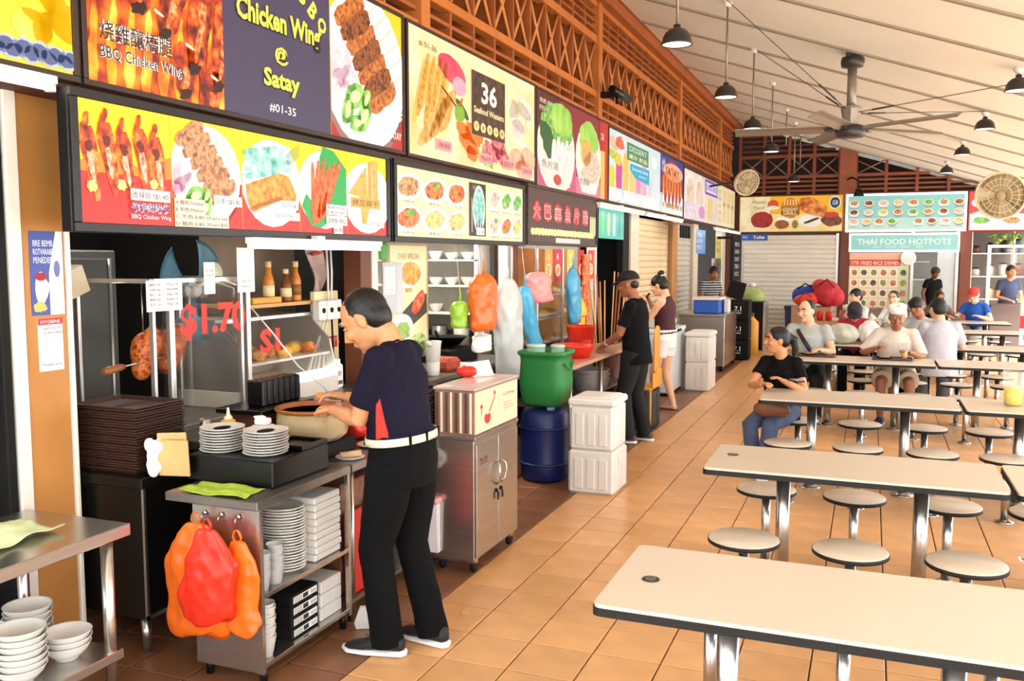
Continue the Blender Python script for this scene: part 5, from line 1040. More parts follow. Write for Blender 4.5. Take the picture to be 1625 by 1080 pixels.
# ================================================================ WARMER CABINET, STALL TWO AND THREE
t = thing('warmer_cabinet', 'steel two-door cabinet on castors with a lit warmer box on top', 'cabinet', (-2.22, 5.02, 0))
b = MB(); b.bb(-2.36, -2.10, 4.68, 5.36, .085, .80, .004); b.build('body', STEEL, t, w=True)
for y0, y1, hy in ((4.695, 5.015, 4.985), (5.025, 5.345, 5.055)):
    b = MB(); b.bb(-2.10, -2.088, y0, y1, .10, .775, .004); dr = b.build('door', STEEL, t, w=True)
    b = MB(); b.tube([(-2.085, hy, .62), (-2.06, hy+(.01 if hy > 5.02 else -.01), .6), (-2.055, hy+(.018 if hy > 5.02 else -.018), .55), (-2.06, hy+(.01 if hy > 5.02 else -.01), .5), (-2.085, hy, .48)], .007, 8); b.build('handle', STEEL, dr)
    b = MB(); b.lathe([(.012, 0), (.012, .012), (0, .012)], (-2.09, hy, .44), 12, ax=(1, 0, 0)); lk = b.build('lock', MATTE, dr)
    b = MB(); b.bb(-2.078, -2.072, hy-.008, hy+.008, .385, .43); b.build('key', MATTE, dr)
p = Pr((-2.0875, 4.74, .66), UY, UZ); p.lit = False; p.text('Mama Chef', 0, 0, .03, '#6a3030', 1, wid=.11); p.rect(0, -.012, .12, -.008, '#6a3030', 1); p.build('door_lettering', t)
b = MB(); b.bb(-2.36, -2.09, 4.675, 5.365, .80, .825, .003); b.build('ledge', STEEL, t, w=True)
b = MB(); b.bb(-2.355, -2.1, 4.69, 5.355, .825, 1.09, .004); b.build('warmer_box', mat('warm_grey_box', '#8a6a58', .45), t, w=True)
for i in range(8): b = MB(); b.bb(-2.345+i*.031, -2.333+i*.031, 4.682, 4.692, .84, 1.075); b.build('vent_slat', mat('pale_slat', '#e8d8c4', .4) if i % 2 else mat('brown_slat', '#5a3c30', .4), t, w=True)
b = MB(); b.bb(-2.36, -2.09, 4.68, 5.365, 1.09, 1.105, .003); b.build('top_plate', mat('pinkish_top', '#c8b4ac', .35, .4), t, w=True)
b = MB(); b.bb(-2.1, -2.094, 4.695, 5.35, .835, 1.08); pa = b.build('front_panel', mat('peach_panel', '#f2c8a4', .4, emit=.12), t, w=True)
def d_peach(p):
    p.rect(0, 0, 1, 1, '#f2c8a4', .3); p.ellipse(.26, .3, .07, .14, '#c8202a', 2); p.ellipse(.26, .42, .05, .03, '#f2c8a4', 3); p.bar(.28, .4, .44, .8, .014, .014, '#a82a2a', 3); p.ellipse(.42, .86, .02, .05, '#c8202a', 3); p.ellipse(.12, .62, .025, .05, '#c8202a', 3); p.bar(.12, .42, .12, .58, .01, .01, '#c8202a', 3)
    p.text('La Zi Jiang', .62, .68, .09, '#8a4a3a', 3, wid=.28); [p.rect(.64, .36+i*.07, .9-.04*i, .375+i*.07, '#a87a68', 3) for i in range(3)]; p.rect(.55, .1, .57, .92, '#f8dcc0', 2)
p = NP((-2.0935, 4.695, .835), UY, UZ, .655, .245, False); d_peach(p); p.build('printed_picture', pa, w=False)
for x in (-2.33, -2.13):
    for y in (4.74, 5.30):
        b = MB(); b.lathe([(.0, -.014), (.028, -.014), (.033, 0), (.028, .014), (0, .014)], (x, y, .0335), 18, ax=(1, 0, 0)); cs = b.build('castor', MATTE, t, w=True); b = MB(); b.bb(x-.02, x+.02, y-.02, y+.02, .06, .085); b.build('bracket', STEEL, cs)
bpy.data.objects['red_parcel'].location = bpy.data.objects['red_parcel'].location
tag(MB().bb(-2.35, -2.16, 4.8, 5.2, 1.106, 1.109).build('plastic_sheet', mat('clear_sheet', '#d8c8c4', .15, noise=.1)), 'clear plastic sheet lying on the warmer top', 'sheet')
# ---- stall two
CRB = mat('cream_bg', '#f3dfae', .5)
def d_food(p):
    p.rect(0, 0, 1, 1, '#f3dfae', .5); p.text('CHEF SPECIAL', .2, .88, .05, '#9a8a5a', 3, wid=.6)
    F = lambda n_, *c_: food(n_, *c_, lit=False, ns=20)
    p.ellipse(.55, .74, .33, .13, '#fbf2dc', 2); p.ellipse(.55, .75, .28, .11, F('nood_ink', '#b06a20', '#e8a84a', '#f0c878'), 3, 0, .06); p.text('鹹蛋蟹', .4, .58, .04, '#7a5a3a', 3)
    p.poly([(.0, .3), (.6, .5), (1., .56), (1, .38), (.6, .28)], '#4a4440', 2); p.ellipse(.75, .48, .2, .08, F('crab_ink', '#a02018', '#e05a38', '#f0a080'), 4, .4, .1)
    p.ellipse(.3, .26, .3, .13, '#eef0dc', 3); p.ellipse(.32, .24, .2, .08, F('green_ink', '#4a7a30', '#a8c870', '#6a9a48'), 4, 0, .1); p.ellipse(.75, .1, .25, .1, F('green_ink2', '#5a9a38', '#c8dc90', '#3a6a28'), 4, 0, .1)
paper('food_poster', 'tall cream food poster beside the second stall opening', (-3.39, 6.02, 1.08), UY, UZ, .6, .87, '#f3dfae', d_food)
paper('notice_board', 'grey notice sheet with a payment card taped beside the brown pillar', (-3.372, 5.88, 1.42), UY, UZ, .3, .4, '#bdbfc4', lambda p: [p.rect(.08, .4, .62, .92, '#f4f2ee', 2), p.rect(.15, .55, .55, .85, '#dcdad6', 3), lines(p, ['PAY HERE', 'PayLah'], .15, .47, .06, .035, '#a03048', .35), p.rect(.7, .05, .95, .95, '#c8cad0', 2)])
b = MB(); b.bb(-3.44, -3.395, 5.98, 6.66, 1.05, 1.97); struct(b.build('trim_poster_board', mat('tan_board', '#b8a888', .6)))
tag(MB().bb(-3.42, -3.39, 5.9, 6.0, 1.84, 1.96, .004).build('green_tag', mat('green_plastic', '#4a9a3a', .4)), 'small green plastic tag above the grey notice sheet', 'tag')
WSH = mat('white_shelf', '#e6e2da', .4)
t = thing('crockery_shelf', 'white wall shelves of crockery at the back of the second stall', 'shelf', (-4.2, 8.45, 1.0))
b = MB(); b.bb(-4.95, -3.66, 8.57, 8.595, 1.1, 2.3); b.build('back', mat('pale_back', '#cfcac0', .5), t, w=True)
for z in (1.3, 1.58, 1.84, 2.08): b = MB(); b.bb(-4.95, -3.66, 8.27, 8.57, z-.02, z, .003); b.build('shelf', WSH, t, w=True)
for x in (-4.93, -3.68): b = MB(); b.bb(x-.02, x+.02, 8.27, 8.57, .95, 2.3); b.build('side', WSH, t, w=True)
sb_ = bowl_mesh(.075, .075); sb_.materials.append(PORC); rr = random.Random(11)
for k, (z, n_) in enumerate(((1.58, 6), (1.84, 6), (1.3, 4))):
    for i in range(n_):
        x = -4.75+i*1.1/n_; o = bpy.data.objects.new('shelf_bowl', sb_); COL.objects.link(o); o.location = (x, 8.42, z+.0005); o.scale = (1, 1, .9+.3*rr.random())
        tag(o, 'white bowl, %s along the %s crockery shelf' % (('first', 'second', 'third', 'fourth', 'fifth', 'sixth')[i], ('middle', 'upper', 'lowest')[k]), 'bowl', 'bowls on the crockery shelves')
for k, (x, c_) in enumerate(((-4.5, '#b8c838'), (-4.25, '#4a78b8'), (-4.0, '#e8e4da'))):
    t = thing('food_tub', '%s plastic tub on the top crockery shelf' % ('lime', 'blue', 'white')[k], 'tub', (x, 8.42, 2.0805)); b = MB(); b.lathe([(0, 0), (.06, 0), (.07, .09), (0, .09)]); b.build('tub', mat('tub'+str(k), c_, .4), t); b = MB(); b.lathe([(.073, .09), (.073, .105), (0, .105)]); b.build('lid', mat('tub'+str(k), c_, .4), t)
t = thing('stall_counter', 'dark counter of the second stall behind the warmer cabinet', 'counter', (-3.4, 7.1, 0))
b = MB(); b.bb(-3.9, -3.2, 6.05, 8.15, .05, .86, .004); b.build('body', DSTEEL, t, w=True); b = MB(); b.bb(-3.92, -3.17, 6.03, 8.2, .86, .9, .004); b.build('worktop', STEEL2, t, w=True)
for k, (x, h_, c_) in enumerate(((-4.7, .16, '#6a4a34'), (-4.4, .2, '#8d8780'), (-4.15, .2, '#8d8780'), (-3.9, .18, '#c8c0b4'))):
    t = thing('cooking_pot', ('brown jar', 'first steel pot', 'second steel pot', 'pale canister')[k]+' standing on the rear bench of the second stall', 'pot', (x, 8.4, .96)); b = MB(); b.lathe([(0, 0), (.08, 0), (.085, h_), (.078, h_), (.075, .01), (0, .01)], n=20); b.build('pot', mat('pot'+str(k), c_, .35, .5 if k in (1, 2) else 0), t)
    b = MB(); b.tube([(.085, 0, h_*.8), (.12, 0, h_*.75), (.085, 0, h_*.6)], .008, 6); b.build('handle', MATTE, t)
tag(MB().bb(-4.95, -3.97, 8.2, 8.58, 0, .958).build('rear_bench', DSTEEL), 'dark rear bench below the crockery shelves', 'bench')
t = thing('pitcher', 'tall white pouring jug on the second stall counter', 'jug', (-3.3, 6.55, .9005)); b = MB(); b.lathe([(0, 0), (.05, 0), (.055, .05), (.06, .2), (.07, .27), (.075, .28), (.068, .27), (.05, .01), (0, .01)], (-3.3, 6.55, .9005), 20); b.build('body', WHITE, t, w=True); b = MB(); b.tube([(-3.3, 6.61, 1.13), (-3.3, 6.67, 1.1), (-3.3, 6.66, 1.0), (-3.3, 6.605, .97)], .009, 8); b.build('handle', WHITE, t, w=True); b = MB(); b.tube([(-3.3, 6.49, 1.16), (-3.3, 6.44, 1.185)], [.03, .01], 8); b.build('spout', WHITE, t, w=True)
tag(MB().box((-3.36, 7.2, .909), (.3, .34, .016), .004).build('serving_tray', WHITE), 'white flat tray on the second stall counter', 'tray')
tag(MB().box((-3.36, 6.88, .956), (.22, .24, .11), .03).build('red_cloth_bundle', mat('rust_cloth', '#a8472c', .8, noise=.3, ns=8, bump=.3)), 'rust red bundle on the second stall counter', 'bundle')
t = thing('wok_stand', 'black stove block with a wok behind the bundle in stall two', 'stove', (-3.65, 7.3, .9005)); b = MB(); b.bb(-3.85, -3.5, 7.3, 7.9, .9005, 1.02, .006); b.build('block', MATTE, t, w=True); b = MB(); b.lathe([(0, .0), (.1, .02), (.18, .1), (.185, .105), (.175, .1), (0, .03)], (-3.67, 7.6, 1.02), 24); b.build('wok', DSTEEL, t, w=True); b = MB(); b.cyl((-3.67, 7.4, 1.12), (-3.6, 7.2, 1.2), .012); b.build('handle', MATTE, t, w=True)
t = thing('steel_post', 'slim aluminium post between the second and third stalls', 'post', (-3.2, 8.0, 0)); b = MB(); b.bb(-3.22, -3.18, 7.98, 8.02, 0, 1.963, .004); b.build('shaft', ALU, t, w=True); b = MB(); b.bb(-3.25, -3.15, 7.95, 8.05, 0, .01); b.build('foot_plate', ALU, t, w=True)
# bags hanging from the menu box
def long_bag(label, c, w_, d_, h_, mt, seed, lean=0., neck=.3):
    t = thing('carrier_bag', label, 'bag', (c[0], c[1], c[2]-h_)); r_ = random.Random(seed); ph = [r_.random()*6.3 for _ in range(4)]; n, k = 22, 14; vs = []
    for i in range(k+1):
        q_ = i/k; pr = min(1, neck+q_*3.2)*(1 if q_ < .93 else 1-(q_-.93)*3)
        for j in range(n):
            a = 2*PI*j/n; wr = 1+.14*abs(math.sin(2*a+ph[0]+4*q_))+.10*abs(math.sin(3.5*a+ph[1]-6*q_))-.08
            vs.append((c[0]+math.cos(a)*d_/2*pr*wr, c[1]+math.sin(a)*w_/2*pr*wr+lean*q_**1.5, c[2]-h_*q_))
    b = MB(); b.add(vs, [(i*n+j, i*n+(j+1) % n, (i+1)*n+(j+1) % n, (i+1)*n+j) for i in range(k) for j in range(n)]+[tuple(range(n)), tuple(range(k*n, k*n+n))[::-1]], 0, True); crease(b.build('film', mt, t, w=True), .017)
    b = MB(); b.tube([(c[0], c[1], c[2]-.02), (c[0]+.01, c[1], c[2]+.06), (c[0], c[1], c[2]+.12)], (.012, .008, .004), 6); b.build('knot', mt, t, w=True)
    b = MB(); b.tube([(c[0], c[1], c[2]+.11), (c[0]-.03, c[1], 1.968)], .003, 5); b.build('string', WHITE, t, w=True)
CLEAR = mat('milky_film', '#ccd2d0', .25, noise=.08, alpha=.82); BLUE = mat('sky_blue_film', '#4aa8d0', .3, noise=.1, alpha=.92); LIME = mat('lime_film', '#9ac83a', .35, alpha=.9); PINK = mat('pink_film', '#e89a98', .35, alpha=.92)
long_bag('orange plastic bag hanging left of the long milky bag', (-3.04, 6.98, 1.72), .40, .16, .48, ORG, 3, neck=.55)
long_bag('long milky white plastic bag bundle hanging to the counter', (-2.98, 7.38, 1.68), .40, .2, .92, CLEAR, 4, .06, .45)
long_bag('sky blue plastic bag bundle hanging right of the milky bag', (-2.98, 7.80, 1.60), .22, .12, .74, BLUE, 5, .42, .6)
long_bag('small lime green plastic bag hanging behind the orange bag', (-3.14, 6.72, 1.5), .22, .1, .22, LIME, 6, neck=.6)
long_bag('pink plastic bag tied at the corner of the third stall', (-3.0, 8.2, 1.72), .5, .16, .3, PINK, 7, .14, .5)
long_bag('green and blue plastic bag hanging before the third stall glass', (-3.0, 9.3, 1.75), .3, .12, .62, BLUE, 8, .12, .4)
long_bag('small white paper bag hanging under the orange bag', (-3.06, 7.0, 1.2), .3, .1, .14, PAPER, 12, neck=.8)
# ---- barrel, green bin, foam boxes
BARR = mat('navy_drum', '#16235c', .4, noise=.12); t = thing('blue_drum', 'dark blue plastic drum under the green bin', 'drum', (-2.51, 7.06, 0))
b = MB(); b.lathe([(0, 0), (.17, 0), (.2, .03), (.205, .1), (.212, .14), (.205, .17), (.208, .42), (.214, .45), (.206, .48), (.2, .56), (.17, .6), (0, .605)], (-2.51, 7.06, 0), 36); b.build('body', BARR, t, w=True)
for z in (.15, .45): b = MB(); b.tube([(-2.51+.214*math.cos(2*PI*k/32), 7.06+.214*math.sin(2*PI*k/32), z) for k in range(32)], .012, 6, closed=True); b.build('hoop', BARR, t, w=True)
b = MB(); b.cyl((-2.43, 6.97, .6), (-2.43, 6.97, .63), .035); b.build('bung', mat('pale_blue_bung', '#7a94b8', .4), t, w=True)
GB = mat('green_bin', '#2a7a3c', .4, noise=.15, ns=4); t = thing('green_bin', 'square green plastic bin standing on the blue drum', 'bin', (-2.5, 7.06, .632))
def sq(k, z, r=.35): return [((abs(math.cos(a))**r)*math.copysign(1, math.cos(a))*k, (abs(math.sin(a))**r)*math.copysign(1, math.sin(a))*k, z) for a in [2*PI*i/24+.13 for i in range(24)]]
rs = [sq(.13, .0), sq(.175, .03), sq(.195, .2), sq(.185, .38), sq(.19, .42), sq(.205, .425), sq(.21, .45), sq(.2, .46), sq(.18, .45), sq(.17, .1)]
b = MB(); b.add([p for r_ in rs for p in r_], [(i*24+j, i*24+(j+1) % 24, (i+1)*24+(j+1) % 24, (i+1)*24+j) for i in range(len(rs)-1) for j in range(24)]+[tuple(range(24))[::-1], tuple(range(9*24, 10*24))], 0, True); b.build('body', GB, t, rz=0)
b = MB(); b.tube([(.2, -.12, .36), (.215, 0, .3), (.2, .12, .36)], .008, 6); b.build('ridge', GB, t)
for k, (x, y) in enumerate(((-2.57, 7.0), (-2.42, 7.12))):
    t = thing('takeaway_tub', 'pale green food tub resting in the green bin, %s' % ('larger' if k == 0 else 'smaller'), 'tub', (x, y, .735)); h_ = .385-.01*k
    b = MB(); b.lathe([(0, 0), (.06, 0), (.075-.02*k, h_), (0, h_)], (x, y, .735)); b.build('tub', mat('pale_green_tub', '#8ab89a', .4), t, w=True); b = MB(); b.lathe([(.08-.02*k, h_), (.08-.02*k, h_+.02), (0, h_+.02)], (x, y, .735)); b.build('lid', mat('pale_green_lid', '#b8d0c0', .4), t, w=True)
def foam_cooler(x0, x1, y0, y1, z, h, label, lid=True):
    t = thing('foam_cooler', label, 'cooler box', ((x0+x1)/2, (y0+y1)/2, z)); hb = h*.84 if lid else h
    b = MB(); b.bb(x0+.012, x1-.012, y0+.012, y1-.012, z, z+hb, .02); b.build('box', FOAM, t, w=True)
    if lid: b = MB(); b.bb(x0, x1, y0, y1, z+hb, z+h-.01, .015); b.bb(x0+.04, x1-.04, y0+.04, y1-.04, z+h-.012, z+h, .006); b.build('lid', FOAM, t, w=True)
    for i in range(3):
        w_ = (x1-x0-.1)/3; xx = x0+.05+w_*(i+.5); b = MB(); b.bb(xx-w_*.36, xx+w_*.36, y0+.004, y0+.02, z+.04, z+hb-.06, .006); b.build('rib', FOAM, t, w=True)
        w_ = (y1-y0-.1)/3; yy = y0+.05+w_*(i+.5); b = MB(); b.bb(x1-.02, x1-.004, yy-w_*.36, yy+w_*.36, z+.04, z+hb-.06, .006); b.build('rib', FOAM, t, w=True)
foam_cooler(-2.2, -1.80, 6.68, 7.12, 0, .345, 'white foam cooler box at the bottom of the pair beside the blue drum', False)
foam_cooler(-2.19, -1.81, 6.69, 7.11, .346, .42, 'white lidded foam cooler box on top of the pair beside the blue drum')
# ---- third stall
t = thing('stall_counter', 'steel topped counter of the third stall with red basin', 'counter', (-2.8, 8.4, 0))
b = MB(); b.bb(-3.15, -2.42, 7.55, 9.75, .865, .9, .004); b.build('worktop', mat('pink_worktop', '#c89c84', .35, .2), t, w=True)
for x in (-3.1, -2.47):
    for y in (7.6, 8.6, 9.7): b = MB(); b.cyl((x, y, 0), (x, y, .865), .022, n=14); b.build('leg', STEEL, t, w=True)
b = MB(); b.bb(-3.1, -2.5, 7.6, 9.7, .5, .52); b.build('under_shelf', STEEL2, t, w=True)
REDP = mat('red_plastic', '#d82a1c', .35, noise=.06)
t = thing('red_basin', 'wide red plastic basin on the third stall counter', 'basin', (-2.62, 8.25, .9005)); b = MB(); b.lathe([(0, 0), (.15, 0), (.19, .1), (.215, .115), (.21, .125), (.18, .11), (.14, .012), (0, .012)], (-2.64, 8.25, .9005), 32); b.build('basin', REDP, t, w=True); b = MB(); b.ell((-2.64, 8.25, .975), (.15, .15, .04), 18, 8); b.build('contents', mat('red_heap', '#c83a24', .6, noise=.3, ns=20), t, w=True)
t = thing('red_pail', 'tall red pail behind the basin on the third stall counter', 'pail', (-2.8, 9.0, .9005)); b = MB(); b.lathe([(0, 0), (.12, 0), (.15, .24), (.16, .25), (.145, .24), (.115, .012), (0, .012)], (-2.8, 9.0, .9005), 28); b.build('pail', REDP, t, w=True); b = MB(); b.tube([(-2.8, 8.85, 1.14), (-2.78, 8.9, 1.25), (-2.78, 9.1, 1.25), (-2.8, 9.15, 1.14)], .006, 6); b.build('handle', REDP, t, w=True)
t = thing('red_mug', 'small red mug beside the red pail', 'mug', (-2.7, 8.75, .9005)); b = MB(); b.lathe([(0, 0), (.045, 0), (.05, .13), (.045, .13), (.04, .01), (0, .01)], (-2.66, 8.72, .9005), 20); b.build('mug', REDP, t, w=True); b = MB(); b.tube([(-2.66, 8.67, 1.0), (-2.66, 8.63, .98), (-2.66, 8.67, .93)], .007, 6); b.build('handle', REDP, t, w=True)
t = thing('noodle_bowl', 'brown bowl of noodles by the red basin', 'bowl', (-2.75, 7.98, .9005)); b = MB(); b.lathe([(0, 0), (.06, 0), (.11, .08), (.115, .085), (.1, .075), (0, .02)], (-2.78, 7.95, .9005), 24); b.build('bowl', mat('brown_bowl', '#5a2a1c', .3), t, w=True); b = MB(); b.ell((-2.78, 7.95, .98), (.09, .09, .03), 14, 7); b.build('noodles', food('noodle_heap', '#e8d0a0', '#f4e8cc', '#c8a070', lit=False, ns=40), t, w=True)
tag(MB().box((-2.85, 7.72, .93), (.2, .16, .058), .02).build('white_parcel', PAPER), 'white paper parcel at the near end of the third stall counter', 'parcel')
t = thing('food_case', 'glass food case of the third stall lit in yellow and orange', 'display case', (-3.3, 9.3, .9005))
b = MB(); b.bb(-3.6, -3.2, 8.75, 10.9, .0, .9, .004); b.build('base', DSTEEL, t, w=True)
for y in (8.77, 9.6, 10.88): b = MB(); b.bb(-3.23, -3.2, y-.02, y+.02, .9, 1.96, .003); b.build('frame_post', ALU, t, w=True)
for z in (1.2, 1.45): b = MB(); b.bb(-3.58, -3.23, 8.79, 10.86, z, z+.015); b.build('shelf', ALU, t, w=True)
b = MB(); b.bb(-3.218, -3.212, 8.79, 9.58, .92, 1.6); b.build('glass_pane', GLASS, t, w=True); b = MB(); b.bb(-3.218, -3.212, 9.62, 10.86, .92, 1.6); b.build('glass_pane', GLASS, t, w=True)
b = MB(); b.bb(-3.6, -3.58, 8.75, 10.9, .9, 1.96); b.build('back', mat('warm_back', '#b8823a', .5, noise=.3, ns=5), t, w=True)
rr = random.Random(5)
for k in range(18):
    z = (.915, 1.2155, 1.4655)[k % 3]; y = 8.95+(k//3)*.32+.08*rr.random(); t2 = thing('food_dish', '%s dish on the %s level of the lit food case' % (('first', 'second', 'third', 'fourth', 'fifth', 'sixth')[k//3], ('lower', 'middle', 'upper')[k % 3]), 'dish', (-3.38, y, z), group='dishes in the lit food case')
    b = MB(); b.lathe([(0, 0), (.08, 0), (.11, .03), (.105, .035), (.08, .008), (0, .008)], n=20); b.build('dish', MEL, t2); b = MB(); b.ell((0, 0, .03), (.085, .085, .05), 12, 6); b.build('food', food('case_food%d' % (k % 4), *(('#e8a83a', '#f8dc7a', '#c87a20'), ('#a8301c', '#e0603a', '#f0a070'), ('#f0ead8', '#e0d0a8', '#fff8e8'), ('#6a3a1c', '#a86a34', '#d0a060'))[k % 4], lit=False, ns=25), t2)
for k, (y, c_, tx) in enumerate(((8.95, '#e8a04a', '炒'), (9.25, '#d8304a', '辣'), (9.7, '#e8c84a', '魚'), (10.1, '#c82a20', '湯'), (10.5, '#e04030', '飯'))):
    paper('hanging_poster', ('orange', 'crimson', 'yellow', 'deep red', 'scarlet')[k]+' photo banner hung above the lit food case', (-3.19, y, 1.6), UY, UZ, .24, .35, c_, lambda p: [p.ellipse(.5, .35, .36, .2, '#f6ead2', 2), p.ellipse(.5, .36, .28, .15, food('banner_food%d' % k, '#a84a20', '#f0b060', '#f8e0a0', lit=False, ns=16), 3, 0, .1), p.text(tx, .3, .66, .22, '#fff4e0', 3)])
tag(MB().bb(-3.17, -3.14, 10.2, 10.42, .95, 1.9, .003).build('banner_strip', food('red_strip', '#c8281c', '#e86a3a', '#f0c880', lit=False, ns=22)), 'tall red patterned banner strip beside the bamboo sticks', 'banner')
t = thing('yellow_sack', 'yellow food sack propped behind the third stall pole', 'sack', (-3.05, 9.6, .9)); b = MB(); bag_blob(b, (-3.02, 9.55, 1.42), .2, .36, .5, 31, .3); b.build('film', mat('yellow_film', '#f0c020', .4, noise=.15), t, w=True); b = MB(); b.cyl((-3.02, 9.55, 1.4), (-3.02, 9.55, 1.46), .02); b.build('tie', mat('red_tie', '#a83a34', .5), t, w=True)
rr = random.Random(8); STK = mat('bamboo', '#d0a468', .5, noise=.15, obrand=.2); STK2 = mat('reddish_stick', '#a85a34', .5, noise=.15)
t = thing('stick_bucket', 'bucket holding bamboo sticks beside the third stall', 'bucket', (-2.75, 9.95, .0)); b = MB(); b.lathe([(0, 0), (.13, 0), (.16, .78), (.15, .78), (.12, .02), (0, .02)], (-2.8, 9.98, 0)); b.build('bucket', mat('dark_bucket', '#5a3020', .5), t, w=True); b = MB(); b.tube([(-2.8+.162*math.cos(2*PI*k/24), 9.98+.162*math.sin(2*PI*k/24), .77) for k in range(24)], .008, 6, closed=True); b.build('rim', mat('dark_bucket', '#5a3020', .5), t, w=True)
for k in range(16):
    a = rr.random()*6.3; x, y = -2.8+.06*math.cos(a), 9.98+.06*math.sin(a); o = MB().cyl((x, y, .03), (x+.16*math.cos(a), y+.3*math.sin(a), 1.35+.35*rr.random()), .011, .008, 8).build('bamboo_stick', STK if k % 3 else STK2); tag(o, 'thin pale bamboo stick standing in the bucket by the third stall' if k % 3 else 'reddish stick standing among the bamboo in the bucket', 'stick', 'sticks in the bucket')
for k, (z, r0) in enumerate(((0, .19), (.0, .0))):
    if r0: 
        for q in range(3): b = MB(); b.lathe([(0, 0), (r0*.85, 0), (r0, .11), (r0+.01, .115), (r0-.01, .11), (r0*.8, .012), (0, .012)], n=28); o = b.build('enamel_basin', mat('grey_basin', '#b8b4ae', .4, .3), loc=(-2.62, 8.75-.002*q, .522+.05*q)); tag(o, 'grey basin, %s the pile under the third stall counter' % ('bottom of', 'middle of', 'top of')[q], 'basin', 'basins under the counter')
# ---- chairs with cloth by the second hawker
OCH = mat('orange_chair', '#e0983a', .45, noise=.08); t = thing('covered_chair', 'orange plastic chair with a dark cloth skirt behind the hawker in the cap', 'chair', (-2.36, 9.72, 0))
b = MB(); b.grid(10, 6, lambda u, v: (-2.16+.02*math.cos(3*v), 9.52+.4*v, .62+.5*u-.04*(2*v-1)**2*u)); b.build('backrest', OCH, t, w=True, solid=.018)
b = MB(); b.bb(-2.55, -2.16, 9.5, 9.94, .42, .46, .015); b.build('seat', OCH, t, w=True)
for x in (-2.52, -2.19):
    for y in (9.53, 9.91): b = MB(); b.cyl((x, y, 0), (x, y, .45), .022, .02, 10); b.build('leg', OCH, t, w=True)
b = MB(); b.grid(36, 5, lambda u, v: ((-2.36+(.21+.012*math.sin(u*60))*(abs(math.cos(2*PI*u))**.5)*math.copysign(1, math.cos(2*PI*u))), 9.72+(.235+.012*math.cos(u*60))*(abs(math.sin(2*PI*u))**.5)*math.copysign(1, math.sin(2*PI*u)), .02+.4*v)); b.build('skirt', mat('dark_grey_cloth', '#3a3836', .8), t, w=True, solid=.004)
for x in (-2.18,):
    b = MB(); b.bb(-2.17, -2.14, 9.52, 9.92, .44, .64, .02); b.build('lower_back', OCH, t, w=True)
# ---- middle distance: white chests, steel counter, black crates, melon display
foam_cooler(-2.40, -2.04, 12.55, 13.15, 0, .40, 'lower large white foam box beyond the woman in shorts', False)
foam_cooler(-2.40, -2.04, 12.55, 13.15, .401, .43, 'upper large white foam box beyond the woman in shorts', True)
t = thing('chest_freezer', 'pale grey chest freezer beside the large foam boxes', 'freezer', (-2.75, 12.4, 0)); b = MB(); b.bb(-3.1, -2.46, 11.9, 12.9, .04, .84, .015); b.build('body', mat('pale_blue_grey', '#ccd4d4', .4), t, w=True); b = MB(); b.bb(-3.11, -2.45, 11.89, 12.91, .84, .9, .01); lid_ = b.build('lid', mat('pale_blue_grey', '#ccd4d4', .4), t, w=True); b = MB(); b.bb(-2.455, -2.43, 12.3, 12.5, .85, .88); b.build('handle', MATTE, lid_); b = MB(); b.bb(-3.05, -2.5, 11.95, 12.85, 0, .04); b.build('plinth', MATTE, t, w=True)
for k, (y, s_) in enumerate(((12.1, .2), (12.45, .26), (12.75, .18))): tag(MB().box((-2.75, y, .9+s_*.35), (.35, .24, s_*.7), .03).build('goods_bundle', mat('bundle%d' % k, ('#b8b0a4', '#6a6a70', '#d8d0c0')[k], .7, noise=.3, ns=10)), ('beige', 'grey', 'cream')[k]+' bundle on the chest freezer', 'bundle', 'bundles on the freezer')
t = thing('steel_counter', 'plain stainless counter in the far stall with the striped-shirt man', 'counter', (-2.5, 15.3, 0)); b = MB(); b.bb(-2.95, -2.2, 14.9, 16.3, .08, .9, .006); b.build('body', STEEL, t, w=True); b = MB(); b.bb(-2.97, -2.18, 14.88, 16.32, .9, .94, .004); b.build('worktop', STEEL, t, w=True)
for x in (-2.9, -2.25):
    for y in (14.95, 16.25): b = MB(); b.cyl((x, y, 0), (x, y, .08), .03); b.build('foot', MATTE, t, w=True)
t = thing('blue_crate', 'bright blue tub with a white cover on the stainless counter', 'crate', (-2.55, 15.4, .9405)); b = MB(); b.bb(-2.75, -2.32, 15.1, 15.7, .9405, 1.16, .015); b.build('crate', mat('bright_blue', '#2a58b8', .4), t, w=True); b = MB(); b.bb(-2.77, -2.3, 15.08, 15.72, 1.16, 1.2, .01); b.build('cover', mat('pale_pink_cover', '#e8d8d0', .5), t, w=True)
tag(MB().box((-2.25, 15.5, 1.05), (.09, .2, .22), .015).build('white_canister', WHITE), 'white canister beside the blue tub on the counter', 'canister')
for i in range(3):
    t = thing('black_crate', 'black delivery crate with white stamp, %s of the tower by the shutter' % ('bottom', 'middle', 'top')[i], 'crate', (-2.24, 16.95, .365*i), group='black delivery crates'); z = .366*i
    b = MB(); b.bb(-2.44, -2.04, 16.75, 17.15, z, z+.362, .015); b.build('crate', MATTE, t, w=True); p = Pr((-2.3, 16.749, z+.12), UX, UZ); p.lit = False; p.rect(0, 0, .12, .015, '#d8d4cc', 1); p.text('7.1', .0, .04, .09, '#e8e4dc', 1, wid=.12, bold=.02); p.build('stamp', t)
    b = MB(); b.bb(-2.34, -2.14, 16.742, 16.752, z+.29, z+.32); b.build('hand_slot', BLACK, t, w=True)
tag(MB().box((-2.3, 16.95, 1.27), (.3, .06, .32), .01, rot=Matrix.Rotation(.25, 3, 'Y')).build('black_board', MATTE), 'tilted black board standing on the delivery crates', 'board')
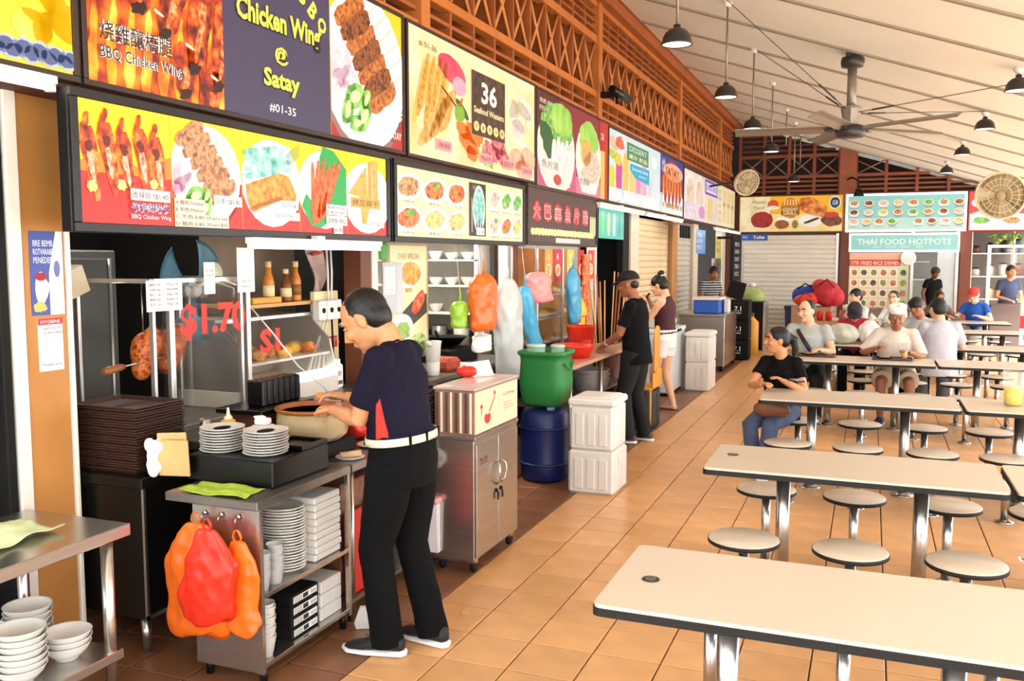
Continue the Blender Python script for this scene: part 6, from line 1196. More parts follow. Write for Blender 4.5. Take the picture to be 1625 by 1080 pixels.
t = thing('display_stand', 'narrow black stand with steel side carrying the melon dome', 'stand', (-2.1, 19.0, 0)); b = MB(); b.bb(-2.55, -1.98, 18.7, 19.3, 0, .98, .01); b.build('body', MATTE, t, w=True); b = MB(); b.bb(-2.0, -1.96, 18.68, 19.32, 0, .98); b.build('side', STEEL, t, w=True)
t = thing('melon_dome', 'domed glass display of green melon with a white knob', 'display', (-2.27, 19.0, .9805)); b = MB(); b.lathe([(0, 0), (.26, 0), (.27, .05), (.27, .18), (.2, .27), (.0, .3)], (-2.27, 19.0, .9805), 28); b.build('dome', mat('green_glass', '#b8c878', .15, alpha=.55), t, w=True); b = MB(); [b.ell((-2.27+.1*math.cos(k*1.3), 19.0+.1*math.sin(k*1.3), 1.07), (.1, .1, .08), 12, 8) for k in range(5)]; b.build('melon', mat('melon_green', '#7a9a3a', .5, noise=.3), t, w=True); b = MB(); b.ell((-2.27, 19, 1.31), (.08, .08, .05), 14, 8); b.build('knob', WHITE, t, w=True)
t = thing('yellow_drum', 'yellow plastic drum standing by the melon stand', 'drum', (-2.1, 17.9, 0)); b = MB(); b.lathe([(0, 0), (.17, 0), (.18, .04), (.18, .62), (.1, .7), (.08, .74), (0, .74)], (-2.17, 17.9, 0), 28); b.build('body', mat('amber_drum', '#d89a28', .4, noise=.1), t, w=True); b = MB(); b.lathe([(.09, .74), (.09, .8), (0, .8)], (-2.17, 17.9, 0)); b.build('cap', mat('dark_cap', '#3a3a30', .5), t, w=True)
t = thing('menu_lightbar', 'tall black menu panel with white figures at the row corner', 'sign', (-2.92, 21.6, 1.35)); b = MB(); b.bb(-3.0, -2.92, 20.9, 22.1, 1.35, 2.36, .01); b.build('panel', MATTE, t, w=True); p = NP((-2.919, 20.9, 1.35), UY, UZ, 1.2, 1.0, True); [p.text(s_, .2, .78-.17*i, .09, '#f0ece4', 2, wid=.55) for i, s_ in enumerate(('RICE 3', 'DUCK 4', 'SOUP 5', 'TEA 1', 'ICE 2'))]; p.build('lettering', t); b = MB(); b.bb(-3.4, -3.0, 21.4, 21.5, 2.3, 2.36); b.build('bracket', MATTE, t, w=True)
paper('hanging_sign', 'small blue hanging sign with white script near the row corner', (-2.98, 22.6, 2.28), UX, UZ, .62, .16, '#28509a', lambda p: [p.text('Toilet', .45, .25, .5, '#f4f4f0', 3, wid=.45, bold=.02), p.text('WC', .05, .35, .3, '#f4f4f0', 3, wid=.2)], .02)
t = thing('knife_rack', 'row of dark hanging tools clipped under the sign', 'rack', (-3.05, 15.8, 2.25)); b = MB(); b.bb(-3.08, -3.05, 15.3, 16.35, 2.42, 2.46); b.bb(-3.4, -3.05, 15.8, 15.84, 2.44, 2.46); b.build('bar', STEEL2, t, w=True)
for i in range(4): b = MB(); b.bb(-3.06, -3.03, 15.4+i*.24, 15.54+i*.24, 2.2, 2.42, .01); b.build('tool', MATTE, t, w=True)
# ---- shutters and openings of the far stalls
def shutter(name, label, o, u, W, H, mt, pitch=.1):
    """corrugated roller shutter; each lath its own part"""
    o, u = V(o), V(u).normalized(); n = u.cross(V((0, 0, 1))); t = thing(name, label, 'shutter', o+u*W/2); k = int(H/pitch)
    for i in range(k):
        z0 = i*pitch; b = MB(); pr = [(0, .0), (.012, .012), (.022, pitch*.35), (.022, pitch*.65), (.012, pitch-.012), (0, pitch-.002)]
        vs = [o+n*d+V((0, 0, z0+z)) for d, z in pr]+[o+u*W+n*d+V((0, 0, z0+z)) for d, z in pr]
        b.add(vs, [(j, j+1, 7+j, 6+j) for j in range(5)]+[(5, 0, 6, 11), tuple(range(6)), tuple(range(6, 12))[::-1]], 0, False); b.build('lath', mt, t, w=True)
    for s_ in (0, W): b = MB(); b.box(o+u*s_+V((0, 0, H/2)), (.06, .06, H)); b.build('guide_rail', ALU, t, w=True)
CRS = mat('cream_shutter', '#e2c8a0', .45, noise=.04); GRS = mat('grey_shutter', '#c4beb2', .45, noise=.04); WHS = mat('pale_shutter', '#dcd7cc', .45, noise=.03)
shutter('roller_shutter', 'warm cream roller shutter behind the woman in shorts', (-3.46, 13.95, 0), UY, 2.25, 2.5, CRS)
shutter('roller_shutter', 'grey roller shutter past the orange post', (-3.46, 16.85, 0), UY, 1.55, 2.5, GRS)
shutter('roller_shutter', 'wide pale roller shutter on the end wall under the yellow sign', (-2.98, 22.98, 0), UX, 2.2, 2.45, WHS, .115)
paper('drink_poster', 'teal illuminated drinks poster above the dark opening', (-3.38, 11.6, 2.12), UY, UZ, 1.3, .42, '#58c4b4', lambda p: [[p.bar(.15+i*.22, .1, .15+i*.22, .85, .1, .08, ('#8ad860', '#d8f0a0', '#e8f8f0', '#4aa8a0')[i], 2, .1) for i in range(4)], p.text('ICE', .1, .7, .16, '#f4fcf8', 4)], lit=True)
paper('menu_card', 'blue and white menu card in the far stall window', (-3.377, 18.75, 1.95), UY, UZ, 1.1, .5, '#6a9ad0', lambda p: lines(p, ['TEA', 'KOPI', 'MILO'], .1, .7, .25, .16, '#f0f4f8', .5), lit=True)
paper('menu_card', 'yellow menu card in the far stall window', (-3.371, 21.2, 1.8505), UY, UZ, .885, .5, '#f0e070', lambda p: lines(p, ['TOAST', 'EGG'], .1, .6, .3, .18, '#6a5a20', .6), lit=True)
paper('price_board', 'pale price board with small print beside the far stall opening', (-3.37, 20.7, 1.0), UY, UZ, 1.4, .85, '#e4d8c4', lambda p: lines(p, ['PRATA 1.2', 'KAYA 1.0', 'NASI 3.5', 'MEE 4.0'], .1, .8, .2, .1, '#7a4a3a', .7))
tag(MB().bb(-3.6, -2.95, 19.2, 22.1, 0, .98, .006).build('stall_counter', mat('far_counter', '#a89484', .5)), 'low counter of the far stall below the price board', 'counter')
# ---- black camera at the lattice
t = thing('ceiling_camera', 'black twin camera on the lattice post', 'camera', (-3.1, 11.2, 3.86)); b = MB(); b.bb(-3.24, -3.0, 11.14, 11.24, 3.86, 3.93, .01); b.build('bracket', MATTE, t, w=True); b = MB(); b.tube([(-3.05, 11.0, 3.93), (-3.0, 11.6, 3.9)], [.05, .06], 12); b.build('body', BLACK, t, w=True); b = MB(); b.cyl((-3.03, 11.2, 3.9), (-3.03, 11.2, 3.78), .03); b.build('lens', BLACK, t, w=True)
t = thing('flood_lamp', 'small black floodlight fixed over the teal menu sign', 'lamp', (-.35, 22.7, 3.3)); b = MB(); b.tube([(-.6, 22.93, 3.7), (-.5, 22.8, 3.74), (-.36, 22.7, 3.66), (-.35, 22.7, 3.5)], .02, 8); b.build('arm', MATTE, t, w=True); b = MB(); b.prism([(-.46, 3.3), (-.22, 3.3), (-.28, 3.46), (-.4, 3.46)], 22.6, 22.8, 1); b.build('head', MATTE, t, w=True)
# ---- end wall stalls
b = MB(); b.bb(-.5, 2.0, 25.2, 25.3, 0, 2.5); struct(b.build('wall_back_stall', mat('pale_grey_wall', '#9a9890', .6)))
b = MB(); b.bb(2.0, 7.0, 24.8, 24.9, 0, 2.5); struct(b.build('wall_back_shelves', mat('dim_wall', '#6a6258', .6)))
def d_photos(p):
    p.rect(0, .86, 1, 1, '#e8a890', 2); p.rect(0, .76, .86, .87, '#d8483a', 2); p.text('STIR FRIED RICE DISHES', .03, .78, .07, '#f8e8e0', 3, wid=.8)
    for r_ in range(4):
        for i in range(6): p.rect(.02+i*.165, .56-r_*.19, .16+i*.165, .72-r_*.19, '#f0e8d0' if i < 5 else '#b8d8a8', 2); p.ellipse(.09+i*.165, .64-r_*.19, .05, .055, food('tiny_dish%d' % ((i*3+r_) % 4), *(('#7a5a3a', '#b89a6a'), ('#a84a38', '#d89078'), ('#5a6a3a', '#98a868'), ('#3a3028', '#7a6858'))[(i*3+r_) % 4], lit=False, ns=9), 3, 0, .1)
t_ = paper('photo_menu', 'wall of small dish photographs under the slim teal name board', (-.5, 22.97, .7), UX, UZ, 1.3, 1.28, '#ddd6b4', d_photos, .03)
b = MB(); b.lathe([(0, 0), (.16, 0), (.17, .01), (.16, .03), (0, .03)], (.78, 22.935, 1.86), 24, ax=(0, -1, 0), sm=False); tag(b.build('round_badge', mat('pale_badge', '#dfe3e0', .5)), 'round pale badge at the corner of the dish photograph wall', 'badge')
t = thing('photo_counter', 'low stall counter below the wall of dish photographs', 'counter', (.1, 22.85, 0)); b = MB(); b.bb(-.5, .85, 22.8, 23.1, 0, .66, .006); b.build('body', mat('warm_counter', '#8a7058', .5), t, w=True); b = MB(); b.bb(-.52, .87, 22.77, 23.1, .66, .7); b.build('worktop', STEEL2, t, w=True)
t = thing('stall_door', 'grey metal door frame standing open beside the dish photographs', 'door', (1.1, 23.3, 0)); b = MB(); b.bb(.84, .9, 23.0, 23.1, 0, 2.46); b.bb(1.78, 1.84, 23.0, 23.1, 0, 2.46); b.build('jamb', ALU, t, w=True); b = MB(); b.bb(1.4, 1.78, 23.03, 23.07, .1, 2.2); b.build('glass_leaf', mat('frosted', '#c4ccd0', .3, alpha=.8), t, w=True)
for z in (1.3, 1.75): tag(MB().bb(.92, 1.35, 25.0, 25.19, z, z+.03).build('wall_shelf', WSH), '%s white shelf inside the open grey door' % ('lower' if z < 1.5 else 'upper'), 'shelf')
t = thing('bottle_shelf', 'steel shelf unit of jars and plants in the end corner stall', 'shelf', (3.2, 23.6, 0))
for z in (.9, 1.42, 1.95): b = MB(); b.bb(2.12, 4.3, 23.4, 23.8, z, z+.025); b.build('shelf', ALU, t, w=True)
for x in (2.13, 3.0, 4.28): b = MB(); b.bb(x-.02, x+.02, 23.38, 23.42, 0, 2.46); b.build('upright', ALU, t, w=True)
rr = random.Random(21)
for z, n_ in ((1.446, 6), (1.976, 7), (.926, 5)):
    for i in range(n_):
        x = 2.25+i*.28; h_ = .14+.16*rr.random(); c_ = ('#5a6a78', '#3a3028', '#a88a5a', '#c8c0b4', '#6a3a2a')[rr.randrange(5)]; t2 = thing('storage_jar', '%s jar, number %s on the %s shelf of the corner stall' % ({'#5a6a78': 'blue-grey', '#3a3028': 'black', '#a88a5a': 'tan', '#c8c0b4': 'pale', '#6a3a2a': 'brown'}[c_], ('one', 'two', 'three', 'four', 'five', 'six', 'seven')[i], {1.446: 'middle', 1.976: 'top', .926: 'bottom'}[z]), 'jar', (x, 23.55, z), group='jars in the corner stall')
        b = MB(); b.lathe([(0, 0), (.08, 0), (.085, h_*.8), (.05, h_)], n=14); b.build('jar', mat('jar'+c_, c_, .35), t2); b = MB(); b.lathe([(.055, h_), (.055, h_+.03), (0, h_+.03)], n=14); b.build('lid', MATTE, t2)
LEAF = mat('leaf_green', '#8aa848', .5, noise=.3, obrand=.2)
t = thing('potted_plant', 'yellow-green leafy plant on the top shelf of the corner stall', 'plant', (3.0, 23.6, 2.0)); b = MB(); b.lathe([(0, 0), (.07, 0), (.09, .1), (0, .1)], (2.92, 23.55, 1.976)); b.build('pot', WHITE, t, w=True)
for k in range(40): a = rr.random()*6.3; q = .1+.3*rr.random(); c = V((2.92+q*math.cos(a)*1.1, 23.5+.2*math.sin(a), 2.1+.3*rr.random())); b = MB(); b.ell(c, (.06, .03, .035), 8, 5, rot=Matrix.Rotation(a, 3, 'Y')); b.build('leaf', LEAF, t, w=True)
t = thing('plastic_bin', 'dark blue bin standing against the pale end shutter', 'bin', (-1.7, 22.6, 0)); b = MB(); b.prism([(-1.87, 0), (-1.53, 0), (-1.5, .66), (-1.9, .66)], 22.4, 22.75, 1); b.build('body', mat('navy_bin', '#142440', .4), t, w=True); b = MB(); b.bb(-1.92, -1.48, 22.38, 22.77, .66, .72, .01); b.build('rim', mat('navy_bin', '#142440', .4), t, w=True)
# pile of bags on cartons at the end shutter
tag(MB().bb(-1.55, -.75, 19.8, 20.4, 0, .84, .01).build('brown_carton', mat('cardboard', '#a8805c', .7, noise=.08)), 'large brown carton carrying the red and blue bags', 'carton')
def soft(name, label, cat, parts, mt, vox=.02):
    t = thing(name, label, cat, (sum(p[0][0] for p in parts)/len(parts), parts[0][0][1], min(p[0][2]-p[1][2] for p in parts)))
    b = MB(); [b.ell(c, r_, 16, 10) for c, r_ in parts]; o = b.build('body', mt, t, w=True); md = o.modifiers.new('r', 'REMESH'); md.mode = 'VOXEL'; md.voxel_size = vox; md.use_smooth_shade = True; return t
RBAG = mat('red_fabric', '#b82a34', .7, noise=.15, ns=6)
t = soft('duffel_bag', 'large red duffel bag heaped on top of the carton pile', 'bag', [((-.85, 20.0, 1.12), (.28, .25, .28)), ((-.7, 20.0, 1.05), (.2, .22, .2)), ((-1.0, 20, 1.28), (.16, .18, .14))], RBAG)
b = MB(); b.tube([(-1.0, 19.76, 1.3), (-.85, 19.72, 1.42), (-.7, 19.76, 1.25)], .02, 8); b.build('strap', mat('dark_red', '#6a1a20', .7), t, w=True)
t = soft('duffel_bag', 'orange-red bag in front of the blue one on the carton', 'bag', [((-1.28, 19.95, .97), (.24, .18, .13)), ((-1.15, 19.95, 1.0), (.15, .16, .14))], mat('orange_red_fabric', '#d8452a', .7, noise=.1)); b = MB(); b.tube([(-1.4, 19.78, 1.0), (-1.27, 19.75, 1.14), (-1.15, 19.78, 1.05)], .015, 8); b.build('strap', RBAG, t, w=True)
t = soft('duffel_bag', 'blue bag at the back of the carton pile', 'bag', [((-1.38, 20.25, 1.05), (.2, .16, .21)), ((-1.18, 20.25, 1.1), (.2, .14, .2))], mat('blue_fabric', '#1f3f9a', .7, noise=.1)); b = MB(); b.tube([(-1.45, 20.1, 1.2), (-1.3, 20.08, 1.32), (-1.15, 20.1, 1.24)], .015, 8); b.build('strap', MATTE, t, w=True)
tag(MB().bb(-.74, -.4, 19.8, 20.2, 0, .5, .01).build('red_crate', REDP), 'red plastic crate below the duffel bag', 'crate')
for k in range(3): b = MB(); b.lathe([(0, 0), (.05, 0), (.065, .16), (.06, .16), (0, .01)], (-.98+.15*k, 16.9, .752), 16); tag(b.build('red_cup', REDP), ('first', 'second', 'third')[k]+' red plastic cup on the last table in front of the carton', 'cup', 'red cups')
tag(MB().bb(-1.1, -.55, 16.6, 17.1, 0, .75, .01).build('side_table', mat('tan_side_table', '#b08a6a', .6)), 'tan side stand carrying the red cups', 'stand')
t = thing('water_dispenser', 'brown insulated drink urn with a white lid behind the white bags', 'urn', (-.45, 16.6, 0)); b = MB(); b.lathe([(0, 0), (.13, 0), (.15, .05), (.15, .85), (.13, .95), (0, .96)], (-.36, 16.7, 0), 24); b.build('body', mat('amber_urn', '#a8603a', .35, noise=.15), t, w=True); b = MB(); b.lathe([(.09, .95), (.09, 1.04), (.0, 1.06)], (-.36, 16.7, 0), 20); b.build('lid', WHITE, t, w=True)
# ---- on the tables
PBAG = mat('pale_green_film', '#c4c8b8', .3, noise=.1, ns=8, alpha=.9)
def sack(name, label, c, r_, mt, seed, tip=True):
    t = thing(name, label, 'bag', (c[0], c[1], c[2])); rr_ = random.Random(seed); ph = [rr_.random()*6 for _ in range(4)]
    b = MB(); n, k = 30, 14; vs = []
    for i in range(k+1):
        q = i/k; rad = math.sin(PI*min(.999, .1+q*.86))**.6
        for j in range(n):
            a = 2*PI*j/n; w_ = 1+.07*math.sin(6*a+ph[0]+5*q)+.05*math.sin(11*a+ph[1]-7*q)
            vs.append((c[0]+r_[0]*rad*w_*math.cos(a), c[1]+r_[1]*rad*w_*math.sin(a), c[2]+r_[2]*q))
    b.add(vs, [(i*n+j, i*n+(j+1) % n, (i+1)*n+(j+1) % n, (i+1)*n+j) for i in range(k) for j in range(n)]+[tuple(range(n))[::-1], tuple(range(k*n, k*n+n))], 0, True); crease(b.build('film', mt, t, w=True), .018)
    if tip: b = MB(); b.tube([(c[0], c[1], c[2]+r_[2]*.95), (c[0]+.02, c[1], c[2]+r_[2]*1.12), (c[0]+.05, c[1], c[2]+r_[2]*1.22)], [.02, .035, .05], 8); b.build('knot', mt, t, w=True)
sack('stuffed_bag', 'bulging pale green-white plastic bag lying on the fifth table', (-.33, 12.42, .752), (.21, .2, .26), PBAG, 3, False)
sack('stuffed_bag', 'taller white plastic bag beside the bulging green-white one', (.0, 12.5, .752), (.14, .14, .3), mat('white_film', '#ecebe8', .3, noise=.06, alpha=.9), 5)
def drink(x, y, z, label, col, r_=.036, h_=.11, lvl=.75):
    t = thing('drink_cup', label, 'cup', (x, y, z)); b = MB(); b.lathe([(0, 0), (r_*.8, 0), (r_, h_), (r_*.96, h_), (r_*.76, .003), (0, .003)], n=22); b.build('cup', mat('clear_glass_cup', '#e8e8e6', .1, alpha=.2), t); b = MB(); b.lathe([(0, .005), (r_*.77, .005), (r_*(.8+.16*lvl), h_*lvl), (0, h_*lvl)], n=22); b.build('drink', mat('drink_'+col, col, .2), t)
drink(.36, 10.62, .767, 'glass of orange juice on the tray of the man in the white cap', '#f0a020')
def meal_tray(x, y, label, col='#4a3a40'):
    t = thing('meal_tray', label, 'tray', (x, y, .7515)); b = MB(); b.prism(rounded(-.2, .2, -.14, .14, .03), 0, .008); b.build('tray', mat('tray_'+col, col, .4), t)
    b = MB(); b.tube([(p_[0], p_[1], .012) for p_ in rounded(-.2, .2, -.14, .14, .03, 3)], .006, 6, closed=True); b.build('rim', mat('tray_'+col, col, .4), t)
    b = MB(); b.lathe([(0, .009), (.06, .009), (.09, .025), (.087, .028), (.06, .014), (0, .014)], (-.08, 0, 0), 24); b.build('plate', MATTE, t); b = MB(); b.ell((-.08, 0, .025), (.06, .05, .02), 12, 6); b.build('food', food('tray_food', '#6a4a30', '#a88a5a', '#8a3a24', lit=False, ns=30), t)
meal_tray(.24, 10.62, 'dark meal tray with a plate before the man in the white cap'); meal_tray(-.55, 10.7, 'dark meal tray before the man in the grey shirt with a strap')
t = thing('plastic_pitcher', 'clear plastic pitcher of bright yellow drink on the third-row outer table', 'pitcher', (1.02, 7.62, .7515)); b = MB(); b.lathe([(0, 0), (.062, 0), (.078, .26), (.074, .26), (.058, .006), (0, .006)], n=28); b.build('jug', mat('clear_jug', '#eef0e8', .1, alpha=.2), t); b = MB(); b.lathe([(0, .008), (.059, .008), (.067, .13), (0, .13)], n=28); b.build('drink', mat('lemon_drink', '#f0d818', .2), t); b = MB(); b.tube([(.07, 0, .23), (.12, 0, .21), (.115, 0, .1), (.066, 0, .07)], .008, 8); b.build('handle', mat('clear_jug', '#eef0e8', .1, alpha=.2), t)
b = MB(); b.lathe([(0, 0), (.04, 0), (.042, .17), (.03, .2), (0, .2)], n=20); tag(b.build('water_bottle', mat('teal_bottle', '#2f5a5c', .35), loc=(1.2, 7.7, .7515)), 'dark teal bottle beside the yellow drink pitcher', 'bottle')
t = thing('menu_standee', 'white and red standing price board at the far right tables', 'sign', (1.45, 10.5, 0)); b = MB(); b.bb(1.43, 1.75, 10.50, 10.52, .96, 1.42, .004); b.build('board', WHITE, t, w=True); p = NP((1.43, 10.4995, .96), UX, UZ, .32, .46, False); p.rect(0, .38, 1, .66, '#c8323a', 1); p.text('66', .1, .1, .2, '#8a8680', 2, wid=.3); p.text('66', .55, .1, .2, '#8a8680', 2, wid=.3); p.rect(.05, .05, .95, .06, '#8a8680', 1); p.build('print', t); b = MB(); b.cyl((1.59, 10.53, .7515), (1.59, 10.53, .97), .012); b.lathe([(0, 0), (.08, 0), (.08, .01), (0, .01)], (1.59, 10.53, .7515)); b.build('foot', ALU, t, w=True)
t = thing('glass_partition', 'tall glass partition in a steel frame before the corner stall', 'partition', (2.2, 19.0, 0)); b = MB(); b.bb(2.0, 2.06, 18.97, 19.03, 0, 2.1); b.build('post', ALU, t, w=True); b = MB(); b.bb(3.4, 3.46, 18.97, 19.03, 0, 2.1); b.build('post', ALU, t, w=True); b = MB(); b.bb(2.06, 3.4, 18.995, 19.005, .9, 2.05); b.build('pane', GLASS, t, w=True); b = MB(); b.bb(2.06, 3.4, 18.97, 19.03, 2.05, 2.1); b.build('rail', ALU, t, w=True)
tag(MB().bb(2.1, 3.4, 19.1, 19.8, 0, .98, .008).build('corner_counter', mat('dark_corner_counter', '#5a4a44', .5)), 'dark counter behind the glass partition', 'counter')
tag(MB().prism([(0, 0), (.03, .0), (.035, .008), (.0, .01)], -.012, .012, 1).build('bread_crumb', mat('crumb', '#d8a868', .7), loc=(-1.93, 4.15, 0)), 'small crust of bread on the floor beside the hawker', 'crumb')
t = thing('floor_sticker', 'small white printed sticker on the floor under the tables', 'sticker', (.95, 6.2, 0)); b = MB(); b.box((0, 0, .001), (.09, .09, .0012)); b.build('sheet', PAPER, t); p = Pr((-.03, -.03, .0018), UX, UY); p.lit = False; p.rect(0, 0, .025, .06, '#7a7670', 1); p.rect(.035, 0, .06, .06, '#9a968e', 1); p.build('print', t, w=False)
# ================================================================ PEOPLE
FOLD = bpy.data.textures.new('cloth_folds', 'CLOUDS'); FOLD.noise_scale = .11; FOLD.noise_depth = 2
def skinm(n, c): return mat('skin_'+n, c, .5, noise=.06, ns=9)
SK1 = skinm('tan', '#c98a5e'); SK2 = skinm('brown', '#9a6242'); SK3 = skinm('light', '#e0b08c'); SK4 = skinm('dark', '#6a422e')
HBLK = mat('hair_black', '#0b0807', .5, noise=.2, ns=40); HGRY = mat('hair_grey', '#8a857e', .6, noise=.2, ns=40); HBRN = mat('hair_dark_brown', '#2a1a14', .5, noise=.2, ns=40)
def ik(a, c, l1, l2, pole):
    a, c = V(a), V(c); d = c-a; L = min(d.length, (l1+l2)*.995); d = d.normalized(); c = a+d*L
    x = (l1*l1-l2*l2+L*L)/(2*L); h = math.sqrt(max(0, l1*l1-x*x)); p = V(pole)-a; p = p-d*p.dot(d)
    if p.length < 1e-5: p = d.orthogonal()
    return a+d*x+p.normalized()*h, c
def organic(b, name, mt, parent, vox, smooth=3, fold=0.):
    o = b.build(name, mt, parent, fix=True); md = o.modifiers.new('skin', 'REMESH'); md.mode = 'VOXEL'; md.voxel_size = vox; md.use_smooth_shade = True
    if smooth: md = o.modifiers.new('smooth', 'SMOOTH'); md.factor = .5; md.iterations = smooth
    if fold: md = o.modifiers.new('folds', 'DISPLACE'); md.texture = FOLD; md.strength = fold; md.mid_level = .5; md.texture_coords = 'GLOBAL' if False else 'LOCAL'
    return o
def hand(b, w, d, n, s, curl=.6, side=1):
    """palm and five fingers at wrist w, pointing along d, palm normal n; side=+1 puts the thumb on the +(d x n) side"""
    d = V(d).normalized(); n = V(n); n = (n-d*n.dot(d)).normalized(); x = d.cross(n)*side; w = V(w)
    b.tube([w-d*.02*s, w+d*.02*s, w+d*.05*s, w+d*.088*s], [(.026*s, .02*s), (.034*s, .017*s), (.04*s, .015*s), (.037*s, .011*s)], 12, ref=x)
    for k in range(4):
        off = x*(.029-.0195*k)*s; L = (.072, .08, .075, .06)[k]*s; p = w+d*.078*s+off; c1 = curl*.6; c2 = curl*1.5
        q = p+(d*math.cos(c1)+n*math.sin(c1)+x*(.12-.08*k))*L*.5; r = q+(d*math.cos(c2)+n*math.sin(c2))*L*.5
        b.tube([p-d*.012*s, p, q, r], [.0105*s, .0105*s, .0095*s, .0075*s], 8)
    p = w+d*.025*s+x*.03*s; q = p+(d*.6+x*.75+n*.3)*.035*s; r = q+(d*.9+x*.2+n*.5)*.035*s
    b.tube([p-x*.01*s, p, q, r], [.013*s, .013*s, .011*s, .008*s], 8)
def person(label, loc, rz, H=1.70, lean=0., pel=None, wr=None, wl=None, pr=None, pl=None, feet=None, knees=None, head=(0, 0), roll=0., skin=SK1, shirt=None, sleeve=.55, hem=.14, collar=0, trousers=None, tlen=1., shoes=None, hair='short', hm=HBLK, fat=1., vox=.008, curl=.6, sit=False, twist=0., folds=.012, handn=(0, 0, -1), group=None, shirt2=None, toes=0., female=False, foldt=.01, neckz=0., hs_=1.06):
    S = H/1.7; t = thing('person', label, 'person', loc, rz, group); X = V((1, 0, 0))
    tw = Matrix.Rotation(twist, 3, 'Z'); P0 = V(pel) if pel else V((0, 0, (.57 if sit else .92*S)))
    up = V((0, math.sin(lean), math.cos(lean))); side = tw@X; fw = tw@V((0, math.cos(lean), -math.sin(lean)))
    def sp(h, f=0): return P0+up*h*S+fw*f*S
    shw = (.145 if female else .165)*S*(.6+.4*fat); nb = sp(.50)
    sR, sL = sp(.445)+side*shw, sp(.445)-side*shw
    hips = [P0+X*.09*S*fat+V((0, 0, -.02)), P0-X*.09*S*fat+V((0, 0, -.02))]
    wr = V(wr) if wr else sR+V((.06, .05, -.52*S)); wl = V(wl) if wl else sL+V((-.06, .05, -.52*S))
    eR, wr = ik(sR, wr, .29*S, .255*S, pr or sR+V((.3, -.3, -.3))); eL, wl = ik(sL, wl, .29*S, .255*S, pl or sL+V((-.3, -.3, -.3)))
    feet = feet or [(.11, 0), (-.11, 0)]; an = [V((f[0], f[1], (f[2] if len(f) > 2 else 0)+.085*S)) for f in feet]; kn = []
    for i in range(2):
        k_, a_ = ik(hips[i], an[i], .42*S, .41*S, (V(knees[i]) if knees else hips[i]+V((0, 1, -.2)))); kn.append(k_); an[i] = a_
    # head frame
    hy, hp = head; hM = tw@Matrix.Rotation(hy, 3, 'Z')@Matrix.Rotation(-hp, 3, 'X')@Matrix.Rotation(roll, 3, 'Y'); hf, hu, hs = hM@V((0, 1, 0)), hM@V((0, 0, 1)), hM@X
    nt = nb+up*.06*S+fw*(.015+.02*max(0, hp))*S; hc = nt+hu*(.10*S)+hf*(.03+.03*max(0, hp))*S; hk = S*hs_
    E = lambda b, c, r_, nu=16, nv=11: b.ell(hc+(hs*c[0]+hf*c[1]+hu*c[2])*hk, tuple(x*hk for x in r_), nu, nv, rot=hM)
    fk = fat
    tor = [(-.10, .138*fk, .096*fk, 0), (0, .152*fk, .106*fk, 0), (.12, .14*fk, .1*fk, .01), (.25, .155*fk, .112*fk, .012), (.36, .168*(.5+.5*fk), .112*fk, .005), (.43, .15, .092, -.008), (.475, .10, .07, -.005), (.51, .062, .06, 0)]
    if female: tor = [(h, a*.92, q*.92, f) for h, a, q, f in tor]
    fs_ = .62 if shoes and shoes[0] != 'flip' else 1
    b = MB(); b.tube([sp(h, f) for h, a, q, f in tor], [(a*S, q*S) for h, a, q, f in tor], 20, ref=side)
    if female: [b.ell(sp(.33, .085)+side*s_*.07*S, (.062*S, .05*S, .062*S), 12, 8) for s_ in (1, -1)]
    b.tube([sp(.47), nt, hc], [.062*S, .056*S, .05*S], 14)
    for q_ in (sR, sL): b.tube([sp(.5), sp(.47).lerp(q_, .5), q_], [.05*S, .045*S, .045*S], 12)
    for s_, e_, w_, sg in ((sR, eR, wr, 1), (sL, eL, wl, -1)):
        b.tube([s_-side*sg*.03, s_, s_.lerp(e_, .45), e_, e_.lerp(w_, .3), w_.lerp(e_, .08), w_], [.05*S, .054*S*fk, .047*S*fk, .039*S, .039*S, .027*S, .026*S], 14); b.ell(s_, .052*S*fk, 12, 8)
        hand(b, w_, (w_-e_), handn, S, curl, -sg)
    for i in range(2):
        b.tube([hips[i]+V((0, 0, .03)), hips[i].lerp(kn[i], .35), kn[i], kn[i].lerp(an[i], .3), an[i], an[i]-V((0, 0, .04))], [.078*S*fk, .076*S*fk, .056*S, .055*S, .036*S, .036*S], 16)
        fdir = Matrix.Rotation((-1 if i == 0 else 1)*(.18+toes), 3, 'Z')@V((0, 1, 0)); base = V((an[i].x, an[i].y, an[i].z-.085*S))
        b.tube([base-fdir*.045*S+V((0, 0, .03)), base+V((0, 0, .04)), base+fdir*.09*S+V((0, 0, .03)), base+fdir*.17*S+V((0, 0, .018))], [(.03*S*fs_, .028*S*fs_), (.036*S*fs_, .035*S*fs_), (.042*S*fs_, .026*S*fs_), (.03*S*fs_, .015*S*fs_)], 12, ref=X)
    E(b, (0, -.008, .022), (.078, .097, .098)); E(b, (0, .012, -.02), (.07, .082, .09)); E(b, (0, .034, -.072), (.05, .052, .044)); E(b, (0, .068, -.093), (.022, .02, .018), 10, 8)
    b.tube([hc+(hf*.088+hu*.02)*hk, hc+(hf*.101+hu*.0)*hk, hc+(hf*.115-hu*.022)*hk, hc+(hf*.094-hu*.034)*hk], [.008*hk, .0105*hk, .0145*hk, .011*hk], 10)
    for s_ in (1, -1): E(b, (s_*.078, -.01, -.006), (.009, .019, .031), 10, 8); E(b, (s_*.04, .068, -.022), (.026, .024, .022), 10, 8); E(b, (s_*.033, .08, .036), (.026, .012, .009), 10, 6)
    E(b, (0, .088, -.056), (.025, .0115, .0085), 10, 6); E(b, (0, .085, -.067), (.021, .011, .008), 10, 6)
    body = organic(b, 'body', skin, t, vox, 2)
    EW = mat('eye_white', '#b8aca0', .3); LIP = mat('lips', '#9a5248', .5)
